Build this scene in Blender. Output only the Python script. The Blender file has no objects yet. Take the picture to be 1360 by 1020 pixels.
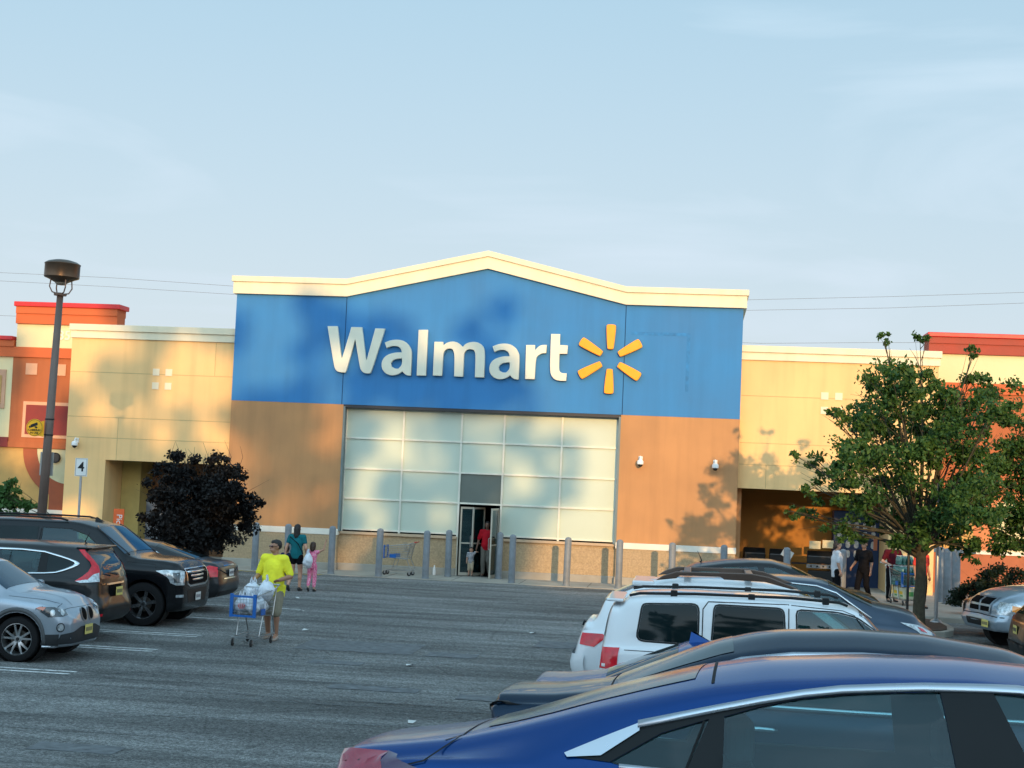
import bpy, bmesh, math, random
from math import sin, cos, tan, pi, radians, sqrt, atan2
from mathutils import Vector, Matrix, Euler, noise
from mathutils.bvhtree import BVHTree
random.seed(7)
scene = bpy.context.scene
COL = scene.collection
# ------------------------------------------------------------------ camera model
F, PITCH, ROLL, YAW, CH = 2050.0, .0609, .043, .12, 3.1
def ray(x, y):
    u = (x-680)/F; v = -(y-510)/F
    c, s = cos(ROLL), sin(ROLL)
    a = u*c-v*s; b = u*s+v*c
    d = (a, cos(PITCH)-b*sin(PITCH), sin(PITCH)+b*cos(PITCH))
    c, s = cos(YAW), sin(YAW)
    return Vector((d[0]*c-d[1]*s, d[0]*s+d[1]*c, d[2]))
def at(x, y, Y):
    d = ray(x, y); t = Y/d.y
    return Vector((d.x*t, Y, CH+d.z*t))
cam_d = bpy.data.cameras.new('camera'); cam = bpy.data.objects.new('camera', cam_d); COL.objects.link(cam)
cam.location = (0, 0, CH)
cam_d.sensor_width = 36; cam_d.lens = F/1360*36; cam_d.clip_start = .1; cam_d.clip_end = 3000
fw = ray(680, 510).normalized(); rt = (ray(1680, 510)-ray(680, 510)).normalized(); up = rt.cross(fw)
M3 = Matrix((rt, up, -fw)).transposed()
cam.rotation_euler = M3.to_euler()
scene.camera = cam
cam_d.dof.use_dof = False
scene.view_settings.view_transform = 'Standard'; scene.view_settings.look = 'None'
scene.view_settings.exposure = 0; scene.view_settings.gamma = 1
try:
    scene.cycles.max_bounces = 6; scene.cycles.transparent_max_bounces = 16; scene.cycles.use_denoising = True
    scene.cycles.caustics_reflective = False; scene.cycles.caustics_refractive = False
except Exception: pass
# ------------------------------------------------------------------ node materials
def srgb(r, g, b):
    f = lambda c: (c/12.92 if c <= .04045 else ((c+.055)/1.055)**2.4)
    return (f(r/255), f(g/255), f(b/255))
class NT:
    def __init__(s, m): s.t = m.node_tree; s.n = s.t.nodes
    def add(s, t, **k):
        n = s.n.new(t)
        for a, v in k.items(): setattr(n, a, v)
        return n
    def link(s, a, b): s.t.links.new(a, b)
MATS = {}
def mat(name, col, rough=.5, metal=0, var=.12, vscale=3, bump=0, bscale=60, spec=.5, coat=0, emis=None, stain=0, streak=0, coords='Object', detail=6):
    if name in MATS: return MATS[name]
    m = bpy.data.materials.new(name); m.use_nodes = True; MATS[name] = m
    N = NT(m); b = N.n['Principled BSDF']
    b.inputs['Roughness'].default_value = rough; b.inputs['Metallic'].default_value = metal
    b.inputs['Specular IOR Level'].default_value = spec
    b.inputs['Coat Weight'].default_value = coat; b.inputs['Coat Roughness'].default_value = .03
    tc = N.add('ShaderNodeTexCoord')
    nz = N.add('ShaderNodeTexNoise'); nz.inputs['Scale'].default_value = vscale; nz.inputs['Detail'].default_value = detail
    N.link(tc.outputs[coords], nz.inputs['Vector'])
    mr = N.add('ShaderNodeMapRange'); N.link(nz.outputs['Fac'], mr.inputs['Value'])
    mr.inputs['From Min'].default_value = .3; mr.inputs['From Max'].default_value = .7
    mr.inputs['To Min'].default_value = 1-var; mr.inputs['To Max'].default_value = 1+var*.6
    mx = N.add('ShaderNodeVectorMath', operation='SCALE'); mx.inputs[0].default_value = col
    N.link(mr.outputs[0], mx.inputs['Scale']); out = mx.outputs[0]
    if streak:
        mp = N.add('ShaderNodeMapping'); N.link(tc.outputs[coords], mp.inputs['Vector']); mp.inputs['Scale'].default_value = (2.2, 2.2, .18)
        n2 = N.add('ShaderNodeTexNoise'); n2.inputs['Scale'].default_value = 1.6; n2.inputs['Detail'].default_value = 5; N.link(mp.outputs[0], n2.inputs['Vector'])
        m2 = N.add('ShaderNodeMapRange'); N.link(n2.outputs['Fac'], m2.inputs['Value']); m2.inputs['From Min'].default_value = .45; m2.inputs['From Max'].default_value = .75
        m2.inputs['To Min'].default_value = 1; m2.inputs['To Max'].default_value = 1-streak
        v2 = N.add('ShaderNodeVectorMath', operation='SCALE'); N.link(out, v2.inputs[0]); N.link(m2.outputs[0], v2.inputs['Scale']); out = v2.outputs[0]
    N.link(out, b.inputs['Base Color'])
    if rough > .02 and rough < .9:
        r2 = N.add('ShaderNodeMapRange'); N.link(nz.outputs['Fac'], r2.inputs['Value']); r2.inputs['To Min'].default_value = rough*.85; r2.inputs['To Max'].default_value = min(1, rough*1.15)
        N.link(r2.outputs[0], b.inputs['Roughness'])
    if bump:
        n3 = N.add('ShaderNodeTexNoise'); n3.inputs['Scale'].default_value = bscale; n3.inputs['Detail'].default_value = 4; N.link(tc.outputs[coords], n3.inputs['Vector'])
        bp = N.add('ShaderNodeBump'); bp.inputs['Strength'].default_value = bump; bp.inputs['Distance'].default_value = .02
        N.link(n3.outputs['Fac'], bp.inputs['Height']); N.link(bp.outputs[0], b.inputs['Normal'])
    if emis:
        b.inputs['Emission Color'].default_value = (*emis[0], 1); b.inputs['Emission Strength'].default_value = emis[1]
    return m
def paint(name, col, metal=.35, rough=.28, dust=.22, coat=.8):
    if name in MATS: return MATS[name]
    m = bpy.data.materials.new(name); m.use_nodes = True; MATS[name] = m
    N = NT(m); b = N.n['Principled BSDF']
    b.inputs['Metallic'].default_value = metal; b.inputs['Roughness'].default_value = rough
    b.inputs['Coat Weight'].default_value = coat; b.inputs['Coat IOR'].default_value = 1.42; b.inputs['Specular IOR Level'].default_value = .25
    tc = N.add('ShaderNodeTexCoord')
    nz = N.add('ShaderNodeTexNoise'); nz.inputs['Scale'].default_value = 900; N.link(tc.outputs['Object'], nz.inputs['Vector'])
    n2 = N.add('ShaderNodeTexNoise'); n2.inputs['Scale'].default_value = 2.5; n2.inputs['Detail'].default_value = 8; N.link(tc.outputs['Object'], n2.inputs['Vector'])
    # dust settles on the low, rear and upward faces
    sep = N.add('ShaderNodeSeparateXYZ'); N.link(tc.outputs['Object'], sep.inputs[0])
    lo = N.add('ShaderNodeMapRange'); N.link(sep.outputs['Z'], lo.inputs['Value']); lo.inputs['From Min'].default_value = .25; lo.inputs['From Max'].default_value = .85; lo.inputs['To Min'].default_value = dust; lo.inputs['To Max'].default_value = .03
    dm = N.add('ShaderNodeMath', operation='MULTIPLY'); N.link(lo.outputs[0], dm.inputs[0]); N.link(n2.outputs['Fac'], dm.inputs[1])
    mr = N.add('ShaderNodeMapRange'); N.link(nz.outputs['Fac'], mr.inputs['Value']); mr.inputs['To Min'].default_value = .85; mr.inputs['To Max'].default_value = 1.15
    vs = N.add('ShaderNodeVectorMath', operation='SCALE'); vs.inputs[0].default_value = col; N.link(mr.outputs[0], vs.inputs['Scale'])
    mix = N.add('ShaderNodeMix', data_type='RGBA'); N.link(dm.outputs[0], mix.inputs['Factor']); N.link(vs.outputs[0], mix.inputs['A']); mix.inputs['B'].default_value = (.16, .15, .14, 1)
    N.link(mix.outputs['Result'], b.inputs['Base Color'])
    cr = N.add('ShaderNodeMapRange'); N.link(dm.outputs[0], cr.inputs['Value']); cr.inputs['To Min'].default_value = .03; cr.inputs['To Max'].default_value = .4; N.link(cr.outputs[0], b.inputs['Coat Roughness'])
    n4 = N.add('ShaderNodeTexNoise'); n4.inputs['Scale'].default_value = 3.2; n4.inputs['Detail'].default_value = 2; N.link(tc.outputs['Object'], n4.inputs['Vector'])
    b1 = N.add('ShaderNodeBump'); b1.inputs['Strength'].default_value = .22; b1.inputs['Distance'].default_value = .01; N.link(n4.outputs['Fac'], b1.inputs['Height'])
    N.link(b1.outputs[0], b.inputs['Coat Normal'])
    return m
def glass(name, tint=(.35, .5, .5), refl=1.0, amount=1.0, rough=.01):
    """see-through tinted sheet: tinted transparent + fresnel reflection"""
    if name in MATS: return MATS[name]
    m = bpy.data.materials.new(name); m.use_nodes = True; MATS[name] = m
    N = NT(m); N.n.remove(N.n['Principled BSDF']); o = N.n['Material Output']
    tr = N.add('ShaderNodeBsdfTransparent'); tr.inputs[0].default_value = (*tint, 1)
    gl = N.add('ShaderNodeBsdfGlossy'); gl.inputs['Roughness'].default_value = rough; gl.inputs[0].default_value = (.9, .95, 1, 1)
    fr = N.add('ShaderNodeFresnel'); fr.inputs[0].default_value = 1.5
    ad = N.add('ShaderNodeMath', operation='MULTIPLY_ADD'); N.link(fr.outputs[0], ad.inputs[0]); ad.inputs[1].default_value = refl; ad.inputs[2].default_value = .03
    df = N.add('ShaderNodeBsdfDiffuse'); df.inputs[0].default_value = (.015, .09, .10, 1)
    nz = N.add('ShaderNodeTexNoise'); nz.inputs['Scale'].default_value = 2.0; nz.inputs['Detail'].default_value = 5
    tc = N.add('ShaderNodeTexCoord'); N.link(tc.outputs['Object'], nz.inputs['Vector'])
    dr = N.add('ShaderNodeMapRange'); N.link(nz.outputs['Fac'], dr.inputs['Value']); dr.inputs['To Min'].default_value = .1; dr.inputs['To Max'].default_value = .25
    m1 = N.add('ShaderNodeMixShader'); N.link(dr.outputs[0], m1.inputs[0]); N.link(tr.outputs[0], m1.inputs[1]); N.link(df.outputs[0], m1.inputs[2])
    m2 = N.add('ShaderNodeMixShader'); N.link(ad.outputs[0], m2.inputs[0]); N.link(m1.outputs[0], m2.inputs[1]); N.link(gl.outputs[0], m2.inputs[2])
    N.link(m2.outputs[0], o.inputs['Surface'])
    return m
# ------------------------------------------------------------------ mesh helpers
class MB:
    def __init__(s): s.v = []; s.f = []; s.m = []; s.cur = 0
    def add(s, vs, fs):
        o = len(s.v); s.v += [tuple(v) for v in vs]; s.f += [tuple(i+o for i in f) for f in fs]; s.m += [s.cur]*len(fs); return s
    def box(s, x0, x1, y0, y1, z0, z1, M=None):
        vs = [Vector((x, y, z)) for z in (z0, z1) for y in (y0, y1) for x in (x0, x1)]
        if M: vs = [M@v for v in vs]
        return s.add(vs, [(0, 2, 3, 1), (4, 5, 7, 6), (0, 1, 5, 4), (2, 6, 7, 3), (0, 4, 6, 2), (1, 3, 7, 5)])
    def tube(s, pts, r, n=8, cap=True):
        pts = [Vector(p) for p in pts]; rs = r if isinstance(r, (list, tuple)) else [r]*len(pts)
        vs = []; up = None
        for i, p in enumerate(pts):
            d = (pts[min(i+1, len(pts)-1)]-pts[max(i-1, 0)]).normalized()
            if up is None: up = Vector((0, 0, 1)) if abs(d.z) < .9 else Vector((1, 0, 0))
            a = d.cross(up).normalized(); up = a.cross(d).normalized()
            for k in range(n):
                t = 2*pi*(k+.5)/n; vs.append(p+a*(cos(t)*rs[i])+up*(sin(t)*rs[i]))
        fs = [(i*n+k, i*n+(k+1) % n, (i+1)*n+(k+1) % n, (i+1)*n+k) for i in range(len(pts)-1) for k in range(n)]
        if cap: fs += [tuple(range(n))[::-1], tuple((len(pts)-1)*n+k for k in range(n))]
        return s.add(vs, fs)
    def lathe(s, prof, n=24, M=None, axis='z'):
        """profile of (r, h) spun about an axis"""
        vs = []
        for r, h in prof:
            for k in range(n):
                t = 2*pi*k/n
                v = Vector((r*cos(t), r*sin(t), h)) if axis == 'z' else (Vector((r*cos(t), h, r*sin(t))) if axis == 'y' else Vector((h, r*cos(t), r*sin(t))))
                vs.append(M@v if M else v)
        fs = [(i*n+k, i*n+(k+1) % n, (i+1)*n+(k+1) % n, (i+1)*n+k) for i in range(len(prof)-1) for k in range(n)]
        return s.add(vs, fs)
    def prism(s, poly, a, b, axis='y', M=None):
        """closed polygon extruded along an axis from a to b; poly in the other two coords"""
        n = len(poly)
        def P(p, h): return {'y': Vector((p[0], h, p[1])), 'x': Vector((h, p[0], p[1])), 'z': Vector((p[0], p[1], h))}[axis]
        vs = [P(p, a) for p in poly]+[P(p, b) for p in poly]
        if M: vs = [M@v for v in vs]
        return s.add(vs, [tuple(range(n)), tuple(range(2*n-1, n-1, -1))]+[(i, (i+1) % n, n+(i+1) % n, n+i) for i in range(n)])
    def ball(s, c, r, n=12, M=None, m=8):
        c = Vector(c); r = r if isinstance(r, (list, tuple)) else (r, r, r)
        vs = []; 
        for i in range(m+1):
            ph = pi*i/m
            for k in range(n):
                t = 2*pi*k/n; v = Vector((r[0]*sin(ph)*cos(t), r[1]*sin(ph)*sin(t), r[2]*cos(ph)))
                vs.append(c+(M@v if M else v))
        return s.add(vs, [(i*n+k, (i+1)*n+k, (i+1)*n+(k+1) % n, i*n+(k+1) % n) for i in range(m) for k in range(n)])
    def cap(s, a, b, ra, rb, n=12):
        """tapered capsule"""
        a = Vector(a); b = Vector(b); d = (b-a); L = max(d.length, 1e-5); d = d/L
        pts = []; rs = []
        for i in range(5):
            t = pi/2*(i/4); pts.append(a-d*ra*cos(t)); rs.append(max(ra*sin(t), .0006))
        for i in range(5):
            t = pi/2*(i/4); pts.append(b+d*rb*sin(t)); rs.append(max(rb*cos(t), .0006))
        return s.tube(pts, rs, n)
    def mesh(s, name, mats, smooth=False, fix=True):
        me = bpy.data.meshes.new(name); me.from_pydata(s.v, [], s.f)
        for mm in (mats if isinstance(mats, (list, tuple)) else [mats]): me.materials.append(mm)
        me.polygons.foreach_set('material_index', s.m)
        if fix:
            bm = bmesh.new(); bm.from_mesh(me); bmesh.ops.recalc_face_normals(bm, faces=bm.faces); bm.to_mesh(me); bm.free()
        if smooth is not False: me.polygons.foreach_set('use_smooth', [True]*len(me.polygons))
        if isinstance(smooth, (int, float)) and not isinstance(smooth, bool) : me.set_sharp_from_angle(angle=radians(smooth))
        me.update(); return me
def link(name, me, parent=None, loc=None, rot=None):
    o = bpy.data.objects.new(name, me); COL.objects.link(o)
    if parent: o.parent = parent
    if loc is not None: o.location = loc
    if rot is not None: o.rotation_euler = rot
    return o
def obj(name, mb, m, parent=None, smooth=False, fix=True): return link(name, mb.mesh(name, m, smooth, fix), parent)
def tag(o, label=None, cat=None, group=None, kind=None):
    if label: o['label'] = label
    if cat: o['category'] = cat
    if group: o['group'] = group
    if kind: o['kind'] = kind
    return o
def thing(name, label, cat, loc=(0, 0, 0), rz=0, group=None):
    o = bpy.data.objects.new(name, None); COL.objects.link(o); o.location = loc; o.rotation_euler = (0, 0, rz); o.empty_display_size = .3
    return tag(o, label, cat, group)
def copy_tree(o, parent=None):
    c = o.copy(); COL.objects.link(c); c.parent = parent
    for ch in [x for x in bpy.data.objects if x.parent == o]: copy_tree(ch, c)
    return c
BAKE = bpy.data.scenes.new('bake')
def evaluated(o):
    """modifier result, evaluated in a small scene of its own so that it stays quick"""
    BAKE.collection.objects.link(o); vl = BAKE.view_layers[0]; vl.update(); dg = vl.depsgraph
    par = o.parent
    me = bpy.data.meshes.new_from_object(o.evaluated_get(dg), depsgraph=dg)
    BAKE.collection.objects.unlink(o); return me
def bake(o):
    me = evaluated(o); o.modifiers.clear(); o.data = me; return me
def bevel_bake(o, w=.01, seg=2, ang=35):
    b = o.modifiers.new('b', 'BEVEL'); b.width = w; b.segments = seg; b.limit_method = 'ANGLE'; b.angle_limit = radians(ang)
    return bake(o)
def chaikin(p, it=1, closed=True, maxturn=None):
    for _ in range(it):
        q = []; n = len(p)
        for i in range(n):
            a, b, c = Vector(p[i-1]), Vector(p[i]), Vector(p[(i+1) % n])
            if not closed and i in (0, n-1): q.append(tuple(b)); continue
            if maxturn is not None and (b-a).length > 1e-9 and (c-b).length > 1e-9 and (b-a).angle(c-b) > radians(maxturn): q.append(tuple(b)); continue
            q += [tuple(b.lerp(a, .25)), tuple(b.lerp(c, .25))]
        p = q
    return p
def curve_mesh(outlines, ext, bev=0, bres=1):
    """flat shape with holes in XY, thickness 2*ext along Z"""
    cu = bpy.data.curves.new('c', 'CURVE'); cu.dimensions = '2D'; cu.fill_mode = 'BOTH'; cu.extrude = ext; cu.bevel_depth = bev; cu.bevel_resolution = bres
    if bev: cu.offset = -bev
    for o in outlines:
        sp = cu.splines.new('POLY'); sp.points.add(len(o)-1); sp.use_cyclic_u = True
        for p, q in zip(sp.points, o): p.co = (q[0], q[1], 0, 1)
    ob = bpy.data.objects.new('c', cu); COL.objects.link(ob); me = evaluated(ob); bpy.data.objects.remove(ob); return me
def text_mesh(s, size, ext=.004, align='CENTER', space=1.0, bold=0):
    cu = bpy.data.curves.new('t', 'FONT'); cu.body = s; cu.size = size; cu.extrude = ext; cu.align_x = align; cu.align_y = 'CENTER'; cu.space_character = space; cu.offset = bold
    ob = bpy.data.objects.new('t', cu); COL.objects.link(ob); me = evaluated(ob); bpy.data.objects.remove(ob); return me
def text_obj(name, s, size, m, parent, loc, rot=(pi/2, 0, 0), ext=.003, bold=0, space=1.0):
    me = text_mesh(s, size, ext, bold=bold, space=space); me.materials.clear(); me.materials.append(m); return link(name, me, parent, loc, rot)
# ------------------------------------------------------------------ world and sun
SUN_AZ, SUN_EL = radians(15), radians(9.5)     # sun behind the camera, to the right
w = bpy.data.worlds.new('World'); scene.world = w; w.use_nodes = True
N = NT(w); bg = N.n['Background']
sky = N.add('ShaderNodeTexSky'); sky.sky_type = 'NISHITA'; sky.sun_disc = False
sky.sun_elevation = SUN_EL; sky.sun_rotation = pi-SUN_AZ; sky.air_density = 1.1; sky.dust_density = 1.6; sky.ozone_density = 1.2
tc = N.add('ShaderNodeTexCoord'); sp = N.add('ShaderNodeSeparateXYZ'); N.link(tc.outputs['Generated'], sp.inputs[0])
mp = N.add('ShaderNodeMapping'); N.link(tc.outputs['Generated'], mp.inputs['Vector']); mp.inputs['Scale'].default_value = (1.5, 1.5, 7.5); mp.inputs['Rotation'].default_value = (.0, .12, 0)
nz = N.add('ShaderNodeTexNoise'); N.link(mp.outputs[0], nz.inputs['Vector']); nz.inputs['Scale'].default_value = 1.7; nz.inputs['Detail'].default_value = 7; nz.inputs['Distortion'].default_value = .6
cr = N.add('ShaderNodeMapRange'); N.link(nz.outputs['Fac'], cr.inputs['Value']); cr.inputs['From Min'].default_value = .52; cr.inputs['From Max'].default_value = .8; cr.inputs['To Max'].default_value = .3
hz = N.add('ShaderNodeMapRange'); N.link(sp.outputs['Z'], hz.inputs['Value']); hz.inputs['From Min'].default_value = .0; hz.inputs['From Max'].default_value = .36; hz.inputs['To Min'].default_value = .92; hz.inputs['To Max'].default_value = .74
mxv = N.add('ShaderNodeMath', operation='ADD'); N.link(hz.outputs[0], mxv.inputs[0]); N.link(cr.outputs[0], mxv.inputs[1]); mxv.use_clamp = True
gr_ = N.add('ShaderNodeMapRange'); N.link(sp.outputs['Z'], gr_.inputs['Value']); gr_.inputs['From Min'].default_value = .0; gr_.inputs['From Max'].default_value = .4
hc = N.add('ShaderNodeMix', data_type='RGBA'); N.link(gr_.outputs[0], hc.inputs['Factor']); hc.inputs['A'].default_value = (5.6, 6.05, 6.6, 1); hc.inputs['B'].default_value = (3.3, 5.45, 6.95, 1)
sm = N.add('ShaderNodeMix', data_type='RGBA'); N.link(mxv.outputs[0], sm.inputs['Factor']); N.link(sky.outputs[0], sm.inputs['A']); N.link(hc.outputs['Result'], sm.inputs['B'])
wc = N.add('ShaderNodeMix', data_type='RGBA'); N.link(cr.outputs[0], wc.inputs['Factor']); N.link(sm.outputs['Result'], wc.inputs['A']); wc.inputs['B'].default_value = (6.5, 6.9, 7.3, 1)
# the sky is brighter on the sunset side, behind the viewer
wy = N.add('ShaderNodeMapRange'); N.link(sp.outputs['Y'], wy.inputs['Value']); wy.interpolation_type = 'SMOOTHSTEP'; wy.inputs['From Min'].default_value = .45; wy.inputs['From Max'].default_value = -.9; wy.inputs['To Min'].default_value = 1.0; wy.inputs['To Max'].default_value = 2.4
vm = N.add('ShaderNodeVectorMath', operation='SCALE'); N.link(wc.outputs['Result'], vm.inputs[0]); N.link(wy.outputs[0], vm.inputs['Scale'])
N.link(vm.outputs[0], bg.inputs['Color']); bg.inputs['Strength'].default_value = .134
sd = bpy.data.lights.new('sun', 'SUN'); so = bpy.data.objects.new('sun', sd); COL.objects.link(so)
sd.energy = 3.85; sd.angle = radians(.55); sd.color = (1, .62, .27)
SUN_D = Vector((-sin(SUN_AZ)*cos(SUN_EL), cos(SUN_AZ)*cos(SUN_EL), -sin(SUN_EL)))
so.rotation_euler = SUN_D.to_track_quat('-Z', 'Y').to_euler(); so.location = (30, -60, 40)
# ------------------------------------------------------------------ ground
GP = [(-400, 1.55), (-10, 1.5), (0, 1.4), (4.8, 1.11), (6.4, .965), (7.4, .91), (8.6, .91), (11, .74), (12.6, .42), (14.4, .1), (15.6, 0), (900, 0)]
def gz(y):
    for (a, za), (b, zb) in zip(GP, GP[1:]):
        if a <= y <= b:
            t = (y-a)/(b-a); return za+(zb-za)*t
    return 0
asph = bpy.data.materials.new('asphalt'); asph.use_nodes = True
N = NT(asph); b = N.n['Principled BSDF']; tc = N.add('ShaderNodeTexCoord')
def noi(scale, det=6, vec=None, rough=.5, dist=0):
    n = N.add('ShaderNodeTexNoise'); n.inputs['Scale'].default_value = scale; n.inputs['Detail'].default_value = det; n.inputs['Roughness'].default_value = rough; n.inputs['Distortion'].default_value = dist
    N.link(vec if vec else tc.outputs['Object'], n.inputs['Vector']); return n.outputs['Fac']
def mrg(v, a, b_, c, d):
    n = N.add('ShaderNodeMapRange'); N.link(v, n.inputs['Value'])
    for k, x in zip(('From Min', 'From Max', 'To Min', 'To Max'), (a, b_, c, d)): n.inputs[k].default_value = x
    return n.outputs[0]
def mul(a, b_):
    n = N.add('ShaderNodeMath', operation='MULTIPLY'); N.link(a, n.inputs[0]); N.link(b_, n.inputs[1]); return n.outputs[0]
mpg = N.add('ShaderNodeMapping'); N.link(tc.outputs['Object'], mpg.inputs['Vector']); mpg.inputs['Scale'].default_value = (.12, .75, 1)
mp2 = N.add('ShaderNodeMapping'); N.link(tc.outputs['Object'], mp2.inputs['Vector']); mp2.inputs['Scale'].default_value = (.3, 2.6, 1)
band = mrg(noi(1.3, 5, mpg.outputs[0], .55), .38, .62, .66, 1.2)
band2 = mrg(noi(1.6, 4, mp2.outputs[0], .6), .42, .6, .84, 1.08)
blot = mrg(noi(.22, 5), .35, .65, .86, 1.12)
fine = mul(mrg(noi(30, 2, None, .9), .34, .66, .45, 1.65), mrg(noi(11, 4, None, .8), .3, .7, .8, 1.2))
grit = mrg(noi(120, 2, None, .8), .3, .7, .6, 1.5)
# cracks and sealed seams
mp3 = N.add('ShaderNodeMapping'); N.link(tc.outputs['Object'], mp3.inputs['Vector']); mp3.inputs['Scale'].default_value = (.05, .26, 1)
wv = N.add('ShaderNodeTexVoronoi', feature='DISTANCE_TO_EDGE'); N.link(mp3.outputs[0], wv.inputs['Vector']); wv.inputs['Scale'].default_value = 1.5; wv.inputs['Randomness'].default_value = .9
crk = mrg(wv.outputs['Distance'], .003, .008, .8, 1)
vor = N.add('ShaderNodeTexVoronoi', feature='DISTANCE_TO_EDGE'); N.link(tc.outputs['Object'], vor.inputs['Vector']); vor.inputs['Scale'].default_value = .45
wsk = noi(1.2, 3)
crk2 = mrg(vor.outputs['Distance'], .003, .01, .78, 1)
spk = N.add('ShaderNodeTexVoronoi'); spk.inputs['Scale'].default_value = 26; N.link(tc.outputs['Object'], spk.inputs['Vector'])
sx2 = N.add('ShaderNodeSeparateXYZ'); N.link(spk.outputs['Color'], sx2.inputs[0])
stone = mrg(sx2.outputs['X'], 0, 1, .68, 1.36)
stain = mrg(noi(.8, 5, None, .6), .62, .72, 1, .72)
val = mul(mul(stone, stain), mul(mul(mul(mul(band, band2), blot), mul(fine, grit)), mul(crk, crk2)))
vs = N.add('ShaderNodeVectorMath', operation='SCALE'); vs.inputs[0].default_value = (.21, .212, .205); N.link(val, vs.inputs['Scale']); N.link(vs.outputs[0], b.inputs['Base Color'])
b.inputs['Roughness'].default_value = .88; b.inputs['Specular IOR Level'].default_value = .25
bp = N.add('ShaderNodeBump'); bp.inputs['Strength'].default_value = .7; bp.inputs['Distance'].default_value = .03; N.link(grit, bp.inputs['Height']); N.link(bp.outputs[0], b.inputs['Normal'])
ys = sorted(set([-400, -200, -100, -60, -30]+[i*.5 for i in range(-20, 40)]+[20, 22, 25, 30, 35, 40, 60, 100, 200, 500, 900]))
xs = [-900, -300, -100, -60, -30, -15, -5, 5, 15, 30, 60, 100, 300, 900]
mb = MB(); mb.add([(x, y, gz(y)) for y in ys for x in xs], [(j*len(xs)+i, j*len(xs)+i+1, (j+1)*len(xs)+i+1, (j+1)*len(xs)+i) for j in range(len(ys)-1) for i in range(len(xs)-1)])
tag(obj('ground', mb, asph, smooth=True, fix=False), 'worn grey asphalt of the parking lot', kind='structure')
# darker resurfaced patches
dk = mat('fresh_asphalt', (.135, .143, .148), .9, var=.45, vscale=7, bump=.5, bscale=90)
def g_at(px, py):
    d = ray(px, py); t = -CH/d.z; return Vector((d.x*t, d.y*t, 0))
seam = mat('seam_tar', (.09, .095, .098), .85, var=.4, vscale=3)
def strip(x0, x1, y0, y1, m, z, seed, name, jit=.035):
    r = random.Random(seed); n = max(4, int((x1-x0)/.22)); lo_, hi_ = [], []
    for i in range(n+1):
        x = x0+(x1-x0)*i/n; w = (y1-y0)*.5*(1 if name == 'asphalt_patch' else min(1, min(i, n-i)/3+.15)); c = (y0+y1)/2+noise.noise(Vector((x*.3, seed, 0)))*.1
        lo_.append((x, c-w+r.uniform(-jit, jit), z)); hi_.append((x, c+w+r.uniform(-jit, jit), z))
    m_ = MB(); m_.add(lo_+hi_, [(i, i+1, n+2+i, n+1+i) for i in range(n)]); o = obj(name, m_, m, fix=False); return tag(o, kind='structure')
PX = [(375, 852, 575, 866), (20, 988, 180, 999), (400, 878, 490, 883), (425, 912, 565, 918), (706, 853, 800, 862), (560, 868, 640, 874), (600, 925, 705, 932)]
mid = mat('mid_asphalt', (.165, .175, .18), .9, var=.35, vscale=5, bump=.5, bscale=90)
for i, (x0, y0, x1, y1) in enumerate(PX):
    a, c = g_at(x0, y1), g_at(x1, y0); yc = g_at((x0+x1)/2, (y0+y1)/2).y; hw = max(.14, (g_at((x0+x1)/2, y0).y-g_at((x0+x1)/2, y1).y)/2)
    strip(a.x, c.x, yc-hw, yc+hw, dk if i < 7 else mid, .004+.0007*i, i, 'asphalt_patch')
for i, (x0, x1, py) in enumerate([(30, 640, 905), (200, 800, 893), (40, 420, 940), (260, 700, 925), (330, 780, 868), (0, 300, 965), (440, 900, 822), (300, 640, 838), (560, 800, 812), (500, 640, 790), (640, 800, 795), (350, 600, 955)]):
    a, c = g_at(x0, py), g_at(x1, py+(x1-x0)*.045); strip(a.x, c.x, a.y-.014, a.y+.014, seam, .016+.0007*i, 50+i, 'asphalt_seam', .01)
# stall lines
lw = bpy.data.materials.new('worn_line_paint'); lw.use_nodes = True; N = NT(lw); b = N.n['Principled BSDF']; b.inputs['Roughness'].default_value = .8
tc = N.add('ShaderNodeTexCoord')
wn = mrg(noi(9, 6, None, .75), .36, .56, .1, 1)
mixc = N.add('ShaderNodeMix', data_type='RGBA'); N.link(wn, mixc.inputs['Factor']); mixc.inputs['A'].default_value = (.11, .12, .12, 1); mixc.inputs['B'].default_value = (.68, .68, .66, 1); N.link(mixc.outputs['Result'], b.inputs['Base Color'])
for i, (yc, xe) in enumerate([(21.75, -8.6), (24.9, -8.5), (27.35, -8.55), (30.6, -8.5), (33.6, -8.6)]):
    for dy in ((-.13, .13) if i in (1, 2, 0) else (0,)):
        m_ = MB(); m_.add([(-15, yc+dy-.05, .006), (xe-abs(dy)*2, yc+dy-.05, .006), (xe-abs(dy)*2, yc+dy+.05, .006), (-15, yc+dy+.05, .006)], [(0, 1, 2, 3)])
        tag(obj('parking_line', m_, lw), kind='structure')
for i, yc in enumerate([7.9, 11.2, 13.9, 17.0, 19.9, 22.7, 25.6, 28.4]):
    m_ = MB(); m_.add([(-.3, yc-.05, gz(yc)+.008), (5, yc-.05, gz(yc)+.008), (5, yc+.05, gz(yc)+.008), (-.3, yc+.05, gz(yc)+.008)], [(0, 1, 2, 3)])
    tag(obj('parking_line', m_, lw), kind='structure')
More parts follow.
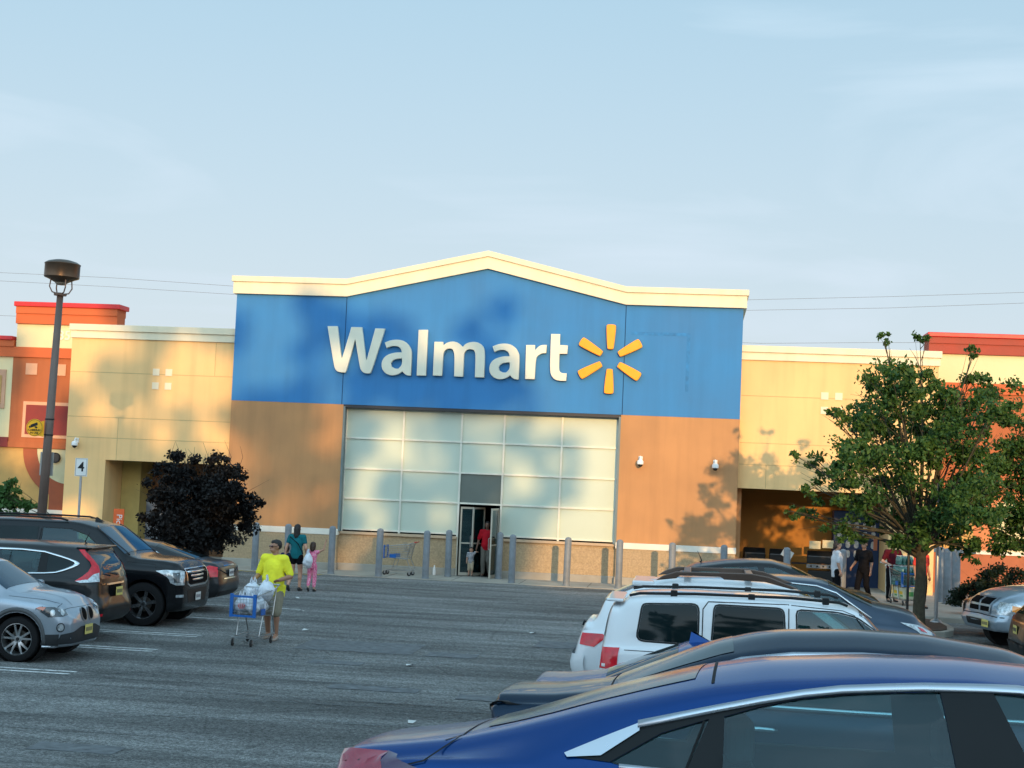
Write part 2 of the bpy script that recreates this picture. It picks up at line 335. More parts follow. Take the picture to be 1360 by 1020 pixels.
# store apron (concrete), kerb islands
conc = mat('pale_concrete', (.36, .33, .28), .85, var=.22, vscale=1.2, bump=.3, bscale=40)
m_ = MB(); m_.box(-14.2, 4.9, 45.15, 47.55, -.3, .02); tag(obj('sidewalk', m_, conc), kind='structure')
m_ = MB()
for x in range(-13, 5, 2): m_.box(x-.008, x+.008, 45.2, 47.28, .0, .024)
tag(obj('sidewalk_joints', m_, mat('joint_dark', (.1, .09, .08), .9)), kind='structure')
m_ = MB(); m_.box(-24, -14.2, 44.3, 49, -.3, .14); o = obj('sidewalk', m_, conc); bevel_bake(o, .03); tag(o, kind='structure')
m_ = MB(); m_.box(4.9, 14, 39.4, 50.5, -.3, .14); o = obj('sidewalk', m_, conc); bevel_bake(o, .03); tag(o, kind='structure')
soil = mat('mulch_soil', (.07, .045, .03), .95, var=.4, vscale=8, bump=1, bscale=30)
m_ = MB(); m_.prism(chaikin([(3.9, 34.9), (6.0, 34.9), (6.0, 39.2), (3.9, 39.2)], 2), -.3, .13, 'z'); o = obj('kerb_island', m_, conc); tag(o, kind='structure')
m_ = MB(); m_.prism(chaikin([(4.05, 35.05), (5.85, 35.05), (5.85, 39.05), (4.05, 39.05)], 2), -.2, .15, 'z'); o = obj('planting_soil', m_, soil); tag(o, kind='structure')
m_ = MB(); m_.prism(chaikin([(-22, 38.2), (-11.9, 38.2), (-11.9, 41.2), (-22, 41.2)], 2), -.3, .13, 'z'); o = obj('kerb_island', m_, conc); tag(o, kind='structure')
m_ = MB(); m_.prism(chaikin([(-21.8, 38.4), (-12.1, 38.4), (-12.1, 41), (-21.8, 41)], 2), -.2, .15, 'z'); o = obj('planting_soil', m_, soil); tag(o, kind='structure')
yel = mat('yellow_kerb_paint', srgb(190, 160, 70), .8, var=.35, vscale=14)
m_ = MB()
for i in range(11):
    x = -14.1+i*.3; m_.add([(x, 44.75, .007), (x+.13, 44.75, .007), (x+.29, 45.13, .007), (x+.16, 45.13, .007)], [(0, 1, 2, 3)])
tag(obj('kerb_marking', m_, yel), kind='structure')
# ------------------------------------------------------------------ store building
FY = 47.3
c_blue = mat('blue_stucco', (.034, .20, .47), .75, var=.08, vscale=.8, bump=.12, bscale=140, streak=.1)
c_tan = mat('tan_stucco', (.50, .25, .105), .85, var=.1, vscale=.9, bump=.2, bscale=140, streak=.12)
c_yel = mat('yellow_stucco', (.86, .545, .24), .85, var=.08, vscale=.7, bump=.2, bscale=140, streak=.12)
c_cream = mat('cream_trim', (.80, .70, .50), .7, var=.06, vscale=1.5, streak=.08)
c_white = mat('white_band', (.78, .72, .62), .7, var=.1, vscale=3)
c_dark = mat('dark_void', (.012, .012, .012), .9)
c_joint = mat('wall_joint', (.55, .38, .17), .9)
# split-face masonry
blk = bpy.data.materials.new('split_block'); blk.use_nodes = True; N = NT(blk); b = N.n['Principled BSDF']; b.inputs['Roughness'].default_value = .9
tc = N.add('ShaderNodeTexCoord'); sw = N.add('ShaderNodeSeparateXYZ'); N.link(tc.outputs['Object'], sw.inputs[0]); cb = N.add('ShaderNodeCombineXYZ'); N.link(sw.outputs['X'], cb.inputs[0]); N.link(sw.outputs['Z'], cb.inputs[1])
bk = N.add('ShaderNodeTexBrick'); N.link(cb.outputs[0], bk.inputs['Vector']); bk.inputs['Scale'].default_value = 1; bk.inputs['Brick Width'].default_value = .6; bk.inputs['Row Height'].default_value = .2; bk.inputs['Mortar Size'].default_value = .006
bk.inputs['Color1'].default_value = (.45, .32, .19, 1); bk.inputs['Color2'].default_value = (.435, .31, .18, 1); bk.inputs['Mortar'].default_value = (.39, .28, .16, 1)
nf = mrg(noi(18, 6, None, .7), .3, .7, .72, 1.18)
vs = N.add('ShaderNodeVectorMath', operation='SCALE'); N.link(bk.outputs['Color'], vs.inputs[0]); N.link(nf, vs.inputs['Scale']); N.link(vs.outputs[0], b.inputs['Base Color'])
bp = N.add('ShaderNodeBump'); bp.inputs['Strength'].default_value = .5; bp.inputs['Distance'].default_value = .02; N.link(nf, bp.inputs['Height']); N.link(bp.outputs[0], b.inputs['Normal'])
store = thing('store_building', 'big retail store with blue gabled entrance front between two yellow wings', 'building', (0, 0, 0))
XL, XR, VL, VR, AX = -14.6, 1.3, -11.04, -2.27, -6.6
WX0, WX1, WZ0, WZ1 = -10.98, -2.3, 1.22, 5.17
ZB = 5.18
# tower front: blue band prism and two tan piers, block plinths
m_ = MB(); m_.prism([(XL, ZB), (XR, ZB), (XR, 8.62), (VR, 8.62), (AX, 9.62), (VL, 8.62), (XL, 8.62)], FY, FY+6, 'y'); obj('blue_fascia', m_, c_blue, store)
for x0, x1 in ((XL, WX0), (WX1, XR)):
    m_ = MB(); m_.box(x0+.003, x1-.003, FY+.004, FY+5.9, 1.29, ZB-.002); obj('pier_wall', m_, c_tan, store)
    m_ = MB(); m_.box(x0-.02, x1+.02, FY-.04, FY+5.8, 1.1, 1.287); o = obj('stone_band', m_, c_white, store); bevel_bake(o, .012)
    m_ = MB(); m_.box(x0-.0, x1+.0, FY-.02, FY+5.8, .24, 1.098); obj('block_plinth', m_, blk, store)
    m_ = MB(); m_.box(x0-.03, x1+.03, FY-.06, FY+5.8, -.1, .238); o = obj('plinth_base', m_, conc, store); bevel_bake(o, .02)
# wall beneath the glazing, broken by the doorway
DX0, DX1 = -7.2, -5.96
WY = FY+.30
for x0, x1 in ((WX0, DX0-.05), (DX1+.05, WX1)):
    m_ = MB(); m_.box(x0, x1, WY-.06, WY+.3, .24, 1.14); obj('block_plinth', m_, blk, store)
    m_ = MB(); m_.box(x0, x1, WY-.09, WY+.3, -.1, .238); o = obj('plinth_base', m_, conc, store); bevel_bake(o, .02)
    m_ = MB(); m_.box(x0, x1, WY-.13, WY+.3, 1.142, 1.225); o = obj('window_sill', m_, mat('sill_tan', (.52, .37, .24), .8), store); bevel_bake(o, .012)
# reveals
for q0, q1 in ((WX0-.001, WX0+.06), (WX1-.06, WX1+.001)): m_ = MB(); m_.box(q0, q1, FY+.006, WY+.2, 1.23, 5.12); obj('window_reveal', m_, mat('reveal_grey', (.16, .2, .2), .6), store)
m_ = MB(); m_.box(WX0, WX1, FY+.01, WY+.2, 5.09, 5.176); obj('window_head', m_, mat('head_dark', (.03, .03, .035), .6), store)
cols = [-10.92, -9.09, -7.25, -5.91, -4.11, -2.39]; rows = [1.3, 2.26, 3.2, 4.155, 5.08]
pane_m = mat('milky_glazing', (.53, .60, .50), .34, var=.04, vscale=.6, spec=.6)
pane_d = mat('grey_glazing', (.15, .17, .15), .2, var=.1, vscale=1.2, spec=.7)
frm = mat('cream_aluminium', (.72, .70, .60), .4, metal=.1)
for i in range(5):
    for j in range(4):
        if i == 2 and j == 0: continue
        m_ = MB(); m_.box(cols[i]+.022, cols[i+1]-.022, WY+.02, WY+.04, rows[j]+.022, rows[j+1]-.022); obj('window_pane', m_, pane_d if (i == 2 and j == 1) else pane_m, store)
m_ = MB()
for i, x in enumerate(cols): m_.box(x-.03, x+.03, WY-.03, WY+.05, 1.23 if i not in (2, 3) else 0.02, 5.12)
for j, z in enumerate(rows):
    for i in range(5):
        if i == 2 and j == 0: continue
        m_.box(cols[i]+.031, cols[i+1]-.031, WY-.026, WY+.05, z-.026, z+.026)
obj('window_frame', m_, frm, store)
# open doorway with leaves
def door_leaf(hx, hy, ang, w=.62, h=2.12, sgn=1):
    d = thing('door', None, None, (hx, hy, .03), ang); del_keys = None
    d.parent = store
    m_ = MB(); m_.box(0, .05, -.02, .02, 0, h); m_.box(w-.05, w, -.02, .02, 0, h); m_.box(.05, w-.05, -.018, .018, 0, .09); m_.box(.05, w-.05, -.018, .018, h-.06, h); m_.box(.05, w-.05, -.018, .018, .98, 1.02)
    obj('door_frame', m_, mat('door_aluminium', (.48, .44, .36), .45, metal=.1), d)
    m_ = MB(); m_.box(.05, w-.05, -.004, .004, .09, h-.06); obj('door_glass', m_, glass('door_glass_mat', (.5, .55, .5)), d)
    m_ = MB(); m_.tube([(w-.1, -.03, .85), (w-.1, -.09, .88), (w-.1, -.09, 1.2), (w-.1, -.03, 1.23)], .012); obj('door_handle', m_, mat('steel', (.6, .6, .6), .3, metal=1), d)
door_leaf(DX0+.42, WY+.0, radians(62)); door_leaf(DX0+.02, WY+.06, radians(8), w=.44); door_leaf(DX1-.02, WY-.02, radians(-97), w=.85)
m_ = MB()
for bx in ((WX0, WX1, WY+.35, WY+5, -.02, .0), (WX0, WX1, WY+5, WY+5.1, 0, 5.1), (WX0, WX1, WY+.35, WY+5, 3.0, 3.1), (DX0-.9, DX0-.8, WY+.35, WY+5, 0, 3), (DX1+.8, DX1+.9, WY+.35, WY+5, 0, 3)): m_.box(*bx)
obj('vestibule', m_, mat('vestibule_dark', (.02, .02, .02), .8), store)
# cornice on the tower: two steps, follows the gable
def cornice(z0, z1, y0, xo):
    prof = [(XL-xo, 8.62), (VL, 8.62), (AX, 9.62), (VR, 8.62), (XR+xo, 8.62)]
    m = MB(); top = [(x, z+z1) for x, z in prof]; bot = [(x, z+z0) for x, z in prof]
    vs = []; 
    for (x, zt), (_, zb) in zip(top, bot): vs += [(x, y0, zb), (x, y0, zt), (x, FY+6.1, zt), (x, FY+6.1, zb)]
    fs = []
    for i in range(4):
        a = i*4; c = a+4
        for k in range(4): fs.append((a+k, a+(k+1) % 4, c+(k+1) % 4, c+k))
    fs += [(0, 3, 2, 1), (16, 17, 18, 19)]
    m.add(vs, fs); return m
o = obj('cornice', cornice(-.06, .315, FY-.12, .1), c_cream, store); bevel_bake(o, .01)
o = obj('cornice', cornice(.318, .50, FY-.17, .15), c_cream, store); bevel_bake(o, .012)
for q0 in (VL, VR): m_ = MB(); m_.box(q0-.012, q0+.012, FY-.003, FY+.02, ZB, 8.55); obj('wall_joint', m_, mat('blue_joint', (.004, .05, .14), .9), store)
# wings
WG = FY+.35
def wing(x0, x1, zt, zb, op):
    m = MB(); m.box(x0, x1, WG, WG+.4, zb, 7.02); m.box(x0, x1, WG+.4, WG+14, 6.9, 7.02)
    obj('wing_wall', m, c_yel, store)
    m = MB(); m.box(x0-.04, x1+.04, WG-.06, WG+.5, 7.022, 7.26); o = obj('wing_coping', m, c_cream, store); bevel_bake(o, .012)
    m = MB(); m.box(x0-.08, x1+.08, WG-.11, WG+.52, 7.262, 7.47); o = obj('wing_coping', m, c_cream, store); bevel_bake(o, .012)
wing(-20.1, XL-.01, 7.47, 3.13, None); wing(XR+.01, 7.2, 7.47, 3.1, None)
m_ = MB(); m_.box(-20.09, -18.75, WG+.003, WG+1.6, 1.0, 3.129); obj('pier_wall', m_, c_yel, store)
m_ = MB(); m_.box(-20.12, -18.72, WG-.03, WG+1.6, 0, .998); obj('block_plinth', m_, mat('yellow_plinth', (.66, .52, .27), .85), store)
m_ = MB(); m_.box(5.85, 7.19, WG+.003, WG+3.2, 0.14, 3.098); obj('pier_wall', m_, c_yel, store)
def wj(*b): q = MB(); q.box(*b); obj('wall_joint', q, c_joint, store)
for z in (5.93, 4.49, 3.83): wj(-20.09, XL-.03, WG-.003, WG+.02, z-.011, z+.011); wj(XR+.03, 7.19, WG-.003, WG+.02, z-.011, z+.011)
wj(-15.31, -15.29, WG-.004, WG+.02, 5.945, 7.0); wj(-18.408, -18.392, WG-.004, WG+.02, 3.14, 4.475); wj(2.142, 2.158, WG-.004, WG+.02, 3.12, 3.815)
for cx in (-17.02, 4.05):
    for dx in (-.21, .21):
        for z in (6.0, 5.56): sq = MB(); sq.box(cx+dx-.11, cx+dx+.11, WG-.02, WG+.02, z-.11, z+.11); obj('square_ornament', sq, c_cream, store)
# arcade interiors behind the openings
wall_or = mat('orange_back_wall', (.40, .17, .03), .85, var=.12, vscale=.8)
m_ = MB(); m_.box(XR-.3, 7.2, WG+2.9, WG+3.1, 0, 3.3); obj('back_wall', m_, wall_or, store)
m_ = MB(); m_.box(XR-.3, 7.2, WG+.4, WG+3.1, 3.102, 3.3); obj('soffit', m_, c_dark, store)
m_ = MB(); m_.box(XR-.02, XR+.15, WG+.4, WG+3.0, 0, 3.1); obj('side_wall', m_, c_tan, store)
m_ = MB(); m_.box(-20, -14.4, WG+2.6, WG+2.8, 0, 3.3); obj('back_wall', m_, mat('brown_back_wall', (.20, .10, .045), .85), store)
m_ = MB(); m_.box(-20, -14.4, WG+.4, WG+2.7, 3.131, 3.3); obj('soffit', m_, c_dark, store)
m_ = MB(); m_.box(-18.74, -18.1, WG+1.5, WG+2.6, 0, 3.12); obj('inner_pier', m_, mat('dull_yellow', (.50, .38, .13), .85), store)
m_ = MB(); m_.box(XR-.1, 7.2, FY+.5, FY+4, .0, .02); obj('arcade_floor', m_, conc, store)
# faint outline left by an older sign, and a small access hatch ring
m_ = MB()
gx0, gx1, gz0, gz1 = -2.1, -.28, 5.95, 7.75
for bx in ((gx0, gx1, gz1-.1, gz1), (gx1-.1, gx1, gz0, gz1-.11)): m_.box(bx[0], bx[1], FY-.0035, FY+.01, bx[2], bx[3])
obj('faded_paint_mark', m_, mat('blue_faded', (.03, .19, .45), .8, var=.25, vscale=5), store)
m_ = MB(); m_.lathe([(.17, -.004), (.185, -.008), (.185, .0)], 32, Matrix.Translation((-7.98, FY, 6.95)), 'y'); obj('hatch_ring', m_, mat('blue_joint', (.004, .05, .14), .9), store)
# ------------------------------------------------------------------ sign letters
A, B_, C_ = (430, 425), (540, 430), (640, 430)
LET = {
 'W': (A, [[(55, 92), (205, 92), (262, 560), (275, 575), (415, 105), (575, 108), (634, 595), (645, 600), (775, 125), (922, 130), (712, 790), (695, 805), (640, 808), (590, 790), (555, 750), (540, 700), (472, 290), (335, 780), (320, 793), (240, 788), (190, 768), (165, 730), (150, 680)]]),
 'a': (A, [[(918, 338), (1000, 305), (1090, 292), (1190, 305), (1270, 360), (1315, 440), (1325, 510), (1312, 838), (1262, 838), (1215, 815), (1180, 775), (1130, 815), (1060, 835), (990, 832), (930, 805), (880, 750), (865, 680), (880, 600), (935, 535), (1020, 500), (1100, 487), (1175, 487), (1160, 430), (1110, 395), (1040, 390), (990, 405), (945, 425)],
          [(1175, 580), (1100, 585), (1040, 605), (1010, 650), (1020, 700), (1070, 732), (1120, 732), (1165, 690), (1178, 640)]]),
 'l': (B_, [[(180, 90), (320, 90), (293, 782), (148, 780)]]),
 'm': (B_, [[(418, 270), (550, 272), (553, 325), (600, 285), (680, 263), (760, 275), (820, 320), (845, 350), (880, 305), (950, 275), (1030, 270), (1110, 295), (1160, 350), (1180, 430), (1168, 810), (1025, 805), (1038, 460), (1015, 400), (960, 378), (900, 395), (870, 440), (862, 480), (852, 798), (712, 793), (722, 450), (690, 385), (640, 370), (585, 390), (555, 440), (548, 500), (535, 785), (392, 780)]]),
 'A2': (C_, [[(x-758, y) for x, y in []]]),
 'r': (C_, [[(665, 318), (800, 320), (800, 400), (850, 340), (910, 315), (975, 318), (968, 442), (900, 445), (840, 480), (810, 530), (795, 835), (648, 833)]]),
 't': (C_, [[(1040, 152), (1178, 155), (1172, 318), (1292, 325), (1285, 453), (1168, 453), (1158, 690), (1180, 730), (1215, 745), (1275, 745), (1268, 860), (1180, 862), (1100, 845), (1045, 790), (1022, 700), (1030, 400)]]),
}
LET['A2'] = (C_, [[(x-758, y+2) for x, y in o] for o in LET['a'][1]])
l_face = mat('cream_acrylic', (.74, .72, .58), .35, var=.05, vscale=2)
sign = thing('store_sign', 'raised cream lettering spelling Walmart across the blue front', 'sign', (AX, FY, 6.1))
for k in ('W', 'a', 'l', 'm', 'A2', 'r', 't'):
    org, outs = LET[k]; oo = []
    for o_ in outs:
        P = []
        for (x, y) in o_:
            q = at(org[0]+x/11.3333, org[1]+y/11.3333, FY-.14); P.append((q.x, q.z))
        oo.append(chaikin(P, 2, True, 42) if k not in ('l',) else P)
    me = curve_mesh(oo, .055, .012, 1)
    me.materials.clear(); me.materials.append(l_face)
    o = link('letter', me, sign, Vector((-AX, -.075, -6.1)), (pi/2, 0, 0))
orange = mat('orange_acrylic', srgb(255, 160, 20), .3, var=.05)
spk = thing('sunburst_emblem', 'six yellow orange petals of a sunburst emblem right of the lettering', 'emblem', (-2.70, FY, 6.87))
for k in range(6):
    t = radians(90+60*k)
    P = chaikin([(-.10, .33), (-.07, .30), (.07, .30), (.10, .33), (.155, 1.0), (.12, 1.07), (-.12, 1.07), (-.155, 1.0)], 2)
    P = [(x*cos(t-pi/2)-y*sin(t-pi/2), x*sin(t-pi/2)+y*cos(t-pi/2)) for x, y in P]
    me = curve_mesh([P], .05, .018, 2); me.materials.clear(); me.materials.append(orange)
    link('petal', me, spk, (0, -.08, 0), (pi/2, 0, 0))
# ------------------------------------------------------------------ wall cameras
def dome_camera(px, py, lab, Y=FY):
    p = at(px, py, Y-.15); t = thing('security_camera', lab, 'camera', (p.x, Y, p.z), 0, 'dome cameras on the store walls')
    wm = mat('white_plastic', (.78, .77, .74), .4)
    m = MB(); m.box(-.06, .06, -.05, 0, .0, .16); m.tube([(0, -.04, .11), (0, -.14, .15), (0, -.2, .1), (0, -.2, .02)], .025); obj('bracket', m, wm, t)
    m = MB(); m.lathe([(.01, .06), (.07, .05), (.1, .0), (.1, -.08), (.085, -.09)], 20, Matrix.Translation((0, -.2, 0))); obj('housing', m, wm, t, smooth=40)
    m = MB(); m.ball((0, -.2, -.09), (.08, .08, .08), 16); obj('dome', m, mat('smoked_dome', (.02, .02, .02), .08), t, smooth=True)
    return t
dome_camera(100, 588, 'white dome camera at the left end of the yellow wing, over the aisle number sign', WG)
dome_camera(850.5, 613, 'white dome camera on the tan pier just right of the big window')
dome_camera(950, 618, 'white dome camera near the right edge of the tan pier, above the leaf shadows')
# ------------------------------------------------------------------ neighbouring red-and-cream stores
n_red = mat('red_coping', (.62, .02, .02), .45); n_or = mat('orange_cornice', (.58, .12, .03), .7, var=.06, vscale=2); n_br = mat('burnt_orange_wall', (.45, .13, .045), .85, var=.1, vscale=.8, streak=.15)
n_cr = mat('cream_wall', (.78, .66, .38), .85, var=.06, vscale=.8); n_ma = mat('maroon_inset', (.24, .035, .03), .8); n_pk = mat('pinkish_frame', (.66, .36, .22), .8); n_ol = mat('amber_wall', (.55, .33, .11), .85, var=.1)
n_rb = mat('rust_arch', (.34, .09, .04), .85)
NY = 49.2
nb = thing('neighbour_store', 'red orange and cream shop front left of the store, with stepped red coping', 'building', (0, 0, 0))
def zz(px, py): return at(px, py, NY).z
def xx(px, py): return at(px, py, NY).x
def R(parent, name, x0, x1, z0, z1, m, y=NY, d=.3, bev=0):
    q = MB(); q.box(x0, x1, y, y+d, z0, z1); o = obj(name, q, m, parent)
    if bev: bevel_bake(o, bev)
    return o
TX0, TX1 = -22.72, -19.2
R(nb, 'coping', TX0-.06, TX1+.1, 8.13, 8.29, n_red, NY-.2, .9, .02)
R(nb, 'cornice', TX0, TX1, 7.9, 8.128, n_or, NY-.14, .8); R(nb, 'cornice', TX0, TX1, 7.56, 7.898, n_or, NY-.1, .7)
R(nb, 'upper_wall', TX0+.02, TX1-.02, 6.78, 7.558, n_cr, NY, .6)
R(nb, 'string_course', -26, TX1, 6.44, 6.778, n_or, NY-.06, 5.8)
R(nb, 'coping', -30, TX0-.07, 6.99, 7.13, n_red, NY-.16, 4, .02); R(nb, 'cornice', -30, TX0-.02, 6.78, 6.988, n_or, NY-.1, 4)
R(nb, 'main_wall', TX0-.05, TX1, 3.62, 6.438, n_br, NY, 5.6)
R(nb, 'side_panel', -26, TX0-.06, 3.75, 6.438, n_cr, NY+.02, 5.6)
R(nb, 'side_panel', -26, xx(8, 500), 4.7, 6.0, n_pk, NY-.02, .1)
R(nb, 'side_panel', -26, xx(3, 500), 4.85, 5.8, n_ol, NY-.04, .1)
R(nb, 'belt_course', -26, TX0-.06, 3.42, 3.748, n_ma, NY-.03, .4); R(nb, 'belt_course', TX0-.05, TX1, 3.42, 3.618, n_br, NY-.03, .4)
for px in (42, 80): c = xx(px, 494); R(nb, 'square_ornament', c-.2, c+.2, 5.86, 6.24, n_pk, NY-.03, .05)
fx0, fx1, fz0, fz1 = xx(30, 560), TX1, zz(40, 581), zz(60, 534)
R(nb, 'inset_frame', fx0, fx1, fz0, fz1, n_pk, NY-.03, .05); R(nb, 'inset_panel', fx0+.11, fx1, fz0+.11, fz1-.11, n_ma, NY-.045, .04)
R(nb, 'lower_wall', -26, TX1, 1.25, 3.418, n_ol, NY+.06, .3); R(nb, 'lower_wall', -26, TX1, -.1, 1.248, n_rb, NY+.02, .3)
R(nb, 'stone_band', -26, TX1, 1.25, 1.4, c_white, NY-.01, .06)
# quarter-arch ornament
acx, acz = xx(87, 595)+.15, 3.40
def arc(r0, r1, y, m, name):
    P = [(acx+r1*cos(t), acz+r1*sin(t)) for t in [pi+(pi/2)*i/16 for i in range(17)]]+[(acx+r0*cos(t), acz+r0*sin(t)) for t in [1.5*pi-(pi/2)*i/16 for i in range(17)]]
    q = MB(); q.prism(P, y, y+.05, 'y'); obj(name, q, m, nb)
arc(.01, 1.13, NY+.012, mat('pale_olive', (.6, .55, .34), .85), 'arch_fill'); arc(1.135, 1.62, NY+.008, n_rb, 'arch_band')
R(nb, 'arch_leg', acx-.62, acx+.25, 0, 2.25, n_rb, NY-.002, .05)
text_obj('house_number', '235', .42, mat('number_white', (.8, .74, .6), .6), nb, (xx(82, 446), NY-.02, zz(82, 446)), bold=.008)
v = thing('wall_vent', 'round black grille vent on the olive wall beside the lamp post', 'vent', (xx(74, 608), NY-.05, zz(74, 608)))
q = MB(); q.lathe([(.14, 0), (.17, -.03), (.17, .06)], 24, None, 'y'); obj('ring', q, c_dark, v)
q = MB(); q.lathe([(.001, .0), (.14, .0)], 24, None, 'y')
for i in range(-3, 4): q.box(-.13, .13, -.03, -.01, i*.035-.006, i*.035+.006)
obj('grille', q, mat('vent_grey', (.06, .06, .06), .5), v)
nr = thing('neighbour_store', 'dark red and cream shop front at the right edge, behind the trees', 'building', (0, 0, 0))
n_or2 = mat('brick_red_cornice', (.36, .055, .03), .7)
R(nr, 'coping', 7.05, 22, 8.06, 8.2, n_red, NY-.2, 1.2, .02); R(nr, 'cornice', 7.1, 22, 7.86, 8.058, n_or2, NY-.14, 1); R(nr, 'cornice', 7.1, 22, 7.55, 7.858, n_or2, NY-.1, 1)
R(nr, 'upper_wall', 7.12, 22, 6.66, 7.548, n_cr, NY, 5.8); R(nr, 'string_course', 7.12, 22, 6.33, 6.658, n_or, NY-.06, 5.8)
R(nr, 'main_wall', 7.12, 22, 3.3, 6.328, n_br, NY, 5.6); R(nr, 'lower_wall', 7.4, 22, 1.5, 3.298, mat('salmon_wall', (.62, .22, .09), .85), NY+.02, .3)
R(nr, 'stone_band', 8.7, 22, 1.38, 1.498, c_white, NY-.01, .06); R(nr, 'lower_wall', 7.22, 22, -.1, 1.378, mat('rust_lower', (.4, .13, .06), .85), NY+.02, .3)
R(nr, 'side_panel', 7.22, 8.6, 1.5, 3.2, n_ol, NY-.02, .06)
R(nr, 'square_ornament', 9.25, 9.65, 5.75, 6.1, n_pk, NY-.03, .05)
R(nr, 'stone_band', 9.3, 12, 1.5, 3.0, n_cr, NY-.015, .06)
# ------------------------------------------------------------------ bollards
bol = mat('bollard_grey', (.20, .22, .24), .55, var=.2, vscale=6, streak=.15)
def mk_boll(x, y, h=1.38, z=0.02, lab='', r=.1):
    m = MB(); m.lathe([(.001, h+.045), (r*.5, h+.035), (r*.85, h+.01), (r, h-.03), (r, 0)], 20); m.lathe([(r+.012, .0), (r+.012, .03), (r, .04)], 20)
    o = obj('bollard', m, bol, smooth=40); o.location = (x, y, z); o.rotation_euler = (random.uniform(-.008, .008), random.uniform(-.01, .01), 0); return tag(o, lab, 'bollard', 'grey steel bollards in front of the store')
BL = [(-13.05, 45.5, 'grey bollard beside the dark tree trunk, left end of the row'), (-12.05, 45.5, 'grey bollard behind the shoulder of the man in yellow'), (-10.7, 45.5, 'grey bollard beside the waving girl in pink'),
      (-9.23, 45.4, 'grey bollard touching the left side of the empty shopping cart'), (-7.83, 45.5, 'grey bollard midway between the empty cart and the doorway'), (-7.38, 46.9, 'grey bollard close to the left door jamb'),
      (-5.83, 46.95, 'grey bollard tucked behind the right edge of the open door'), (-5.25, 45.5, 'grey bollard in front, first right of the doorway'), (-3.63, 45.5, 'grey bollard casting its shadow below the brightest window pane'),
      (-2.1, 45.55, 'grey bollard at the corner of the tan pier and the window wall'), (-.55, 45.2, 'grey bollard just above the roof of the white hatchback')]
for x, y, l in BL: mk_boll(x, y, lab=l)
mk_boll(.93, 45.4, lab='grey bollard whose top shows above the dark sedan roof, left of the arcade opening')
mk_boll(2.75, 45.6, lab='grey bollard in front of the black barbecue goods')
mk_boll(4.3, 45.3, 1.42, lab='grey bollard between the woman in white and the man in black')
for i, (x, y) in enumerate([(at(1248, 800, 45).x, 45), (at(1257.5, 800, 44.2).x, 44.2), (at(1269, 805, 43.4).x, 43.4)]):
    mk_boll(x, y, 1.5, .14, ['grey bollard right of the sign post, rearmost of three', 'grey bollard, middle of three beside the round shrub', 'grey bollard nearest the round shrub, front of three'][i], .115)
# ------------------------------------------------------------------ cars
def lin(tab, x):
    if x <= tab[0][0]: return tab[0][1]
    for (a, va), (b, vb) in zip(tab, tab[1:]):
        if x <= b: return va+(vb-va)*(x-a)/(b-a) if b > a else vb
    return tab[-1][1]
def sm(tab, x, r):
    if r <= 0: return lin(tab, x)
    return sum(lin(tab, x+r*k/4)*wt for k, wt in zip((-4, -3, -2, -1, 0, 1, 2, 3, 4), (1, 2, 3, 4, 5, 4, 3, 2, 1)))/25
tyre_m = mat('tyre_rubber', (.010, .010, .011), .8, spec=.2, var=.2, vscale=10)
black_p = mat('black_plastic', (.012, .013, .014), .5, spec=.3, var=.15, vscale=8)
gloss_b = mat('gloss_black', (.004, .004, .005), .7, spec=.05)
chrome = mat('chrome', (.78, .8, .82), .12, metal=1, var=.04)
satin = mat('satin_silver', (.62, .66, .72), .28, metal=.9, var=.04)
alloy = mat('alloy_wheel', (.42, .43, .44), .28, metal=.9)
alloy_d = mat('dark_alloy', (.24, .24, .25), .25, metal=.9)
inner = mat('car_inner', (.02, .02, .022), .8)
seat_m = mat('seat_fabric', (.06, .06, .065), .85, var=.2, vscale=12)
lamp_r = mat('tail_lamp_red', (.62, .006, .02), .2, coat=.5, spec=.4, var=.25, vscale=14)
lamp_c = mat('lamp_clear', (.55, .58, .6), .12, coat=1, metal=.45, var=.5, vscale=22)
lamp_a = mat('lamp_amber', (.8, .28, .05), .15, coat=1)
lamp_p = mat('tail_lamp_pink', (.30, .003, .03), .12, coat=1, spec=.6, var=.2, vscale=10)
lamp_k = mat('lamp_dark', (.05, .06, .07), .1, coat=1, var=.5, vscale=20)
plate_y = mat('plate_yellow', (.72, .58, .16), .5, var=.15, vscale=20); plate_w = mat('plate_white', (.7, .7, .68), .5)
g_dark = mat('privacy_glass', (.006, .014, .016), .05, spec=.25, var=.3, vscale=1.5)
g_tint = glass('side_glass', (.34, .56, .56), .6)
g_clear = glass('clear_side_glass', (.66, .92, .92), .3)
g_wind = glass('windscreen_glass', (.28, .42, .48), 1.6)
seam_m = mat('panel_gap', (.004, .004, .005), .9)
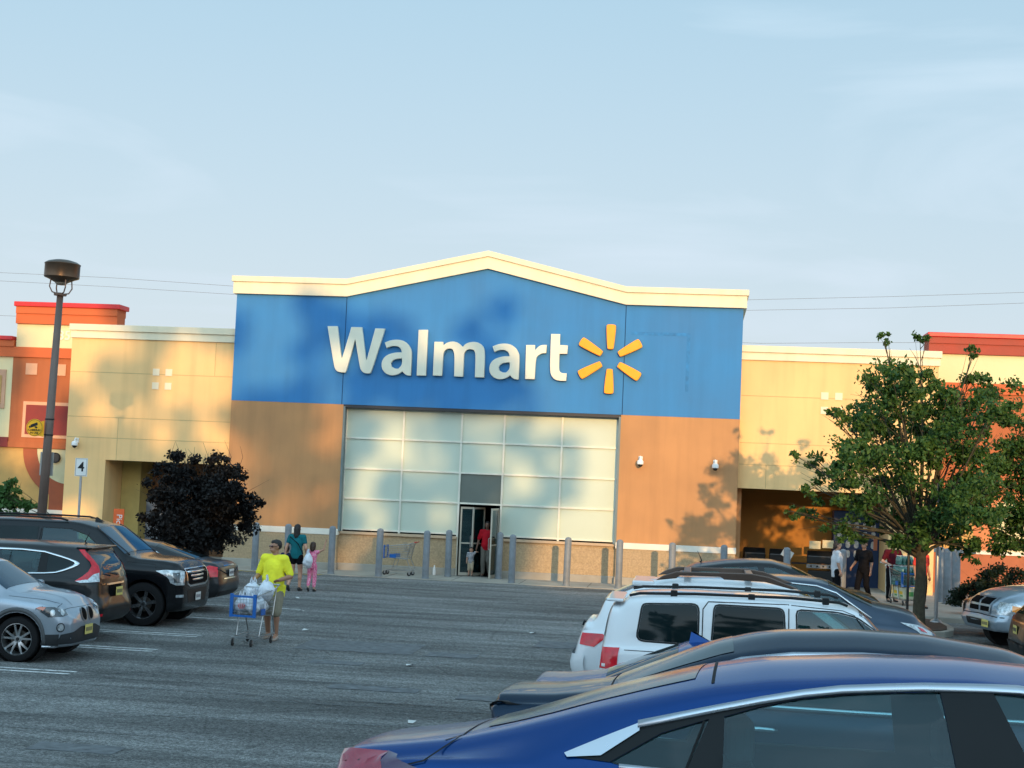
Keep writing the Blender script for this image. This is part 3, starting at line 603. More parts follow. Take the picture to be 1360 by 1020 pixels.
class Car:
    def __init__(s, name, label, x, y, z, rot, L, W, pm, top, belt, bot, plan, rw, crown, smr=.05, rf=None, rr=None, wheels=None, wr_=.34, cut=True, step=.06, infl=.55, group=None, cat='car'):
        s.L, s.W, s.pm = L, W, pm
        s.root = thing(name, label, cat, (x, y, z), rot, group); s.X, s.Y, s.Z, s.rot = x, y, z, rot
        xs = sorted(set([0, .012, .03, .06, .1, .15, L-.15, L-.1, L-.06, L-.03, L-.012, L]+[.2+(L-.4)*i/int((L-.4)/step) for i in range(int((L-.4)/step)+1)]))
        rings = []
        for X in xs:
            w = sm(plan, X, .03)*W/2; zb = lin(bot, X); zt = sm(top, X, smr); cr = sm(crown, X, .1)
            r_ = min(sm(rw, X, .08), w-.02); ze = zt-cr; zs = min(sm(belt, X, .06), ze-.055); zs = max(zs, zb+.2)
            h = zs-zb
            half = [(0, zb), (w*.55, zb), (w-.14, zb), (w-.05, zb+.03), (w-.012, zb+.13), (w-.004, zb+h*.42), (w, zb+h*.66), (w-.008, zs-.09), (w-.03, zs-.02), (w-.065, zs+.012),
                    (r_+(w-.065-r_)*.5+.012, zs+(ze-.045-zs)*.5), (r_, ze-.045), (r_-.045, ze-.012), (r_-.09, ze+.008), (r_*.55, zt-cr*.22), (r_*.25, zt-cr*.03), (0, zt)]
            P = half+[(-a, b) for a, b in half[-2:0:-1]]
            rings.append([(X, a, b) for a, b in chaikin(P, 2 if step < .08 else 1)])
        n = len(rings[0])
        def capr(R, sgn):
            out = []; c = Vector((R[0][0], 0, sum(p[2] for p in R)/n))
            for f, dx in ((.97, .012), (.88, .028), (.7, .04), (.45, .048), (.2, .05)):
                out.append([(p[0]+sgn*dx, p[1]*f, c.z+(p[2]-c.z)*f) for p in R])
            return out, (R[0][0]+sgn*.05, 0, c.z)
        ra, ca = capr(rings[0], -1); rb, cb_ = capr(rings[-1], 1)
        allr = ra[::-1]+rings+rb
        rf = rf or [(0, 0)]; rr = rr or [(0, 0)]
        def shift(p):
            x_, y_, z_ = p
            kf = max(0, min(1, (x_-(L-infl))/infl)); kr = max(0, min(1, (infl-x_)/infl))
            return (x_-lin(rf, z_)*kf*kf*(3-2*kf)+lin(rr, z_)*kr*kr*(3-2*kr), y_, z_)
        mb = MB(); vs = [shift(p) for R_ in allr for p in R_]
        fs = [(i*n+k, i*n+(k+1) % n, (i+1)*n+(k+1) % n, (i+1)*n+k) for i in range(len(allr)-1) for k in range(n)]
        o = len(vs); vs += [shift(ca), shift(cb_)]
        fs += [(k, o, (k+1) % n) for k in range(n)]+[((len(allr)-1)*n+k, (len(allr)-1)*n+(k+1) % n, o+1) for k in range(n)]
        mb.add(vs, fs)
        me = mb.mesh('body', [pm, inner], True)
        bm = bmesh.new(); bm.from_mesh(me)
        if bm.calc_volume(signed=True) < 0: bmesh.ops.reverse_faces(bm, faces=bm.faces[:]); bm.to_mesh(me)
        bm.free()
        s.body = link('body', me, s.root)
        bm = bmesh.new(); bm.from_mesh(me); s.bvh = BVHTree.FromBMesh(bm); bm.free()
        s.cutters = []; s.wheels = wheels or (.8, L-.85); s.wr = wr_
    def pl(s, pts, Y):
        """picture points on the vertical plane y=Y -> local (x, z)"""
        out = []
        for px, py in pts:
            p = at(px, py, Y); x = p.x-s.X; y = p.y-s.Y
            xl = x*cos(s.rot)+y*sin(s.rot); out.append((xl, p.z-s.Z))
        return out
    def proj(s, p, D):
        h = s.bvh.ray_cast(p+D*4, -D)
        if h[0] is None or (h[0]-p).dot(D) < -.4: h = s.bvh.find_nearest(p)
        return h[0], h[1]
    def decal(s, name, P3, D, m, off=.004, step=.06, parent=None, holes=None, thick=0):
        D = Vector(D).normalized(); P3 = [Vector(p) for p in P3]
        u = Vector((0, 0, 1)).cross(D); u = u.normalized() if u.length > .01 else Vector((0, 1, 0)); v = D.cross(u)
        bm = bmesh.new()
        vs = [bm.verts.new((p.dot(u), p.dot(v), 0)) for p in P3]
        try: bm.faces.new(vs)
        except Exception: bm.free(); return None
        bmesh.ops.triangulate(bm, faces=bm.faces[:])
        us = [v_.co.x for v_ in bm.verts]; vv = [v_.co.y for v_ in bm.verts]
        for ax, lo, hi in ((0, min(us), max(us)), (1, min(vv), max(vv))):
            t = lo+step
            while t < hi:
                co = Vector((t, 0, 0)) if ax == 0 else Vector((0, t, 0)); no = Vector((1, 0, 0)) if ax == 0 else Vector((0, 1, 0))
                bmesh.ops.bisect_plane(bm, geom=bm.verts[:]+bm.edges[:]+bm.faces[:], plane_co=co, plane_no=no); t += step
        ref = sum(P3, Vector())/len(P3); base = D*ref.dot(D)
        for q in bm.verts:
            p = u*q.co.x+v*q.co.y+base
            h, nn = s.proj(p, D); q.co = h+nn*off
        bmesh.ops.recalc_face_normals(bm, faces=bm.faces)
        if bm.faces and sum(f.normal.dot(D)*f.calc_area() for f in bm.faces) < 0: bmesh.ops.reverse_faces(bm, faces=bm.faces[:])
        me = bpy.data.meshes.new(name); bm.to_mesh(me); bm.free(); me.materials.append(m)
        me.polygons.foreach_set('use_smooth', [True]*len(me.polygons))
        return link(name, me, parent or s.root)
    def side(s, name, P, m, off=.004, both=True, cut=False, step=.06, shrink=0, parent=None, only=None):
        """outline in (x,z) laid on one or both flanks; cut=True opens the body behind it"""
        o = []
        for sg in ((1, -1) if both else (only or 1,)):
            q = s.decal(name, [(x, sg*.9, z) for x, z in P], (0, sg, 0), m, off, step, parent); o.append(q)
        if cut: s.cutters.append(('y', P))
        return o
    def ringstrip(s, name, outer, innerp, m, off=.006, both=True):
        """band between two same-length open or closed outlines on the flanks"""
        for sg in ((1, -1) if both else (1,)):
            mb = MB(); n = len(outer); vs = []
            for P in (outer, innerp):
                for x, z in P:
                    h, nn = s.proj(Vector((x, sg*.9, z)), Vector((0, sg, 0))); vs.append(h+nn*off)
            mb.add(vs, [(i, i+1, n+i+1, n+i) for i in range(n-1)])
            me = mb.mesh(name, m, True)
            ob = link(name, me, s.root); so_ = ob.modifiers.new('s', 'SOLIDIFY'); so_.thickness = .012; so_.offset = 0; bake(ob)
    def line(s, P, w=.006, D=None, name='panel_gap', m=None, off=.002, both=True, closed=False, parent=None):
        """thin line along a dense polyline, P in (x,z) flank coords, or 3D with D"""
        for sg in ((1, -1) if (both and D is None) else (1,)):
            d = Vector((0, sg, 0)) if D is None else Vector(D).normalized()
            Q = [Vector((p[0], sg*.9, p[1])) if D is None else Vector(p) for p in P]
            if closed: Q.append(Q[0])
            R = []
            for a, b in zip(Q, Q[1:]):
                k = max(1, int((b-a).length/.05)); R += [a.lerp(b, i/k) for i in range(k)]
            R.append(Q[-1])
            H = [s.proj(p, d) for p in R]; mb = MB(); vs = []
            for i, (h, nn) in enumerate(H):
                t = (H[min(i+1, len(H)-1)][0]-H[max(i-1, 0)][0]); c = nn.cross(t); c = c.normalized() if c.length > 1e-6 else Vector((0, 0, 1))
                vs += [h+nn*off+c*w/2, h+nn*off-c*w/2]
            mb.add(vs, [(2*i, 2*i+1, 2*i+3, 2*i+2) for i in range(len(H)-1)])
            obj(name, mb, m or seam_m, parent or s.root, fix=False)
    def tubeline(s, P, r, m, name, D=None, off=.01, both=True, parent=None, n=6):
        for sg in ((1, -1) if (both and D is None) else (1,)):
            d = Vector((0, sg, 0)) if D is None else Vector(D).normalized(); R = []
            Q = [Vector((p[0], sg*.9, p[1])) if D is None else Vector(p) for p in P]
            for a, b in zip(Q, Q[1:]):
                k = max(1, int((b-a).length/.06)); R += [a.lerp(b, i/k) for i in range(k)]
            R.append(Q[-1]); V = []
            for p in R: h, nn = s.proj(p, d); V.append(h+nn*off)
            mb = MB(); mb.tube(V, r, n); obj(name, mb, m, parent or s.root, smooth=True)
    def finish(s, arches=True, interior=False, liner=True):
        b = s.body
        bm = bmesh.new(); bm.from_mesh(b.data)
        def carve(P, ymin, nmin):
            xs_ = [p[0] for p in P]; zs_ = [p[1] for p in P]; x0, x1, z0, z1 = min(xs_)-.01, max(xs_)+.01, min(zs_)-.01, max(zs_)+.01
            def near(f):
                fx = [v.co.x for v in f.verts]; fz = [v.co.z for v in f.verts]; c = f.calc_center_median()
                return abs(c.y) > ymin and abs(f.normal.y) > nmin and max(fx) > x0 and min(fx) < x1 and max(fz) > z0 and min(fz) < z1
            n = len(P); cand = [f for f in bm.faces if near(f)]
            for i in range(n):
                a_, b_ = Vector((P[i][0], 0, P[i][1])), Vector((P[(i+1) % n][0], 0, P[(i+1) % n][1])); d = b_-a_
                if d.length < 1e-5: continue
                lo_x, hi_x = min(a_.x, b_.x)-.08, max(a_.x, b_.x)+.08; lo_z, hi_z = min(a_.z, b_.z)-.12, max(a_.z, b_.z)+.12
                fs = [f for f in cand if any(lo_x < v.co.x < hi_x and lo_z < v.co.z < hi_z for v in f.verts)]
                if not fs: continue
                ge = list({v for f in fs for v in f.verts})+list({e_ for f in fs for e_ in f.edges})+fs
                rr_ = bmesh.ops.bisect_plane(bm, geom=ge, plane_co=a_, plane_no=Vector((d.z, 0, -d.x)))
                cs_ = set(cand); cand = [f for f in cand if f.is_valid]+[g for g in rr_['geom'] if isinstance(g, bmesh.types.BMFace) and g.is_valid and g not in cs_]
            def inside(x, z):
                c = False; j = n-1
                for i in range(n):
                    if (P[i][1] > z) != (P[j][1] > z) and x < (P[j][0]-P[i][0])*(z-P[i][1])/(P[j][1]-P[i][1])+P[i][0]: c = not c
                    j = i
                return c
            kill = [f for f in bm.faces if abs(f.calc_center_median().y) > ymin and abs(f.normal.y) > nmin*.8 and inside(f.calc_center_median().x, f.calc_center_median().z)]
            bmesh.ops.delete(bm, geom=kill, context='FACES')
        for ax, P in s.cutters: carve(P, .3, .2)
        if arches:
            for wx in s.wheels:
                r = s.wr+.055; carve([(wx+r*cos(2*pi*k/24), s.wr+.01+r*sin(2*pi*k/24)) for k in range(24)], s.W/2-.32, -1)
        bm.normal_update(); bm.to_mesh(b.data); bm.free()
        so_ = b.modifiers.new('sol', 'SOLIDIFY'); so_.thickness = .014; so_.offset = -1; so_.material_offset = 1; so_.material_offset_rim = 1
        bake(b); b.data.polygons.foreach_set('use_smooth', [True]*len(b.data.polygons)); b.data.set_sharp_from_angle(angle=radians(50))
        if arches and liner:
            for wx in s.wheels:
                for sg in (1, -1):
                    r = s.wr+.05; m2 = MB(); y0, y1 = sg*(s.W/2-.34), sg*(s.W/2-.06)
                    m2.lathe([(.01, y0), (r, y0), (r, y1)], 28, Matrix.Translation((wx, 0, s.wr+.012)), 'y'); obj('wheel_well', m2, mat('wheel_well_black', (.008, .008, .008), .95), s.root)
        if interior: s.interior(*interior)
    def interior(s, x0, x1, zf, zb):
        mb = MB(); mb.box(x0, x1, -s.W/2+.1, s.W/2-.1, zf-.05, zf); obj('cabin_floor', mb, inner, s.root)
        for x in (x1-.95, x1-1.85):
            if x < x0+.3: continue
            for y in (-.38, .38):
                mb = MB(); mb.box(x-.25, x+.28, y-.25, y+.25, zf, zf+.3)
                mb.box(x-.36, x-.2, y-.24, y+.24, zf+.2, zb, Matrix.Translation((0, 0, 0)))
                o = obj('seat', mb, seat_m, s.root); bevel_bake(o, .05, 3); o.data.polygons.foreach_set('use_smooth', [True]*len(o.data.polygons))
                mb = MB(); mb.box(x-.35, x-.24, y-.13, y+.13, zb+.03, zb+.21); o2 = obj('headrest', mb, seat_m, o); bevel_bake(o2, .04, 3)
        mb = MB(); mb.box(x1-.35, x1, -s.W/2+.16, s.W/2-.16, zf+.3, zb-.12); o = obj('dashboard', mb, inner, s.root); bevel_bake(o, .05, 2)
        mb = MB(); mb.lathe([(.17+.014*cos(t), .014*sin(t)) for t in [2*pi*k/8 for k in range(9)]], 24, Matrix.Translation((x1-.52, .38, zb-.06))@Matrix.Rotation(radians(65), 4, 'Y')); obj('steering_wheel', mb, black_p, s.root)
    def wheel(s, wx, sg, style='split', rimm=alloy, rr=.62):
        r = s.wr; yc = sg*(s.W/2-.13); o = sg
        mb = MB(); mb.lathe([(.001, .0), (.13, .0), (.14, -.01), (.14, -.03)], 24, Matrix.Rotation(0 if sg > 0 else pi, 4, 'Z'), 'y')
        w = obj('wheel', mb, mat('brake_disc', (.12, .11, .1), .5, metal=.8), s.root); w.location = (wx, yc, r)
        mb = MB(); T = .105
        prof = [(r*rr, -T), (r*.8, -T-.004), (r*.95, -T*.9), (r, -T*.6), (r, T*.6), (r*.95, T*.92), (r*.86, T+.006), (r*rr+.012, T), (r*rr, T-.012)]
        mb.lathe(prof, 40, None, 'y'); obj('tyre', mb, tyre_m, w, smooth=40)
        mb = MB(); R = r*rr
        mb.lathe([(R+.006, o*.098), (R-.008, o*.1), (R-.02, o*.07), (R-.03, -o*.08)], 40, None, 'y')
        def spoke(a, w0, w1, r0, r1, y0, y1, skew=0):
            c, s_ = cos(a), sin(a); d = Vector((c, 0, s_)); t = Vector((-s_, 0, c)); Y = Vector((0, o, 0))
            vs = []
            for rr_, ww, yy, sk in ((r0, w0, y0, 0), ((r0+r1)/2, (w0+w1)/2, (y0+y1)/2+.012, skew*.5), (r1, w1, y1, skew)):
                for k, dy in ((-1, 0), (1, 0), (1, -.025), (-1, -.025)): vs.append(d*rr_+t*(k*ww/2+sk)+Y*(yy+dy))
            mb.add(vs, [(a_+k, a_+(k+1) % 4, a_+4+(k+1) % 4, a_+4+k) for a_ in (0, 4) for k in range(4)]+[(0, 3, 2, 1), (8, 9, 10, 11)])
        if style == 'split':
            for k in range(5):
                a = 2*pi*k/5+.3
                for q in (-1, 1): spoke(a+q*.13, .035, .028, .05, R-.012, .055, .07, q*.028)
        elif style == 'six':
            for k in range(6): spoke(2*pi*k/6+.25, .05, .075, .05, R-.012, .045, .075)
        elif style == 'ten':
            for k in range(10): spoke(2*pi*k/10, .03, .024, .05, R-.012, .05, .07)
        else:
            for k in range(5): spoke(2*pi*k/5+.3, .07, .06, .05, R-.012, .05, .07)
        mb.lathe([(.001, o*.062), (.05, o*.06), (.062, o*.045), (.062, o*.0)], 20, None, 'y')
        obj('rim', mb, rimm, w, smooth=35)
        mb = MB(); mb.lathe([(.001, o*.066), (.028, o*.064), (.03, o*.055)], 16, None, 'y'); obj('centre_cap', mb, black_p, w)
    def all_wheels(s, style='split', rimm=alloy, rr=.62):
        for wx in s.wheels:
            for sg in (1, -1): s.wheel(wx, sg, style, rimm, rr)
    def mirror(s, x, z, m=None, k=1.0):
        for sg in (1, -1):
            h, nn = s.proj(Vector((x, sg*.9, z-.03)), Vector((0, sg, 0)))
            mb = MB(); mb.box(-.06, .07, -.1, .1, -.065, .065); o = obj('wing_mirror', mb, m or s.pm, s.root); bevel_bake(o, .05, 4); o.data.polygons.foreach_set('use_smooth', [True]*len(o.data.polygons))
            o.location = (x, h.y+sg*.15, z+.03); o.scale = (k, k, k)
            mb = MB(); mb.tube([(0, -sg*.16, -.06), (0, -sg*.05, -.04)], .02); obj('mirror_arm', mb, black_p, o)
    def handle(s, x, z, m=None, L_=.2):
        for sg in (1, -1):
            h, nn = s.proj(Vector((x, sg*.9, z)), Vector((0, sg, 0)))
            mb = MB(); y = h.y; mb.tube([(x-L_/2, y, z), (x-L_/2+.03, y+sg*.03, z+.003), (x, y+sg*.036, z+.005), (x+L_/2-.03, y+sg*.03, z+.003), (x+L_/2, y, z)], [.008, .013, .014, .013, .008]); obj('door_handle', mb, m or s.pm, s.root, smooth=True)
    def plate(s, x, y, z, front=True, m=plate_y, w=.3, h=.15, text=None):
        sg = 1 if front else -1
        mb = MB(); mb.box(x-.004, x+.004, y-w/2, y+w/2, z-h/2, z+h/2); o = obj('license_plate', mb, m, s.root); bevel_bake(o, .003, 1)
        mb = MB()
        for i in range(6):
            yy = y-w*.36+i*w*.72/5
            mb.box(x+sg*.004, x+sg*.006, yy-.012, yy+.012, z-.03, z+.032)
        obj('plate_characters', mb, mat('plate_ink', (.03, .03, .06), .6), o)
    def antenna(s, x, z=None, fin=True, m=None):
        h, nn = s.proj(Vector((x, 0, 1)), Vector((0, 0, 1)))
        mb = MB()
        if fin:
            mb.add([h+Vector(q)*fin for q in ((.11, 0, -.01), (-.09, .03, -.01), (-.09, -.03, -.01), (-.075, 0, .075), (-.05, 0, .078))], [(0, 1, 3, 4), (0, 4, 3, 2), (1, 2, 3), (0, 2, 1)])
        else:
            mb.tube([h, h+Vector((.03, 0, .03)), h+Vector((-.05, 0, .2))], [.02, .012, .003])
        obj('antenna', mb, m or s.pm, s.root, smooth=30)
    def wiper_cowl(s): pass
def squash(c, x0, k):
    """shorten the overhang beyond x0"""
    def walk(o, off):
        if o.type == 'MESH':
            for v in o.data.vertices:
                x = v.co.x+off
                if x > x0: v.co.x = x0+(x-x0)*k-off
        for ch in o.children: walk(ch, off+ch.location.x)
    bpy.context.view_layer.update()
    for ch in c.root.children:
        if ch.name.startswith(('wheel',)): continue
        if ch.location.x > x0: ch.location.x = x0+(ch.location.x-x0)*k
        else: walk(ch, ch.location.x)
def off_poly(P, d):
    """shrink a closed outline by d (centroid-aware normal offset)"""
    n = len(P); A = sum(P[i][0]*P[(i+1) % n][1]-P[(i+1) % n][0]*P[i][1] for i in range(n)); sg = 1 if A > 0 else -1; out = []
    for i in range(n):
        a, b, c = Vector(P[i-1]), Vector(P[i]), Vector(P[(i+1) % n]); t1 = (b-a).normalized(); t2 = (c-b).normalized()
        n1 = Vector((-t1.y, t1.x)); n2 = Vector((-t2.y, t2.x)); q = (n1+n2); q = q/max(q.length_squared/2, .35)
        r = b+q*d*sg; out.append((r.x, r.y))
    return out

# ---- 1. bright blue fastback sedan, nearest
blue = paint('blue_paint', (.0, .045, .20), .5, .22, coat=.25, dust=.08)
A = Car('parked_car', 'bright blue fastback sedan with silver window trim, closest to the viewer', -1.25, 6.42, 1.04, 0, 4.88, 1.86, blue,
    top=[(-.15, 1.035), (-.02, 1.05), (.04, 1.065), (.2, 1.09), (.4, 1.125), (.6, 1.185), (.9, 1.29), (1.13, 1.36), (1.35, 1.42), (1.55, 1.458), (1.95, 1.49), (2.3, 1.50), (2.65, 1.48), (3.0, 1.37), (3.95, 1.0), (4.3, .94), (4.75, .78), (4.9, .66)],
    belt=[(0, 1.0), (.6, 1.03), (1, 1.035), (2, 1.03), (3.3, .97), (4, .9), (4.88, .62)], bot=[(0, .3), (.5, .2), (4.4, .18), (4.88, .22)],
    plan=[(0, .80), (.06, .86), (.2, .92), (.6, .98), (1.2, 1), (3.6, 1), (4.4, .93), (4.7, .84), (4.88, .7)],
    rw=[(0, .72), (.4, .74), (1.0, .72), (1.5, .72), (2.5, .72), (3.1, .70), (3.95, .72), (4.8, .6)], crown=[(0, .025), (.4, .035), (.9, .06), (1.5, .085), (3, .085), (4, .05), (4.88, .06)],
    rr=[(.3, .02), (.7, -.03), (.9, -.02), (.98, 0)], rf=[(.2, .05), (.5, 0), (.8, .15)], wheels=(1.02, 3.86), wr_=.34, step=.05, infl=.4)
dlo = [(x, z-.008) for x, z in A.pl([(752, 991), (848, 954), (950, 934), (1010, 923), (1069, 914), (1120, 909), (1179, 907), (1230, 906), (1280, 907), (1320, 908), (1360, 910)], 5.7)]
xs_t = [p[0] for p in dlo]
dtop = dlo+[(2.85, 1.34), (3.15, 1.25), (3.6, 1.08), (3.75, 1.0)]
low = [(3.75, .985), (3.0, 1.0), (2.0, 1.015), (1.2, 1.03), (.80, 1.062)]
A.ringstrip('window_trim', dtop[1:], [(x, z-.024) for x, z in dtop[1:-1]]+[(3.70, 1.0)], satin)
A.ringstrip('window_trim', [(3.75, .985), (3.0, 1.0), (2.0, 1.015), (1.2, 1.03), (1.02, 1.038)], [(3.75, .998), (3.0, 1.014), (2.0, 1.029), (1.2, 1.044), (1.02, 1.05)], satin)
A.side('window_trim', [(x, z-.008) for x, z in A.pl([(752, 994), (800, 975), (850, 956), (850, 966), (800, 997), (756, 999)], 5.7)], satin, off=.008)
fr = [(x, z-.016) for x, z in dtop[1:-1]]
dark_frame = [(.86, 1.066)]+fr+[(3.7, 1.0), (3.0, 1.015), (2.0, 1.03), (1.2, 1.045)]
qg = [(x, z-.008) for x, z in A.pl([(812, 1003), (879, 967), (942, 949), (905, 1040)], 5.72)]; qg = [qg[0], qg[1], qg[2], (1.26, 1.05), (1.02, 1.052)]
rd = [(x, z-.008) for x, z in A.pl([(962, 946), (1010, 933), (1069, 922), (1150, 916), (1251, 914), (1272, 1019)], 5.72)]; rd = [(1.385, 1.06)]+rd[:-1]+[(2.2, 1.06)]
fd = [(x, z-.008) for x, z in A.pl([(1322, 916), (1360, 920)], 5.72)]; fd = [fd[0], (2.55, fd[1][1]-.005), (2.85, 1.32), (3.12, 1.23), (3.55, 1.04), (2.48, 1.06)]
# black surround pieces between the glass
def between(c, outer, holes, m, y):
    bmesh_outer = outer
    me = curve_mesh([outer]+holes, 0)
    bm = bmesh.new(); bm.from_mesh(me)
    bmesh.ops.triangulate(bm, faces=bm.faces[:])
    xs_ = [v.co.x for v in bm.verts]; zs_ = [v.co.y for v in bm.verts]
    for ax, lo, hi in ((0, min(xs_), max(xs_)), (1, min(zs_), max(zs_))):
        t = lo+.06
        while t < hi:
            bmesh.ops.bisect_plane(bm, geom=bm.verts[:]+bm.edges[:]+bm.faces[:], plane_co=(t, 0, 0) if ax == 0 else (0, t, 0), plane_no=(1, 0, 0) if ax == 0 else (0, 1, 0)); t += .06
    base = [v.co.copy() for v in bm.verts]
    for sg in (1, -1):
        b2 = bm.copy(); b2.verts.ensure_lookup_table()
        for v, co in zip(b2.verts, base):
            h, nn = c.proj(Vector((co.x, sg*.9, co.y)), Vector((0, sg, 0))); v.co = h+nn*.003
        bmesh.ops.recalc_face_normals(b2, faces=b2.faces)
        m_ = bpy.data.meshes.new('window_surround'); b2.to_mesh(m_); b2.free(); m_.materials.append(m); m_.polygons.foreach_set('use_smooth', [True]*len(m_.polygons)); link('window_surround', m_, c.root)
    bm.free()
frame_m = mat('frame_black', (.01, .011, .012), .4, spec=.2)
between(A, dark_frame, [qg, rd, fd], frame_m, 0)
for P in (qg, rd, fd): A.side('window', P, g_clear, off=-.004, cut=True)
A.line([(1.325, 1.262), (1.31, 1.2), (1.255, 1.05), (1.2, .9), (1.35, .6), (1.4, .4)], .008)
A.line([(2.27, 1.40), (2.30, 1.2), (2.36, 1.0), (2.38, .4)], .009)
# rear glass, boot, lamps
def band_top(c, pts_r, pts_l=None): pass
A.decal('rear_window', [(.50, -.52, 1.1), (.50, .52, 1.1), (.75, .55, 1.2), (1.28, .50, 1.35), (1.33, 0, 1.36), (1.28, -.50, 1.35), (.75, -.55, 1.2)], (0, 0, 1), mat('rear_glass_dark', (.035, .05, .055), .16, spec=.8), .003)
A.line([(1.345, -.61, 1), (1.36, -.3, 1), (1.37, 0, 1), (1.36, .3, 1), (1.345, .61, 1)], .012, D=(0, 0, 1))
A.line([(.42, -.60, 1), (.36, -.66, 1)], .01, D=(0, 0, 1)); A.line([(.42, .60, 1), (.36, .66, 1)], .01, D=(0, 0, 1))
A.line([(.42, -.60, 1), (.47, 0, 1), (.42, .60, 1)], .01, D=(0, 0, 1))
A.line([(.42, 1.10), (.36, 1.055), (.31, 1.015), (.24, .995)], .008, off=.008)
for sg in (1, -1):
    A.decal('tail_light', [(-.03, sg*.62, 1.02), (.10, sg*.82, 1.03), (.20, sg*.89, .90), (.16, sg*.88, .83), (-.03, sg*.62, .83)], (-.5, sg*.85, .05), lamp_p, .02, step=.03)
    A.decal('tail_light', [(-.03, sg*.30, .99), (-.03, sg*.60, 1.005), (-.03, sg*.60, .86), (-.03, sg*.30, .88)], (-1, 0, 0), lamp_r, .006)
    A.decal('lamp_band', [(.10, sg*.82, 1.032), (.36, sg*.92, .967), (.30, sg*.92, .88), (.20, sg*.89, .90)], (-.45, sg*.9, .05), mat('lamp_violet', (.05, .01, .06), .15, coat=1), .02, step=.03)
A.plate(-.075, 0, .7, False, plate_y)
for sg in (1, -1):
    A.decal('headlight', [(4.5, sg*.8, .74), (4.86, sg*.45, .66), (4.86, sg*.45, .58), (4.5, sg*.85, .62)], (.6, sg*.8, 0), lamp_c)
A.decal('grille', [(4.9, -.55, .6), (4.9, .55, .6), (4.9, .5, .34), (4.9, -.5, .34)], (1, 0, 0), gloss_b)
A.decal('windshield', [(3.02, -.56, 1.3), (3.02, .56, 1.3), (3.85, .68, 1.05), (3.85, -.68, 1.05)], (0, 0, 1), g_dark)
A.handle(1.5, .9); A.handle(2.5, .9); A.mirror(3.45, 1.0)
A.finish(arches=True, interior=(.9, 3.6, .45, 1.02)); A.all_wheels('ten')
A.root.location = (-1.25, 6.33, .965); A.root.rotation_euler = (-.10, 0, 0)

# ---- 2. deep blue sedan with squared boot
blue2 = paint('dark_blue_paint', (.001, .016, .04), .5, .25, coat=.3, dust=.08)
B = Car('parked_car', 'dark blue grey sedan with squared boot, directly behind the nearest bright blue car', -1.15, 9.85, .90, 0, 4.9, 1.86, blue2,
    top=[(-.07, .955), (.0, .97), (.3, .99), (.62, 1.04), (.81, 1.12), (1.1, 1.245), (1.26, 1.31), (1.48, 1.37), (1.66, 1.40), (2.1, 1.425), (2.5, 1.42), (2.99, 1.36), (3.2, 1.29), (4.0, .95), (4.9, .72)],
    belt=[(0, .91), (1, .95), (3, .93), (4, .86), (4.9, .6)], bot=[(0, .3), (.5, .2), (4.4, .18), (4.9, .25)],
    plan=[(0, .9), (.06, .93), (.3, .97), (1, 1), (3.6, 1), (4.4, .93), (4.9, .72)],
    rw=[(0, .80), (.5, .76), (1.2, .60), (1.7, .58), (2.8, .58), (3.1, .6), (4, .75), (4.9, .6)], crown=[(0, .03), (.6, .05), (1.5, .10), (3, .10), (4, .05), (4.9, .05)],
    rr=[(.3, .06), (.6, .02), (.86, -.03), (.9, 0)], wheels=(1.0, 3.9), infl=.3, smr=.035)
dB = [(.95, 1.0), (1.15, 1.13), (1.4, 1.22), (1.7, 1.265), (2.1, 1.285), (2.5, 1.28), (2.9, 1.23), (3.3, 1.1), (3.6, .97)]
B.ringstrip('window_trim', dB, [(.99, .995)]+[(x, z-.02) for x, z in dB[1:-1]]+[(3.55, .97)], satin)
B.side('window', [(1.0, .985)]+[(x, z-.022) for x, z in dB[1:-1]]+[(3.5, .97), (2, .975)], g_dark)
B.tubeline([(1.0, .965), (2, .955), (3.4, .955)], .014, satin, 'belt_trim', off=.008); B.handle(1.5, .84, satin); B.handle(2.55, .84, satin)
B.line([(2.3, 1.27), (2.33, .95), (2.35, .4)], .02, off=.006); B.line([(1.35, 1.2), (1.3, .95), (1.3, .5)], .012, off=.006)
B.decal('rear_window', [(.68, -.6, 1), (.68, .6, 1), (1.36, .5, 1.2), (1.36, -.5, 1.2)], (0, 0, 1), mat('rear_glass_dark', (.03, .05, .05), .05))
B.line([(.64, -.72, 1), (.66, 0, 1), (.64, .72, 1)], .012, D=(0, 0, 1))
for sg in (1, -1): B.decal('tail_light', [(-.02, sg*.50, .72), (-.02, sg*.78, .72), (-.02, sg*.78, .56), (-.02, sg*.50, .56)], (-1, 0, 0), lamp_r)
B.plate(-.06, 0, .62, False); B.finish(arches=True); B.all_wheels('five')
B.root.location = (-1.09, 9.77, .835); B.root.rotation_euler = (-.08, 0, 0)
# ---- 3. blue sedan whose fin antenna and tail tip show
Cc = Car('parked_car', 'blue sedan mostly hidden, with a bright blue fin antenna beside the white wagon', -1.5, 15.9, .0, 0, 4.7, 1.82, blue,
    top=[(-.02, 1.06), (.03, 1.09), (.3, 1.11), (.65, 1.17), (1.1, 1.36), (1.5, 1.52), (2.2, 1.56), (2.7, 1.53), (3.0, 1.44), (3.8, 1.05), (4.7, .78)],
    belt=[(0, 1.0), (1, 1.02), (3, .98), (4, .9), (4.7, .6)], bot=[(0, .3), (.5, .2), (4.2, .18), (4.7, .25)],
    plan=[(0, .8), (.06, .86), (.3, .94), (1, 1), (3.4, 1), (4.2, .93), (4.7, .72)],
    rw=[(0, .72), (.6, .66), (1.5, .56), (2.8, .56), (3.1, .6), (3.9, .72), (4.7, .6)], crown=[(0, .025), (.6, .04), (1.5, .06), (3, .06), (3.8, .05), (4.7, .05)],
    rr=[(.3, .12), (.8, .08), (1.0, .05), (1.09, -.04)], wheels=(.95, 3.75), infl=.3, smr=.03, step=.09)
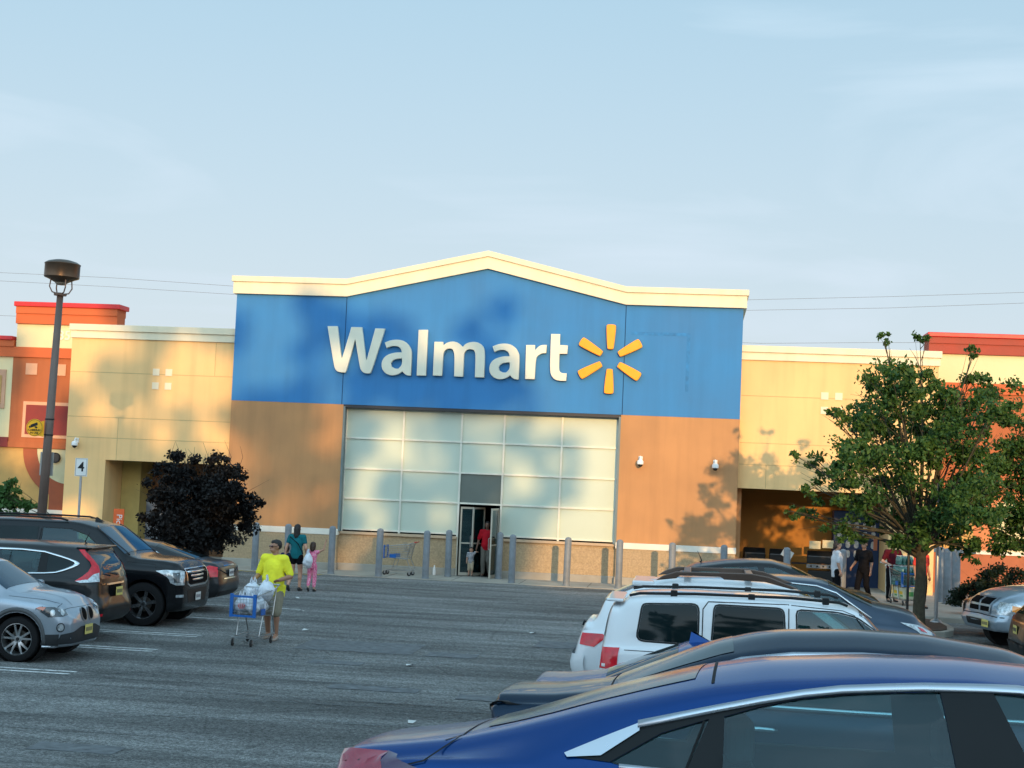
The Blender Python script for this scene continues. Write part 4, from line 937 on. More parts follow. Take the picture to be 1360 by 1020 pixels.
for sg in (1, -1): Cc.decal('tail_light', [(.03, sg*.55, 1.04), (.05, sg*.78, 1.05), (.3, sg*.9, 1.0), (.3, sg*.9, .93), (.05, sg*.7, .9)], (-.6, sg*.8, 0), lamp_p)
Cc.side('window', [(.95, 1.05), (1.3, 1.27), (1.8, 1.37), (2.4, 1.37), (2.9, 1.29), (3.4, 1.06)], g_dark)
Cc.decal('rear_window', [(.7, -.5, 1), (.7, .5, 1), (1.4, .45, 1.2), (1.4, -.45, 1.2)], (0, 0, 1), g_dark)
Cc.antenna(1.62, fin=1.3); Cc.finish(arches=True); Cc.all_wheels('five')
# ---- 4. white boxy wagon
white = paint('white_paint', (.72, .74, .76), .0, .3, dust=.4)
S = Car('parked_car', 'boxy white four wheel drive wagon with dark tinted windows', -1.04, 18.95, .0, 0, 4.5, 1.84, white,
    top=[(.12, 1.68), (.18, 1.72), (.28, 1.78), (.54, 1.815), (.89, 1.838), (1.84, 1.845), (2.44, 1.825), (2.89, 1.775), (3.04, 1.72), (3.52, 1.24), (4.0, 1.17), (4.5, 1.05)],
    belt=[(0, 1.2), (1, 1.22), (3, 1.2), (3.7, 1.12), (4.5, .95)], bot=[(0, .4), (.5, .34), (4, .32), (4.5, .4)],
    plan=[(0, .88), (.05, .94), (.2, .97), (.8, 1), (3.6, 1), (4.2, .96), (4.5, .86)],
    rw=[(0, .72), (.5, .75), (3, .74), (3.3, .74), (3.8, .8), (4.5, .7)], crown=[(0, .04), (3, .045), (3.7, .04), (4.5, .04)],
    rr=[(.4, .0), (.8, .03), (1.2, .07), (1.45, .11), (1.7, .15), (1.85, .17)], wheels=(.95, 3.6), wr_=.37, infl=.45, smr=.03)
w1 = S.pl([(857, 803), (923, 803.5), (927, 808), (926, 843), (921, 854), (852, 849), (847, 845), (854, 805)], 18.2)
def rnd(P, it=2, r=.045):
    out = []; n = len(P)
    for i in range(n):
        a, b, c = Vector(P[i-1]), Vector(P[i]), Vector(P[(i+1) % n]); ra = min(r, (a-b).length*.45); rc = min(r, (c-b).length*.45)
        p, q = b+(a-b).normalized()*ra, b+(c-b).normalized()*rc
        out += [tuple(p), tuple((p+q)/4+b/2), tuple(q)]
    return out
w2 = S.pl([(950, 804.5), (1036, 809.5), (1040, 813), (1042, 850), (946, 848)], 18.2); w2[3] = (w2[3][0], 1.28); w2[4] = (w2[4][0], 1.28)
w3 = S.pl([(1059, 811.5), (1112, 815), (1138, 822), (1163, 840)], 18.2); w3 = w3+[(w3[-1][0]+.14, 1.34), (w3[-1][0]+.17, 1.27), (w3[0][0]+.02, 1.27)]
S.side('window', rnd(w1, 1), g_dark, off=.005); S.side('window', rnd(w2, 1), g_dark, off=.005); S.side('window', rnd(w3, 1), g_tint, off=-.003, cut=True)
for P in (w1, w2, w3): S.line(off_poly(rnd(P, 1), -.012), .02, m=black_p, name='window_seal', off=.003, closed=True)
dr1 = [(w2[0][0]-.14, .5), (w2[0][0]-.14, 1.68), (w2[0][0]-.08, 1.765), (w2[1][0]+.1, 1.775), (w2[1][0]+.11, .5)]
S.line(dr1, .012, off=.004); S.line([(w2[1][0]+.13, 1.77), (2.79, 1.735), (2.92, 1.69), (3.24, 1.27), (3.26, .5)], .012, off=.004)
S.line([(.3, 1.17), (1.35, 1.17)], .008, off=.004)
S.decal('windshield', [(2.98, -.68, 1.7), (2.98, .68, 1.7), (3.46, .74, 1.3), (3.46, -.74, 1.3)], (.6, 0, 1), mat('windscreen_blue', (.03, .06, .09), .05, spec=.5), .005)
for sg in (1, -1):
    S.decal('tail_light', [(.04, sg*.74, 1.18), (.2, sg*.93, 1.19), (.2, sg*.93, .95), (.04, sg*.74, .94)], (-.55, sg*.85, 0), lamp_r, .01)
    S.decal('reverse_light', [(.06, sg*.80, 1.0), (.10, sg*.84, 1.0), (.10, sg*.84, .965), (.06, sg*.80, .965)], (-.6, sg*.8, 0), lamp_c, .014)
S.decal('rear_window', [(.15, -.62, 1.64), (.15, .62, 1.64), (.1, .70, 1.3), (.1, -.70, 1.3)], (-1, 0, .1), mat('rear_glass_gold', (.03, .03, .03), .06, coat=1), .006)
mb = MB(); mb.box(.06, .26, -.62, .62, 1.705, 1.74); o = obj('roof_spoiler', mb, white, S.root); bevel_bake(o, .015)
for sg in (1, -1):
    mb = MB(); y = sg*.62
    mb.tube([(.33, y, 1.785), (.45, y, 1.815), (1.1, y, 1.84), (2.2, y, 1.85), (2.75, y, 1.825), (2.85, y, 1.79)], [.016, .018, .018, .018, .018, .016]); obj('roof_rail', mb, black_p, S.root, smooth=True)
for x in (.85, 1.75, 2.6):
    for sg in (1, -1):
        mb = MB(); mb.box(x-.04, x+.04, sg*.62-.03, sg*.62+.03, 1.79, 1.872); o = obj('rail_foot', mb, black_p, S.root); bevel_bake(o, .012)
S.handle(1.42, 1.12, black_p); S.handle(2.35, 1.12); S.mirror(3.0, 1.28, black_p); S.plate(-.03, .2, .8, False)
S.line([(-.02, -.8, .62), (-.02, .8, .62)], .03, D=(-1, 0, 0), m=black_p, name='bumper_strip', off=.004)
S.decal('bumper', [(-.05, -.9, .72), (-.05, .9, .72), (-.05, .9, .5), (-.05, -.9, .5)], (-1, 0, 0), mat('pale_bumper', (.6, .62, .64), .5), .03)
S.finish(arches=True, interior=(.9, 3.3, .6, 1.15)); S.all_wheels('five')
# ---- 5. white hatchback with roof rails
W2 = Car('parked_car', 'white hatchback with brown roof rails, just behind the boxy white wagon', -1.5, 22.0, .0, 0, 4.4, 1.8, white,
    top=[(.1, 1.2), (.3, 1.5), (.75, 1.72), (.9, 1.77), (1.2, 1.82), (1.9, 1.84), (2.5, 1.82), (2.8, 1.78), (3.1, 1.68), (3.5, 1.4), (3.9, 1.1), (4.4, .9)],
    belt=[(0, 1.05), (1, 1.12), (3, 1.1), (3.9, 1.0), (4.4, .8)], bot=[(0, .35), (.5, .25), (4, .25), (4.4, .3)],
    plan=[(0, .8), (.05, .87), (.3, .95), (1, 1), (3.4, 1), (4.0, .93), (4.4, .75)],
    rw=[(0, .7), (.6, .64), (1.2, .66), (2.8, .66), (3.2, .66), (3.9, .72), (4.4, .6)], crown=[(0, .03), (1, .05), (3, .05), (4.4, .04)],
    rr=[(.3, .05), (.6, -.05), (.9, .02), (1.2, .12), (1.5, .2)], wheels=(.85, 3.5), infl=.4, smr=.05)
for sg in (1, -1): W2.decal('tail_light', [(.1, sg*.62, 1.03), (.3, sg*.88, 1.04), (.36, sg*.9, 1.0), (.22, sg*.84, .86), (.08, sg*.66, .88)], (-.6, sg*.8, 0), lamp_r, .008)
dW = [(.80, 1.2), (.95, 1.55), (1.15, 1.64), (1.9, 1.69), (2.6, 1.67), (2.95, 1.6), (3.45, 1.25), (3.4, 1.2)]
W2.side('window', dW, g_dark, off=.004)
W2.decal('rear_window', [(.4, -.6, 1.3), (.4, .6, 1.3), (.8, .55, 1.7), (.8, -.55, 1.7)], (-.8, 0, .5), g_dark)
W2.decal('windshield', [(2.98, -.6, 1.7), (2.98, .6, 1.7), (3.78, .66, 1.2), (3.78, -.66, 1.2)], (.5, 0, 1), mat('windscreen_leafy', (.035, .04, .03), .06, coat=1, spec=.8), .005)
mb = MB(); mb.box(.70, 1.0, -.6, .6, 1.70, 1.77); o = obj('roof_spoiler', mb, white, W2.root); bevel_bake(o, .02)
rk = mat('brown_rack', (.10, .065, .05), .35, metal=.3)
for sg in (1, -1):
    mb = MB(); y = sg*.62
    P = [(1.02, 1.79), (1.12, 1.86), (1.3, 1.925), (2.3, 1.945), (2.55, 1.91), (2.95, 1.77), (2.85, 1.76), (2.5, 1.84), (1.95, 1.845), (1.9, 1.88), (1.35, 1.875), (1.3, 1.83)]
    mb.prism(P, y-.025, y+.025, 'y'); o = obj('roof_rail', mb, rk, W2.root); bevel_bake(o, .012, 2)
for x in (1.45, 2.3):
    mb = MB(); mb.box(x-.05, x+.05, -.6, .6, 1.90, 1.93); o = obj('roof_crossbar', mb, rk, W2.root); bevel_bake(o, .012)
W2.decal('bumper', [(0, -.8, .74), (0, .8, .74), (0, .8, .5), (0, -.8, .5)], (-1, 0, 0), white, .04)
mb = MB(); mb.tube([(.1, 0, 1.1), (.02, .1, 1.12), (.0, .12, 1.06)], .015); obj('wiper', mb, black_p, W2.root)
W2.finish(arches=True); W2.all_wheels('five')
# ---- 6. slate blue hatch, nose to the right
slate = paint('slate_paint', (.035, .055, .085), .5, .3, coat=.5)
G3 = Car('parked_car', 'slate blue hatchback with its nose toward the tree, just behind the white cars', -.78, 24.85, .0, 0, 4.6, 1.82, slate,
    top=[(.1, 1.2), (.5, 1.5), (.9, 1.66), (1.4, 1.74), (2.2, 1.77), (2.66, 1.76), (2.9, 1.72), (3.3, 1.54), (3.6, 1.42), (4.0, 1.36), (4.3, 1.28), (4.5, 1.17), (4.6, 1.06)],
    belt=[(0, 1.1), (1, 1.14), (3, 1.12), (3.6, 1.14), (4.3, 1.08), (4.6, .9)], bot=[(0, .35), (.5, .25), (4.2, .22), (4.6, .28)],
    plan=[(0, .8), (.3, .93), (1, 1), (3.5, 1), (4.2, .95), (4.45, .86), (4.6, .7)],
    rw=[(0, .6), (1, .62), (2.8, .62), (3.2, .64), (3.7, .74), (4.6, .55)], crown=[(0, .04), (1, .05), (3, .05), (4.6, .06)],
    rf=[(.3, .05), (.6, 0), (.9, .06), (1.2, .2)], wheels=(.85, 3.75), infl=.5)
G3.side('window', [(1.0, 1.2), (1.1, 1.5), (1.6, 1.62), (2.3, 1.66), (2.65, 1.64), (2.95, 1.55), (3.45, 1.22), (3.4, 1.18)], g_tint, off=-.003, cut=True)
G3.ringstrip('window_trim', [(1.1, 1.53), (1.6, 1.645), (2.3, 1.685), (2.7, 1.66), (3.0, 1.57), (3.52, 1.22)], [(1.1, 1.51), (1.6, 1.625), (2.3, 1.665), (2.7, 1.64), (2.99, 1.55), (3.5, 1.205)], chrome)
G3.decal('windshield', [(2.85, -.56, 1.6), (2.85, .56, 1.6), (3.5, .66, 1.3), (3.5, -.66, 1.3)], (.4, 0, 1), g_dark)
for sg in (1, -1): G3.decal('headlight', [(4.0, sg*.86, 1.20), (4.35, sg*.75, 1.14), (4.5, sg*.6, 1.05), (4.45, sg*.62, .96), (4.25, sg*.84, 1.03)], (.55, sg*.8, .25), lamp_c, .008)
for sg in (1, -1): G3.decal('indicator', [(4.22, sg*.8, 1.12), (4.34, sg*.75, 1.10), (4.38, sg*.72, 1.03), (4.26, sg*.8, 1.06)], (.55, sg*.8, .25), lamp_r, .012)
G3.decal('grille', [(4.62, -.4, .78), (4.62, .4, .78), (4.62, .4, .6), (4.62, -.4, .6)], (1, 0, 0), gloss_b); G3.plate(4.66, 0, .5)
G3.mirror(3.35, 1.2); G3.finish(arches=True, interior=(.9, 3.3, .5, 1.15)); G3.all_wheels('five')
# ---- 7. dark sedan at the back of the row
darkp = paint('near_black_paint', (.010, .011, .013), .3, .3, dust=.1, coat=.4)
G4 = Car('parked_car', 'near black crossover with gold sky reflections on its roof, back of the right hand row', -1.0, 28.0, .0, 0, 4.5, 1.82, darkp,
    top=[(.3, 1.3), (.6, 1.48), (.82, 1.6), (1.05, 1.73), (1.6, 1.82), (2.05, 1.86), (2.4, 1.86), (2.75, 1.78), (3.2, 1.57), (3.55, 1.43), (4.0, 1.38), (4.3, 1.29), (4.5, 1.14)],
    belt=[(0, 1.15), (1, 1.22), (3, 1.18), (3.6, 1.2), (4.3, 1.12), (4.5, .95)], bot=[(0, .35), (.5, .3), (4.2, .28), (4.5, .32)],
    plan=[(0, .82), (.3, .94), (1, 1), (3.5, 1), (4.2, .94), (4.5, .76)],
    rw=[(0, .6), (1, .62), (2.6, .62), (3.0, .64), (3.6, .74), (4.5, .6)], crown=[(0, .04), (1, .05), (3, .05), (4.5, .05)], rf=[(.5, 0), (1.0, .05), (1.25, .12)], wheels=(.85, 3.7), infl=.5)
for P in ([(.9, 1.28), (1.08, 1.6), (1.5, 1.7), (1.5, 1.28)], [(1.56, 1.28), (1.56, 1.71), (2.15, 1.745), (2.2, 1.28)], [(2.28, 1.28), (2.26, 1.745), (2.45, 1.74), (2.75, 1.64), (3.3, 1.28)]): G4.side('window', P, g_tint, off=-.003, cut=True)
for sg in (1, -1): G4.decal('headlight', [(3.95, sg*.85, 1.28), (4.2, sg*.8, 1.24), (4.42, sg*.65, 1.14), (4.38, sg*.66, 1.06), (4.15, sg*.84, 1.14)], (.5, sg*.8, .3), lamp_c, .008)
G4.decal('windshield', [(2.72, -.55, 1.7), (2.72, .55, 1.7), (3.42, .66, 1.4), (3.42, -.66, 1.4)], (.4, 0, 1), g_dark)
G4.antenna(1.15, fin=False, m=black_p); G4.finish(arches=True, interior=(.9, 3.2, .5, 1.2)); G4.all_wheels('five')

# ---- 8. silver crossover, left foreground
silver = paint('silver_paint', (.36, .41, .47), .55, .28)
D1 = Car('parked_car', 'silver crossover with twin black grille openings and split spoke wheels, front left', -13.70, 23.4, 0, 0, 4.45, 1.8, silver,
    top=[(0, 1.1), (.3, 1.4), (.8, 1.5), (2.2, 1.55), (2.75, 1.48), (3.35, 1.12), (3.5, 1.07), (3.8, 1.045), (4.1, .985), (4.3, .91), (4.4, .84), (4.45, .79)],
    belt=[(0, 1.0), (2.8, .98), (3.4, .95), (3.9, .90), (4.25, .83), (4.45, .7)], bot=[(0, .35), (.5, .25), (4.1, .22), (4.45, .24)],
    plan=[(0, .85), (.3, .95), (1, 1), (3.6, 1), (3.95, .99), (4.2, .93), (4.35, .84), (4.45, .66)],
    rw=[(0, .6), (2.7, .6), (3.1, .66), (3.5, .74), (4.2, .62), (4.45, .45)], crown=[(0, .05), (2.8, .05), (3.5, .045), (4.2, .06), (4.45, .07)],
    rf=[(.2, .05), (.35, .0), (.6, .0), (.8, .04), (.95, .1)], wheels=(.9, 3.6), wr_=.345, infl=.35, step=.05)
D1.side('window', [(1.3, 1.02), (1.5, 1.38), (2.6, 1.4), (3.1, 1.15), (3.2, 1.0)], g_dark)
D1.decal('windshield', [(2.8, -.58, 1.4), (2.8, .58, 1.4), (3.35, .68, 1.15), (3.35, -.68, 1.15)], (.5, 0, 1), mat('windscreen_blue', (.03, .06, .09), .05, spec=.5))
# arch cladding
for wx in D1.wheels:
    P0 = [(wx+.41*cos(t), .355+.41*sin(t)) for t in [pi*(-.06)+pi*1.12*i/20 for i in range(21)]]; P1 = [(wx+.475*cos(t), .355+.475*sin(t)) for t in [pi*(-.06)+pi*1.12*i/20 for i in range(21)]]
    D1.ringstrip('arch_trim', P0, P1, mat('grey_cladding', (.07, .075, .08), .6), .006)
hl = [(3.93, .93, .835), (4.02, .93, .865), (4.2, .8, .85), (4.36, .6, .80), (4.37, .58, .72), (4.3, .68, .70), (4.12, .86, .70), (3.98, .9, .78)]
for sg in (1, -1):
    D1.decal('headlight', [(x, sg*y, z) for x, y, z in hl], (.75, sg*.65, .1), lamp_k, .006)
    D1.decal('indicator', [(x, sg*y, z) for x, y, z in [(3.94, .93, .838), (4.02, .93, .862), (4.1, .89, .85), (4.04, .9, .80)]], (.75, sg*.65, .1), mat('lamp_pale_red', (.55, .16, .1), .15, coat=1), .01)
    for q, r in ((.12, .06), (.0, .055)):
        cx, cy, cz = 4.16+q, .80-q*1.15, .765
        D1.decal('projector', [(cx+.6*r*cos(t)*.75, sg*(cy-.6*r*cos(t)), cz+r*sin(t)*.85) for t in [2*pi*i/12 for i in range(12)]], (.75, sg*.65, .1), lamp_c, .012, step=.03)
    D1.decal('fog_light', [(4.26-.03*cos(t), sg*(.70+.05*cos(t)), .545+.052*sin(t)) for t in [2*pi*i/14 for i in range(14)]], (.8, sg*.6, 0), lamp_c, .012, step=.03)
    D1.line([(4.26-.036*cos(t), sg*(.70+.06*cos(t)), .545+.063*sin(t)) for t in [2*pi*i/14 for i in range(15)]], .016, D=(.8, sg*.6, 0), name='fog_ring', m=black_p, off=.008)
    kid = chaikin([(4.45, sg*.035, .80), (4.45, sg*.20, .80), (4.45, sg*.235, .70), (4.45, sg*.18, .61), (4.45, sg*.045, .60)], 2)
    D1.decal('grille', kid, (1, 0, 0), gloss_b, .01, step=.04); D1.line(kid, .02, D=(1, 0, 0), name='grille_trim', m=mat('brushed_trim', (.3, .32, .34), .45, metal=.7), off=.016, closed=True)
D1.decal('lower_intake', [(4.2, -.75, .44), (4.4, -.5, .47), (4.45, -.28, .53), (4.45, .28, .53), (4.4, .5, .47), (4.2, .75, .44), (4.2, .78, .29), (4.45, .4, .29), (4.45, -.4, .29), (4.2, -.78, .29)], (1, 0, 0), mat('dark_cladding', (.02, .022, .025), .6), .008)
for sg in (1, -1): D1.decal('lower_intake', [(4.28, sg*.68, .445), (4.05, sg*.9, .44), (3.99, sg*.9, .28), (4.28, sg*.7, .27)], (.35, sg*.9, 0), mat('dark_cladding', (.02, .022, .025), .6), .006)
mb = MB(); mb.tube([(4.0, -.84, .255), (4.2, -.74, .25), (4.38, -.45, .27), (4.45, -.25, .31), (4.45, .25, .31), (4.38, .45, .27), (4.2, .74, .25), (4.0, .84, .255)], .022); obj('lip_trim', mb, satin, D1.root, smooth=True)
D1.line([(3.4, .985), (3.9, .945), (4.2, .885), (4.33, .84)], .008); D1.line([(4.33, -.55, .9), (4.40, -.25, .9), (4.42, 0, .9), (4.40, .25, .9), (4.33, .55, .9)], .008, D=(.5, 0, 1))
D1.line([(3.98, .86), (3.87, .80)], .008)
D1.line([(3.55, -.45, 1), (4.3, -.3, 1)], .02, D=(0, 0, 1), name='bonnet_crease', m=silver, off=.006); D1.line([(3.55, .45, 1), (4.3, .3, 1)], .02, D=(0, 0, 1), name='bonnet_crease', m=silver, off=.006)
D1.plate(4.53, -.0, .47, True)
D1.handle(2.0, .9); D1.mirror(3.1, 1.02); D1.finish(); D1.all_wheels('split', rr=.70)
squash(D1, 3.97, .74)
# ---- 9. dark grey crossover seen from behind
grey = paint('dark_grey_paint', (.013, .015, .017), .15, .3, dust=.08, coat=.35)
E1 = Car('parked_car', 'dark grey crossover seen from behind, with tall red tail lamps and chrome window outline', -9.98, 26.12, 0, pi, 4.53, 1.82, grey,
    top=[(.0, 1.38), (.05, 1.5), (.12, 1.585), (.25, 1.62), (.6, 1.645), (1.3, 1.66), (2.3, 1.65), (2.9, 1.56), (3.6, 1.12), (4.2, 1.0), (4.53, .85)],
    belt=[(0, 1.05), (.6, 1.10), (2, 1.08), (3.5, 1.0), (4.53, .8)], bot=[(0, .32), (.5, .25), (4.2, .22), (4.53, .28)],
    plan=[(0, .80), (.05, .87), (.15, .93), (.5, .985), (1, 1), (3.6, 1), (4.2, .93), (4.53, .75)],
    rw=[(0, .60), (.5, .62), (1, .62), (2.8, .6), (3.6, .72), (4.53, .6)], crown=[(0, .05), (3, .05), (4.53, .05)],
    rr=[(.3, .10), (.45, -.03), (.6, -.05), (.8, .03), (1.1, .06), (1.3, .12), (1.5, .22), (1.62, .24)], wheels=(.93, 3.55), wr_=.345, infl=.35, step=.05)
Z8 = lambda pts: [(x/8, 680+y/8) for x, y in pts]
out = E1.pl(Z8([(0, 382), (200, 392), (440, 418), (600, 462), (720, 500), (800, 530), (830, 552), (790, 590), (700, 625), (600, 652), (480, 658), (0, 660)]), 25.32)
inn = E1.pl(Z8([(0, 402), (200, 410), (440, 436), (600, 482), (700, 512), (765, 540), (780, 552), (755, 575), (680, 608), (590, 636), (480, 642), (0, 642)]), 25.32)
xe = 3.3
out = [(xe, 1.25), (2.6, out[0][1])]+out+[(2.6, out[-1][1]), (xe, 1.06)]; inn = [(xe, 1.25), (2.6, inn[0][1])]+inn+[(2.6, inn[-1][1]), (xe, 1.08)]
E1.ringstrip('window_trim', out, inn, chrome, .008)
q1 = E1.pl(Z8([(485, 446), (600, 482), (700, 512), (765, 540), (778, 552), (755, 573), (680, 606), (590, 634), (492, 640)]), 25.32)
q2 = E1.pl(Z8([(405, 428), (398, 640)]), 25.32); x2t, x2b = q2[0], q2[1]
E1.side('window', q1, g_dark, off=.003)
r1 = [x2t, (1.9, inn[3][1]), (2.4, inn[2][1]-.01), (2.42, inn[-2][1]+.01), x2b]
E1.side('window', r1, g_clear, off=-.003, cut=True)
E1.side('window', [(2.5, inn[2][1]-.01), (2.7, 1.42), (3.2, 1.2), (3.25, 1.08), (2.52, inn[-2][1]+.01)], g_tint, off=.003)
pill = E1.pl(Z8([(408, 424), (484, 444), (490, 642), (400, 642)]), 25.32); E1.side('pillar_trim', pill, frame_m, off=.004)
tl = E1.pl(Z8([(868, 410), (930, 412), (975, 470), (1030, 530), (1075, 590), (1085, 640), (1080, 750), (880, 750), (830, 730), (900, 690), (965, 640), (1000, 580), (985, 540), (930, 480)]), 25.4)
for sg in (1, -1):
    # red upper and outer part, clear lower part
    P = [(x, sg*.86, z) for x, z in tl]
    E1.decal('tail_light', P, (-.35, sg*.94, 0), lamp_r, .012, step=.04)
    cl = E1.pl(Z8([(1075, 655), (1080, 750), (880, 750), (835, 732), (960, 722), (1020, 670)]), 25.4)
    E1.decal('reverse_light', [(x, sg*.86, z) for x, z in cl], (-.35, sg*.94, 0), lamp_c, .018, step=.04)
E1.decal('rear_window', [(.06, -.60, 1.50), (.06, .60, 1.50), (.0, .68, 1.18), (.0, .55, 1.08), (.0, -.55, 1.08), (.0, -.68, 1.18)], (-1, 0, .2), mat('rear_glass_blue', (.02, .035, .05), .05, spec=.5), .006)
mb = MB(); mb.box(.22, .50, -.58, .58, 1.575, 1.605); o = obj('roof_spoiler', mb, grey, E1.root); bevel_bake(o, .014, 3)
mb = MB(); mb.tube([(-.05, .05, 1.14), (-.03, .3, 1.17), (-.01, .42, 1.18)], [.02, .012, .006]); obj('wiper', mb, black_p, E1.root)
E1.line([(-.06, -.4, .98), (-.06, .4, .98)], .03, D=(-1, 0, 0), name='tailgate_trim', m=chrome, off=.02)
E1.decal('plate_recess', [(-.06, -.3, .96), (-.06, .3, .96), (-.06, .26, .76), (-.06, -.26, .76)], (-1, 0, 0), gloss_b, .004)
E1.plate(-.095, 0, .85, False, plate_y); E1.decal('badge', [(-.06, .58, 1.0), (-.06, .42, 1.0), (-.06, .42, .975), (-.06, .58, .975)], (-1, 0, 0), chrome, .008)
E1.decal('bumper_guard', [(.1, -.88, .52), (-.06, -.6, .58), (-.06, .6, .58), (.1, .88, .52), (.1, .88, .3), (-.06, .6, .28), (-.06, -.6, .28), (.1, -.88, .3)], (-1, 0, 0), black_p, .01)
for sg in (1, -1): E1.decal('bumper_guard', [(0, sg*.8, .52), (.2, sg*.9, .5), (.5, sg*.92, .30), (.0, sg*.8, .28)], (-.4, sg*.9, 0), black_p, .01); E1.decal('reflector', [(.0, sg*.62, .50), (.05, sg*.8, .50), (.05, sg*.8, .46), (.0, sg*.62, .46)], (-.9, sg*.4, 0), lamp_r, .016)
fl = [(1.26+.09*cos(t), .90+.075*sin(t)) for t in [2*pi*i/20 for i in range(20)]]; E1.line(fl, .007, closed=True, both=False)
E1.line([(1.62, 1.5), (1.60, 1.1), (1.62, .95), (1.45, .75), (1.35, .5)], .008); E1.line([(.35, .97), (.9, .955), (1.6, .96)], .007)
E1.handle(1.78, .97, black_p, .22); E1.handle(2.7, .97, black_p, .22); E1.antenna(.55, fin=False, m=black_p); E1.mirror(3.05, 1.1)
E1.finish(interior=(.6, 3.4, .5, 1.15)); E1.all_wheels('five')
# ---- 10. big black SUV
blackp = paint('black_blue_paint', (.002, .003, .005), .2, .25, dust=.06, coat=.4)
X = Car('parked_car', 'big black full size SUV with three bar chrome grille, nose toward the driving lane', -14.72, 29.42, 0, 0, 5.33, 2.03, blackp,
    top=[(0, 1.6), (.15, 1.86), (.5, 1.92), (1.5, 1.95), (2.8, 1.95), (3.0, 1.93), (3.35, 1.85), (4.03, 1.34), (4.2, 1.29), (4.7, 1.27), (5.1, 1.22), (5.25, 1.15), (5.33, 1.07)],
    belt=[(0, 1.28), (3.2, 1.25), (4, 1.14), (4.6, 1.12), (5.1, 1.07), (5.33, .95)], bot=[(0, .4), (.5, .32), (4.9, .28), (5.33, .3)],
    plan=[(0, .9), (.2, .96), (1, 1), (4.4, 1), (4.9, .97), (5.15, .92), (5.33, .8)],
    rw=[(0, .74), (3, .76), (3.4, .76), (4.1, .85), (5.0, .8), (5.33, .7)], crown=[(0, .05), (3.2, .05), (4.2, .035), (5.33, .04)],
    rf=[(.3, .06), (.45, 0), (.9, 0), (1.1, .05), (1.25, .1)], wheels=(1.2, 4.42), wr_=.415, infl=.4, step=.055)
ws = X.pl([(80, 688)], 28.6)
X.side('window', [(.3, 1.36), (.45, 1.74), (1.2, 1.77), (1.25, 1.33)], g_dark); X.side('window', [(1.34, 1.33), (1.32, 1.77), (2.2, 1.78), (2.22, 1.33)], g_dark)
fdw = [(2.3, 1.32), (2.28, 1.775), (2.85, 1.77), (3.2, 1.66), (3.62, 1.36), (3.7, 1.30)]
X.side('window', fdw, g_tint, off=-.003, cut=True); X.line(fdw, .02, closed=True, m=black_p, name='window_seal')
X.decal('windshield', [(3.38, -.70, 1.8), (3.38, .70, 1.8), (3.98, .80, 1.38), (3.98, -.80, 1.38)], (.6, 0, 1), mat('windscreen_deep_blue', (.02, .055, .09), .05, spec=.5), .005)
X.tubeline([(3.3, 1.83), (3.7, 1.55), (4.02, 1.32)], .02, blackp, 'pillar', off=.0)
gx = 5.36
for k, z in enumerate((1.03, .955, .88)):
    mb = MB(); mb.tube([(5.12, -.76, z), (5.28, -.58, z), (5.36, -.3, z), (5.385, 0, z), (5.36, .3, z), (5.28, .58, z), (5.12, .76, z)][1:-1], .026, 8); obj('grille_bar', mb, chrome, X.root, smooth=True)
X.decal('grille', [(gx, -.62, 1.09), (gx, .62, 1.09), (gx, .62, .8), (gx, -.62, .8)], (1, 0, 0), gloss_b, .004)
X.line([(gx, -.62, 1.09), (gx, .62, 1.09), (gx, .60, .82), (gx, .45, .77), (gx, -.45, .77), (gx, -.60, .82)], .035, D=(1, 0, 0), name='grille_trim', m=chrome, off=.014, closed=True)
for sg in (1, -1):
    X.decal('headlight', [(4.66, sg*1.0, 1.06), (4.85, sg*.97, 1.08), (5.2, sg*.78, 1.07), (5.27, sg*.66, 1.05), (5.27, sg*.66, .80), (5.1, sg*.84, .80), (4.95, sg*.92, .84), (4.86, sg*.95, .95)], (.6, sg*.8, 0), lamp_c, .01)
    X.decal('projector', [(5.0, sg*.9, 1.03), (5.18, sg*.78, 1.03), (5.18, sg*.78, .85), (5.04, sg*.86, .85)], (.6, sg*.8, 0), lamp_k, .015)
    X.decal('fog_light', [(5.1, sg*.85, .62), (5.28, sg*.7, .62), (5.28, sg*.7, .57), (5.1, sg*.85, .57)], (.7, sg*.7, 0), lamp_c, .012)
    mb = MB(); mb.tube([(5.08, sg*.82, .33), (5.2, sg*.68, .47), (5.3, sg*.55, .5), (5.36, sg*.2, .5)], .018); obj('bumper_trim', mb, chrome, X.root)
X.decal('lower_intake', [(gx, -.6, .7), (gx, .6, .7), (gx, .5, .45), (gx, -.5, .45)], (1, 0, 0), black_p, .006)
X.plate(5.42, -.0, .55, True, plate_w); X.line([(4.05, 1.2), (4.6, 1.17), (4.66, 1.08)], .01); X.line([(3.72, 1.3), (3.8, 1.1), (3.82, .5)], .01); X.line([(2.26, 1.75), (2.26, .5)], .012)
for sg in (1, -1):
    mb = MB(); y = sg*.72; mb.tube([(.6, y, 1.92), (.7, y, 1.95), (1.8, y, 1.965), (2.6, y, 1.955), (2.75, y, 1.92)], .02); obj('roof_rail', mb, black_p, X.root, smooth=True)
X.handle(2.6, 1.15); X.handle(1.6, 1.15); X.antenna(3.1, fin=True, m=black_p); X.mirror(3.72, 1.28, k=1.3); X.finish(interior=(1.2, 3.8, .7, 1.3)); X.all_wheels('six', alloy_d, .66)
squash(X, 4.9, .55)
